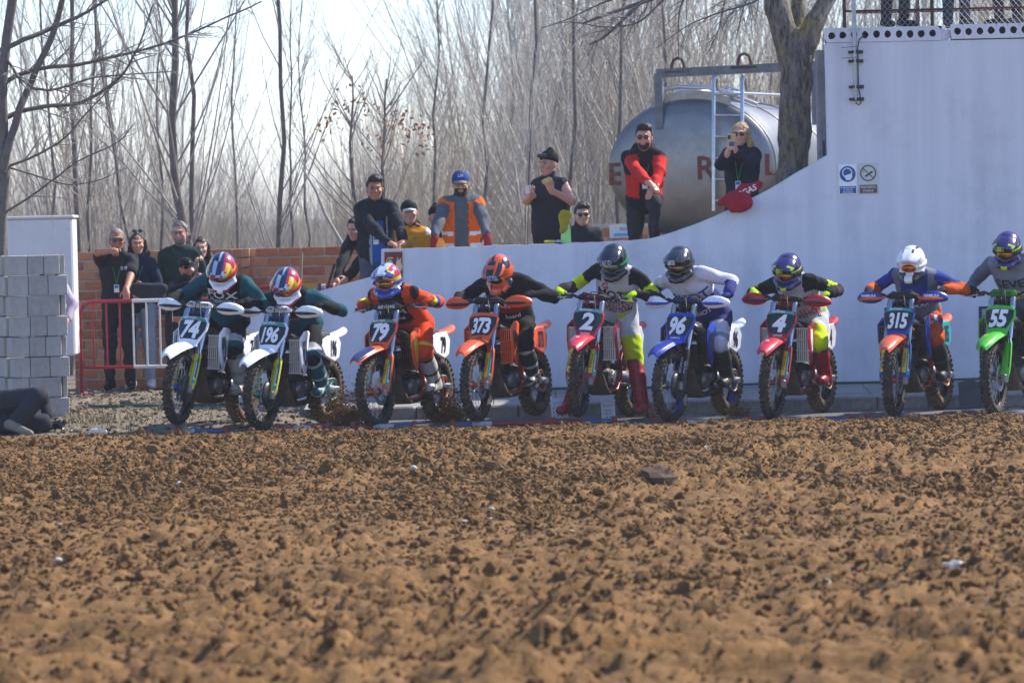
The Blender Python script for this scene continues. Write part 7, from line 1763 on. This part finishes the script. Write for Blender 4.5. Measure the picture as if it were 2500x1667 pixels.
def poplar(seed, H, rad, nb=34, lean=(0, 0), fan=.5, blen=.30, tw=4, lo=.08, br_k=.24, tw_r=.0036):
    r = np.random.default_rng(seed); k = 14; z = np.linspace(0, 1, k); wx = np.cumsum(r.normal(0, .0055, k)) * H; wy = np.cumsum(r.normal(0, .0055, k)) * H
    tr = np.stack([lean[0] * z * H + wx - wx[0], lean[1] * z * H + wy - wy[0], z * H], -1); trunk = (tr, rad * (1 - .82 * z))
    br = twigs(r, trunk, nb, H * blen, rad * br_k, fan, .32, lo, .10, 7); sm = []
    for b in br: sm += twigs(r, b, tw, H * blen * .38, tw_r, .55, .3, .2, .14, 5)
    return [trunk], br, sm
def tree(px, Y, z0, H, rad, seed, label, nb=34, lean=(0, 0), fan=.5, blen=.30, tw=4, lo=.08, group='bare trees of the wood', name='bare_tree', twig=None):
    x = at(px, 500, Y).x; t, b, s_ = poplar(seed, H, rad, nb, lean, fan, blen, tw, lo)
    root = empty(name, (x, Y, z0)); tagit(root, label, 'tree', group)
    V, F = tubes(t, nsides); ob('trunk', np_mesh('trunk', V, F, [M_BARK]), root)
    V, F = tubes(b + s_, nsides); ob('crown', np_mesh('crown', V, F, [twig or M_TWIG]), root)
    return root
# the wood behind: saplings instanced, one mass
vr = []
for i in range(7):
    t, b, s_ = poplar(300 + i, 5.0, .016, 26, (np.random.default_rng(i).normal(0, .05), 0), .42, .32, 4, .02, .27, .0018); V, F = tubes(t + b + s_, lambda r_: 3); vr.append(np_mesh('sapling', V, F, [M_TWIG if i % 3 else M_TWIG2]))
for i in range(3):   # many-stemmed willow scrub
    r = np.random.default_rng(700 + i); L_ = []
    for j in range(9):
        a = r.uniform(0, 6.28); sp = r.uniform(.15, .62); st = grow(r, (r.normal(0, .12), r.normal(0, .12), 0), (sp * math.cos(a), sp * math.sin(a), 1), r.uniform(3.6, 5.2), .011, .12, .08, 9); L_.append(st)
        bs = twigs(r, st, 12, 1.2, .004, .5, .35, .2, .12, 6); L_ += bs
        for b_ in bs: L_ += twigs(r, b_, 3, .5, .002, .5, .3, .2, .14, 4)
    V, F = tubes(L_, lambda r_: 3); vr.append(np_mesh('willow_scrub', V, F, [M_TWIG2 if i else M_TWIG]))
M_REED = mat('dry reed', (.46, .37, .25), .8, 0, .35, 2)
for i in range(3):   # dry reeds and tall grass
    r = np.random.default_rng(800 + i); L_ = []
    for j in range(110):
        st = grow(r, (r.normal(0, .35), r.normal(0, .25), 0), (r.normal(0, .16), r.normal(0, .16), 1), r.uniform(1.6, 4.6), .008, -.05, .10, 5); L_.append(st)
    V, F = tubes(L_, lambda r_: 3); vr.append(np_mesh('reed_clump', V, F, [M_REED]))
r = np.random.default_rng(99); pts = []; scl = []
def wood(n, y0, y1, xa, xb, h0, h1):
    for _ in range(n):
        y = r.uniform(y0, y1); hw = 1250 / FPX * y
        u = r.uniform(xa, xb); pts.append((u * hw, y, .1 + (.25 if y < 60 else .1))); h = r.uniform(h0, h1) / 5.0; scl.append((h, h, h))
wood(150, 66, 130, -1.5, -.55, 2.2, 5.0); wood(24, 62, 110, -1.5, -.58, 6.5, 10.5); wood(120, 64, 130, -.6, -.1, 1.8, 3.6)   # left: thin, sky between
wood(60, 66, 125, -.30, .05, 3.5, 6.5)
wood(250, 64, 125, -.02, 1.6, 5.5, 11.5); wood(30, 64, 90, .10, 1.6, 4.0, 8)                       # right: tall dense mass
wood(420, 56, 76, -1.5, .9, .9, 2.9)                                                              # low brush and reeds
wood(200, 90, 170, -1.6, 1.6, 2.2, 4.6)
pts = np.array(pts); rot = np.zeros((len(pts), 3)); rot[:, 2] = r.uniform(0, 6.28, len(pts)); rot[:, 0] = r.normal(0, .07, len(pts)); rot[:, 1] = r.normal(0, .07, len(pts))
o = scatter('woodland', pts, np.array(scl), rot, vr, [M_TWIG]); tagit(o, 'hazy wood of bare saplings and scrub far behind', 'woodland')
# trees one can tell apart
tree(160, 53.5, .1, 9.5, 0.043, 11, 'tall straight bare tree behind the white trailer', 40, (.01, 0), .55, .24)
tree(100, 57, .1, 8, 0.029, 12, 'thin bare tree between the trailer and the leaning trunk', 30, (.0, 0), .5, .22)
tree(240, 55, .1, 9, 0.029, 13, 'thin straight bare tree behind the pointing man', 34, (-.012, 0), .5, .25)
tree(490, 52.5, .1, 10, 0.067, 14, 'thick bare poplar with upswept limbs behind the brick wall', 64, (.0, 0), .62, .40, 6, .12)
tree(475, 52.7, .1, 9, 0.041, 15, 'second stem rising close beside the thick bare poplar', 24, (.0, 0), .5, .26)
tree(665, 55, .1, 9.5, 0.042, 16, 'crooked dark bare tree behind the brick wall end', 40, (-.02, 0), .5, .28)
tree(350, 56, .1, 7, 0.029, 17, 'bare sapling leaning left behind the green sweater', 30, (-.08, 0), .45, .3)
tree(415, 58, .1, 6.5, 0.029, 18, 'slender bare sapling leaning left beside the thick poplar', 30, (-.06, 0), .45, .3)
tree(700, 58, .1, 5.6, 0.026, 19, 'slender bare sapling to the right of the crooked tree', 30, (.02, 0), .45, .3)
tree(290, 62, .1, 8, 0.029, 20, 'thin bare tree behind the woman with pushed up sunglasses', 30, (-.05, 0), .45, .28)
tree(560, 60, .1, 6, 0.029, 21, 'thin bare tree between the poplar and the crooked tree', 30, (.03, 0), .45, .3)
tree(775, 60, .2, 5.2, 0.026, 22, 'thin bare tree left of the orange leaved trees', 30, (-.04, 0), .45, .3)
tree(1180, 60, .3, 8, 0.035, 23, 'bare tree fanning out behind the orange vest', 44, (.06, 0), .6, .42, 5, twig=M_TWIG2)
tree(1270, 58, .4, 8.5, 0.035, 24, 'bare tree leaning right behind the woman in the beanie', 44, (.08, 0), .55, .4, 5, twig=M_TWIG2)
tree(1080, 63, .3, 6.0, 0.032, 25, 'bare tree standing behind the bearded man in the beanie', 40, (-.02, 0), .5, .36, 5)
tree(1390, 62, .4, 9.5, 0.038, 26, 'bare tree beside the round end of the tanker', 44, (.02, 0), .5, .36, 5)
tree(1480, 63, .4, 9.5, 0.038, 27, 'tall bare tree rising behind the edge of the tanker', 44, (.05, 0), .5, .34, 5)
tree(1640, 66, .4, 10, 0.035, 28, 'bare tree rising behind the tanker frame', 44, (-.02, 0), .5, .34, 5)
# two trees that kept some dead orange leaves
for px, sd, lb, Ht, cl in ((862, 41, 'bare tree with a few dead orange leaves behind the man in black', 3.55, ((820, 270), (870, 240), (905, 270), (800, 310))), (940, 42, 'forked bare tree with dead orange leaves behind the mustard hoodie', 3.5, ((950, 290), (990, 300), (1025, 320), (920, 340), (1040, 345)))):
    rt_ = tree(px, 52.5, .2, Ht, .05, sd, lb, 26, (.02, 0), .75, .40, 5, .35)
    lf = MB(); q = np.random.default_rng(sd)
    for cx_, cy_ in cl:
        c = at(cx_, cy_, 52.5) - rt_.location
        for _ in range(26):
            p = c + Vector(tuple(q.normal(0, .10, 3))); a = Vector(tuple(q.normal(size=3))).normalized() * .035; b_ = Vector(tuple(q.normal(size=3))).normalized() * .022; lf.add([p - a, p + b_, p + a, p - b_], [(0, 1, 2, 3)])
    lo_ = lf.build('leaves', M_LEAF, rt_); lo_['kind'] = 'stuff'
# fallen pale pole leaning in the scrub
a, b = at(738, 410, 54), at(838, 600, 54); tagit(MB().tube([a, a.lerp(b, .3) + Vector((.02, 0, 0)), a.lerp(b, .6) - Vector((.02, 0, 0)), b, b + (b - a) * .6], [.012, .018, .022, .025, .03], 7).build('dead_branch', mat('dry pale wood', (.42, .38, .33), .8, 0, .2, 12)), 'pale dead branch slanting in front of the scrub', 'branch')
# near tree at the left edge with long sweeping branches
def traced(lines_px, Y, rads, seed, tw_n, tw_L, droop=.1):
    """polylines traced on the tree's own depth plane, with depth wander and side twigs"""
    r = np.random.default_rng(seed); main = []; sm = []
    for (pl_, (r0, r1)) in zip(lines_px, rads):
        P_ = [np.array(at(x, y, Y)) for x, y in pl_]; dense = []
        for i in range(len(P_) - 1):
            for f in np.linspace(0, 1, 5)[:-1]: dense.append(P_[i] * (1 - f) + P_[i + 1] * f)
        dense.append(P_[-1]); D = np.array(dense)
        for _ in range(2): D[1:-1] = (D[:-2] + 2 * D[1:-1] + D[2:]) / 4
        k = len(D); D[:, 1] += np.cumsum(r.normal(0, .035, k)) * (1 if r0 < .05 else 0); rr_ = np.linspace(r0, r1, k); main.append((D, rr_))
        if tw_n: 
            ts = twigs(r, (D, rr_), int(tw_n * max(1, k / 12)), tw_L, .010, .75, droop, .15, .22, 6)
            for t_ in ts: sm.append(t_); sm += twigs(r, t_, 3, tw_L * .45, .005, .7, droop, .2, .22, 5)
    return main, sm
m1, s1 = traced([[(0, 640), (2, 560), (12, 430), (8, 330), (4, 200), (18, 80), (40, -60)], [(8, 420), (30, 330), (55, 245), (90, 165), (135, 80), (165, -40)]], 44.0, [(.062, .05), (.045, .030)], 1, 0, 0)
m2, s2 = traced([[(0, 125), (80, 90), (160, 55), (215, 30), (275, -10)], [(2, 210), (40, 182), (110, 163), (190, 160), (250, 145), (330, 128), (430, 100), (530, 55), (640, 5)], [(4, 292), (50, 270), (120, 258), (190, 255), (250, 225), (305, 180), (340, 120), (375, 10)],
                 [(8, 135), (35, 170), (57, 205)], [(12, 410), (90, 380), (160, 340), (215, 270), (290, 195)], [(70, 215), (120, 222), (170, 210), (230, 190), (330, 182), (430, 175)], [(12, 520), (60, 490), (130, 440), (190, 390), (290, 350), (330, 300)], [(8, 405), (90, 430), (170, 455), (250, 440), (300, 415)]],
                44.0, [(.030, .014), (.028, .008), (.030, .008), (.018, .012), (.016, .006), (.016, .005), (.014, .005), (.012, .004)], 2, 12, .55, .05)
rt_ = empty('bare_tree', (at(2, 900, 44).x, 44.0, .1)); tagit(rt_, 'bare tree with long sweeping branches beside the white trailer', 'tree')
o_ = np.array(rt_.location)
V, F = tubes([(np.vstack([[o_[0], 44.0, .05], m1[0][0]]), np.concatenate([[.07], m1[0][1]])), m1[1]], nsides); ob('trunk', np_mesh('trunk', V - o_, F, [M_BARK]), rt_)
V, F = tubes(m2, nsides); ob('limbs', np_mesh('limbs', V - o_, F, [M_BARK]), rt_)
V, F = tubes(s1 + s2, nsides); ob('crown', np_mesh('crown', V - o_, F, [M_TWIG]), rt_)
# big tree by the tower: thick trunk forking just inside the frame, twigs hanging over the tanker
def bark_big():
    m = bpy.data.materials.new('furrowed bark'); m.use_nodes = True; nt = m.node_tree; b = nt.nodes['Principled BSDF']; b.inputs['Roughness'].default_value = .95; b.inputs['Specular IOR Level'].default_value = .15
    tc = nt.nodes.new('ShaderNodeTexCoord'); mp = nt.nodes.new('ShaderNodeMapping'); mp.inputs['Scale'].default_value = (9, 9, 2.2)
    n1 = nt.nodes.new('ShaderNodeTexNoise'); n1.inputs['Scale'].default_value = 2.6; n1.inputs['Detail'].default_value = 8; n1.inputs['Roughness'].default_value = .7
    n2 = nt.nodes.new('ShaderNodeTexNoise'); n2.inputs['Scale'].default_value = 3.0; n2.inputs['Detail'].default_value = 6; n2.inputs['Roughness'].default_value = .75
    nt.links.new(tc.outputs['Object'], mp.inputs['Vector']); nt.links.new(mp.outputs['Vector'], n1.inputs['Vector']); nt.links.new(tc.outputs['Object'], n2.inputs['Vector'])
    r1 = nt.nodes.new('ShaderNodeValToRGB'); r1.color_ramp.elements[0].position = .36; r1.color_ramp.elements[1].position = .62; r1.color_ramp.elements[0].color = (.055, .045, .038, 1); r1.color_ramp.elements[1].color = (.30, .26, .22, 1)
    mr = nt.nodes.new('ShaderNodeMapRange'); mr.inputs['From Min'].default_value = .52; mr.inputs['From Max'].default_value = .70; mr.inputs['To Max'].default_value = .75
    mx = nt.nodes.new('ShaderNodeMix'); mx.data_type = 'RGBA'; mx.inputs['B'].default_value = (.36, .29, .05, 1)
    nt.links.new(n1.outputs['Fac'], r1.inputs['Fac']); nt.links.new(n2.outputs['Fac'], mr.inputs['Value']); nt.links.new(mr.outputs['Result'], mx.inputs['Factor']); nt.links.new(r1.outputs['Color'], mx.inputs['A']); nt.links.new(mx.outputs['Result'], b.inputs['Base Color'])
    bp = nt.nodes.new('ShaderNodeBump'); bp.inputs['Strength'].default_value = 1.0; bp.inputs['Distance'].default_value = .05; nt.links.new(n1.outputs['Fac'], bp.inputs['Height']); nt.links.new(bp.outputs['Normal'], b.inputs['Normal'])
    return m
M_BIG = bark_big(); BYT = 46.0
def wp(px, py, dy=0): return np.array(at(px, py, BYT + dy))
base = wp(1936, 445); base_g = base.copy(); base_g[2] = 1.0
big = [cone(base_g, base, .19, .172, 0, .05), cone(base, wp(1938, 330), .172, .165, 0, .08), cone(wp(1938, 330), wp(1946, 200), .163, .165, 0, .08), cone(wp(1946, 200), wp(1938, 120), .165, .155, 0, .08), cone(wp(1930, 150), wp(1900, 20), .135, .125, 0, .07), cone(wp(1900, 20), wp(1862, -140), .125, .105, 0, .05),
       cone(wp(1952, 150), wp(1992, 50), .12, .105, 0, .06), cone(wp(1992, 50), wp(2050, -60), .105, .09, 0, .05), cone(wp(1950, 90, .15), wp(1950, -120, .4), .09, .07, 0, .05)]
V, F, lab = sdf_mesh(big, .022, noise=lambda X, Y, Z: .008 * np.sin(41 * X + 9 * Z + 3 * np.sin(7 * Z)) * np.sin(37 * Y - 6 * Z) + .010 * np.sin(7 * Z + 5 * X))
rt_ = empty('bare_tree', (base[0], BYT, 1.0)); o_ = np.array(rt_.location); tagit(rt_, 'thick tree with furrowed lichen spotted bark beside the white tower', 'tree')
ob('trunk', np_mesh('trunk', V - o_, F, [M_BIG]), rt_)
m3, s3 = traced([[(1890, -30), (1800, -60), (1700, -40), (1600, -5), (1500, 30), (1420, 60)], [(1870, -80), (1760, -110), (1640, -60), (1560, 10), (1480, 90), (1440, 110)], [(1700, -40), (1660, 10), (1655, 80), (1658, 140)], [(1800, -60), (1770, 0), (1760, 70), (1730, 130)], [(1840, -40), (1815, 20), (1800, 90)], [(1620, 0), (1560, 60), (1480, 70), (1390, 50), (1320, 70)], [(1600, -30), (1480, 0), (1400, 40), (1330, 65)], [(1900, -40), (1840, 10), (1760, 30), (1680, 60), (1600, 120)]],
                46.0, [(.045, .012), (.04, .008), (.014, .004), (.014, .004), (.012, .004), (.012, .004), (.014, .004), (.014, .004)], 5, 16, .55, -.12)
V, F = tubes(m3, nsides); ob('limbs', np_mesh('limbs', V - o_, F, [M_BARK]), rt_)
V, F = tubes(s3, nsides); ob('crown', np_mesh('crown', V - o_, F, [M_TWIG]), rt_)
# hills far behind, barely seen
xs = np.linspace(-420, 420, 60); hh = 3 + 4 * fbm2(xs * .008 + 3, xs * 0 + 1, 3, 9)
mb = MB(); mb.loft([[(x, 900, -1) for x in xs], [(x, 930, h * .6) for x, h in zip(xs, hh)], [(x, 1000, h) for x, h in zip(xs, hh)]], closed=False, caps=False); o = mb.build('hills', mat('blue hills', (.10, .11, .10), .95)); o['kind'] = 'structure'

# haze: dusty back-lit air over the whole place
hz = MB().box((0, 522, 7.3), (860, 1140, 17.4)).build('haze', mat('haze surface', (.5, .5, .5)))
hz['kind'] = 'stuff'; hz.data.materials.clear()
hm = bpy.data.materials.new('haze'); hm.use_nodes = True; nt = hm.node_tree
for n_ in list(nt.nodes):
    if n_.type == 'BSDF_PRINCIPLED': nt.nodes.remove(n_)
pv_ = nt.nodes.new('ShaderNodeVolumePrincipled'); pv_.inputs['Color'].default_value = (.93, .95, 1, 1); pv_.inputs['Density'].default_value = .0005; pv_.inputs['Anisotropy'].default_value = .45
nt.links.new(pv_.outputs[0], [n_ for n_ in nt.nodes if n_.type == 'OUTPUT_MATERIAL'][0].inputs['Volume']); hz.data.materials.append(hm)
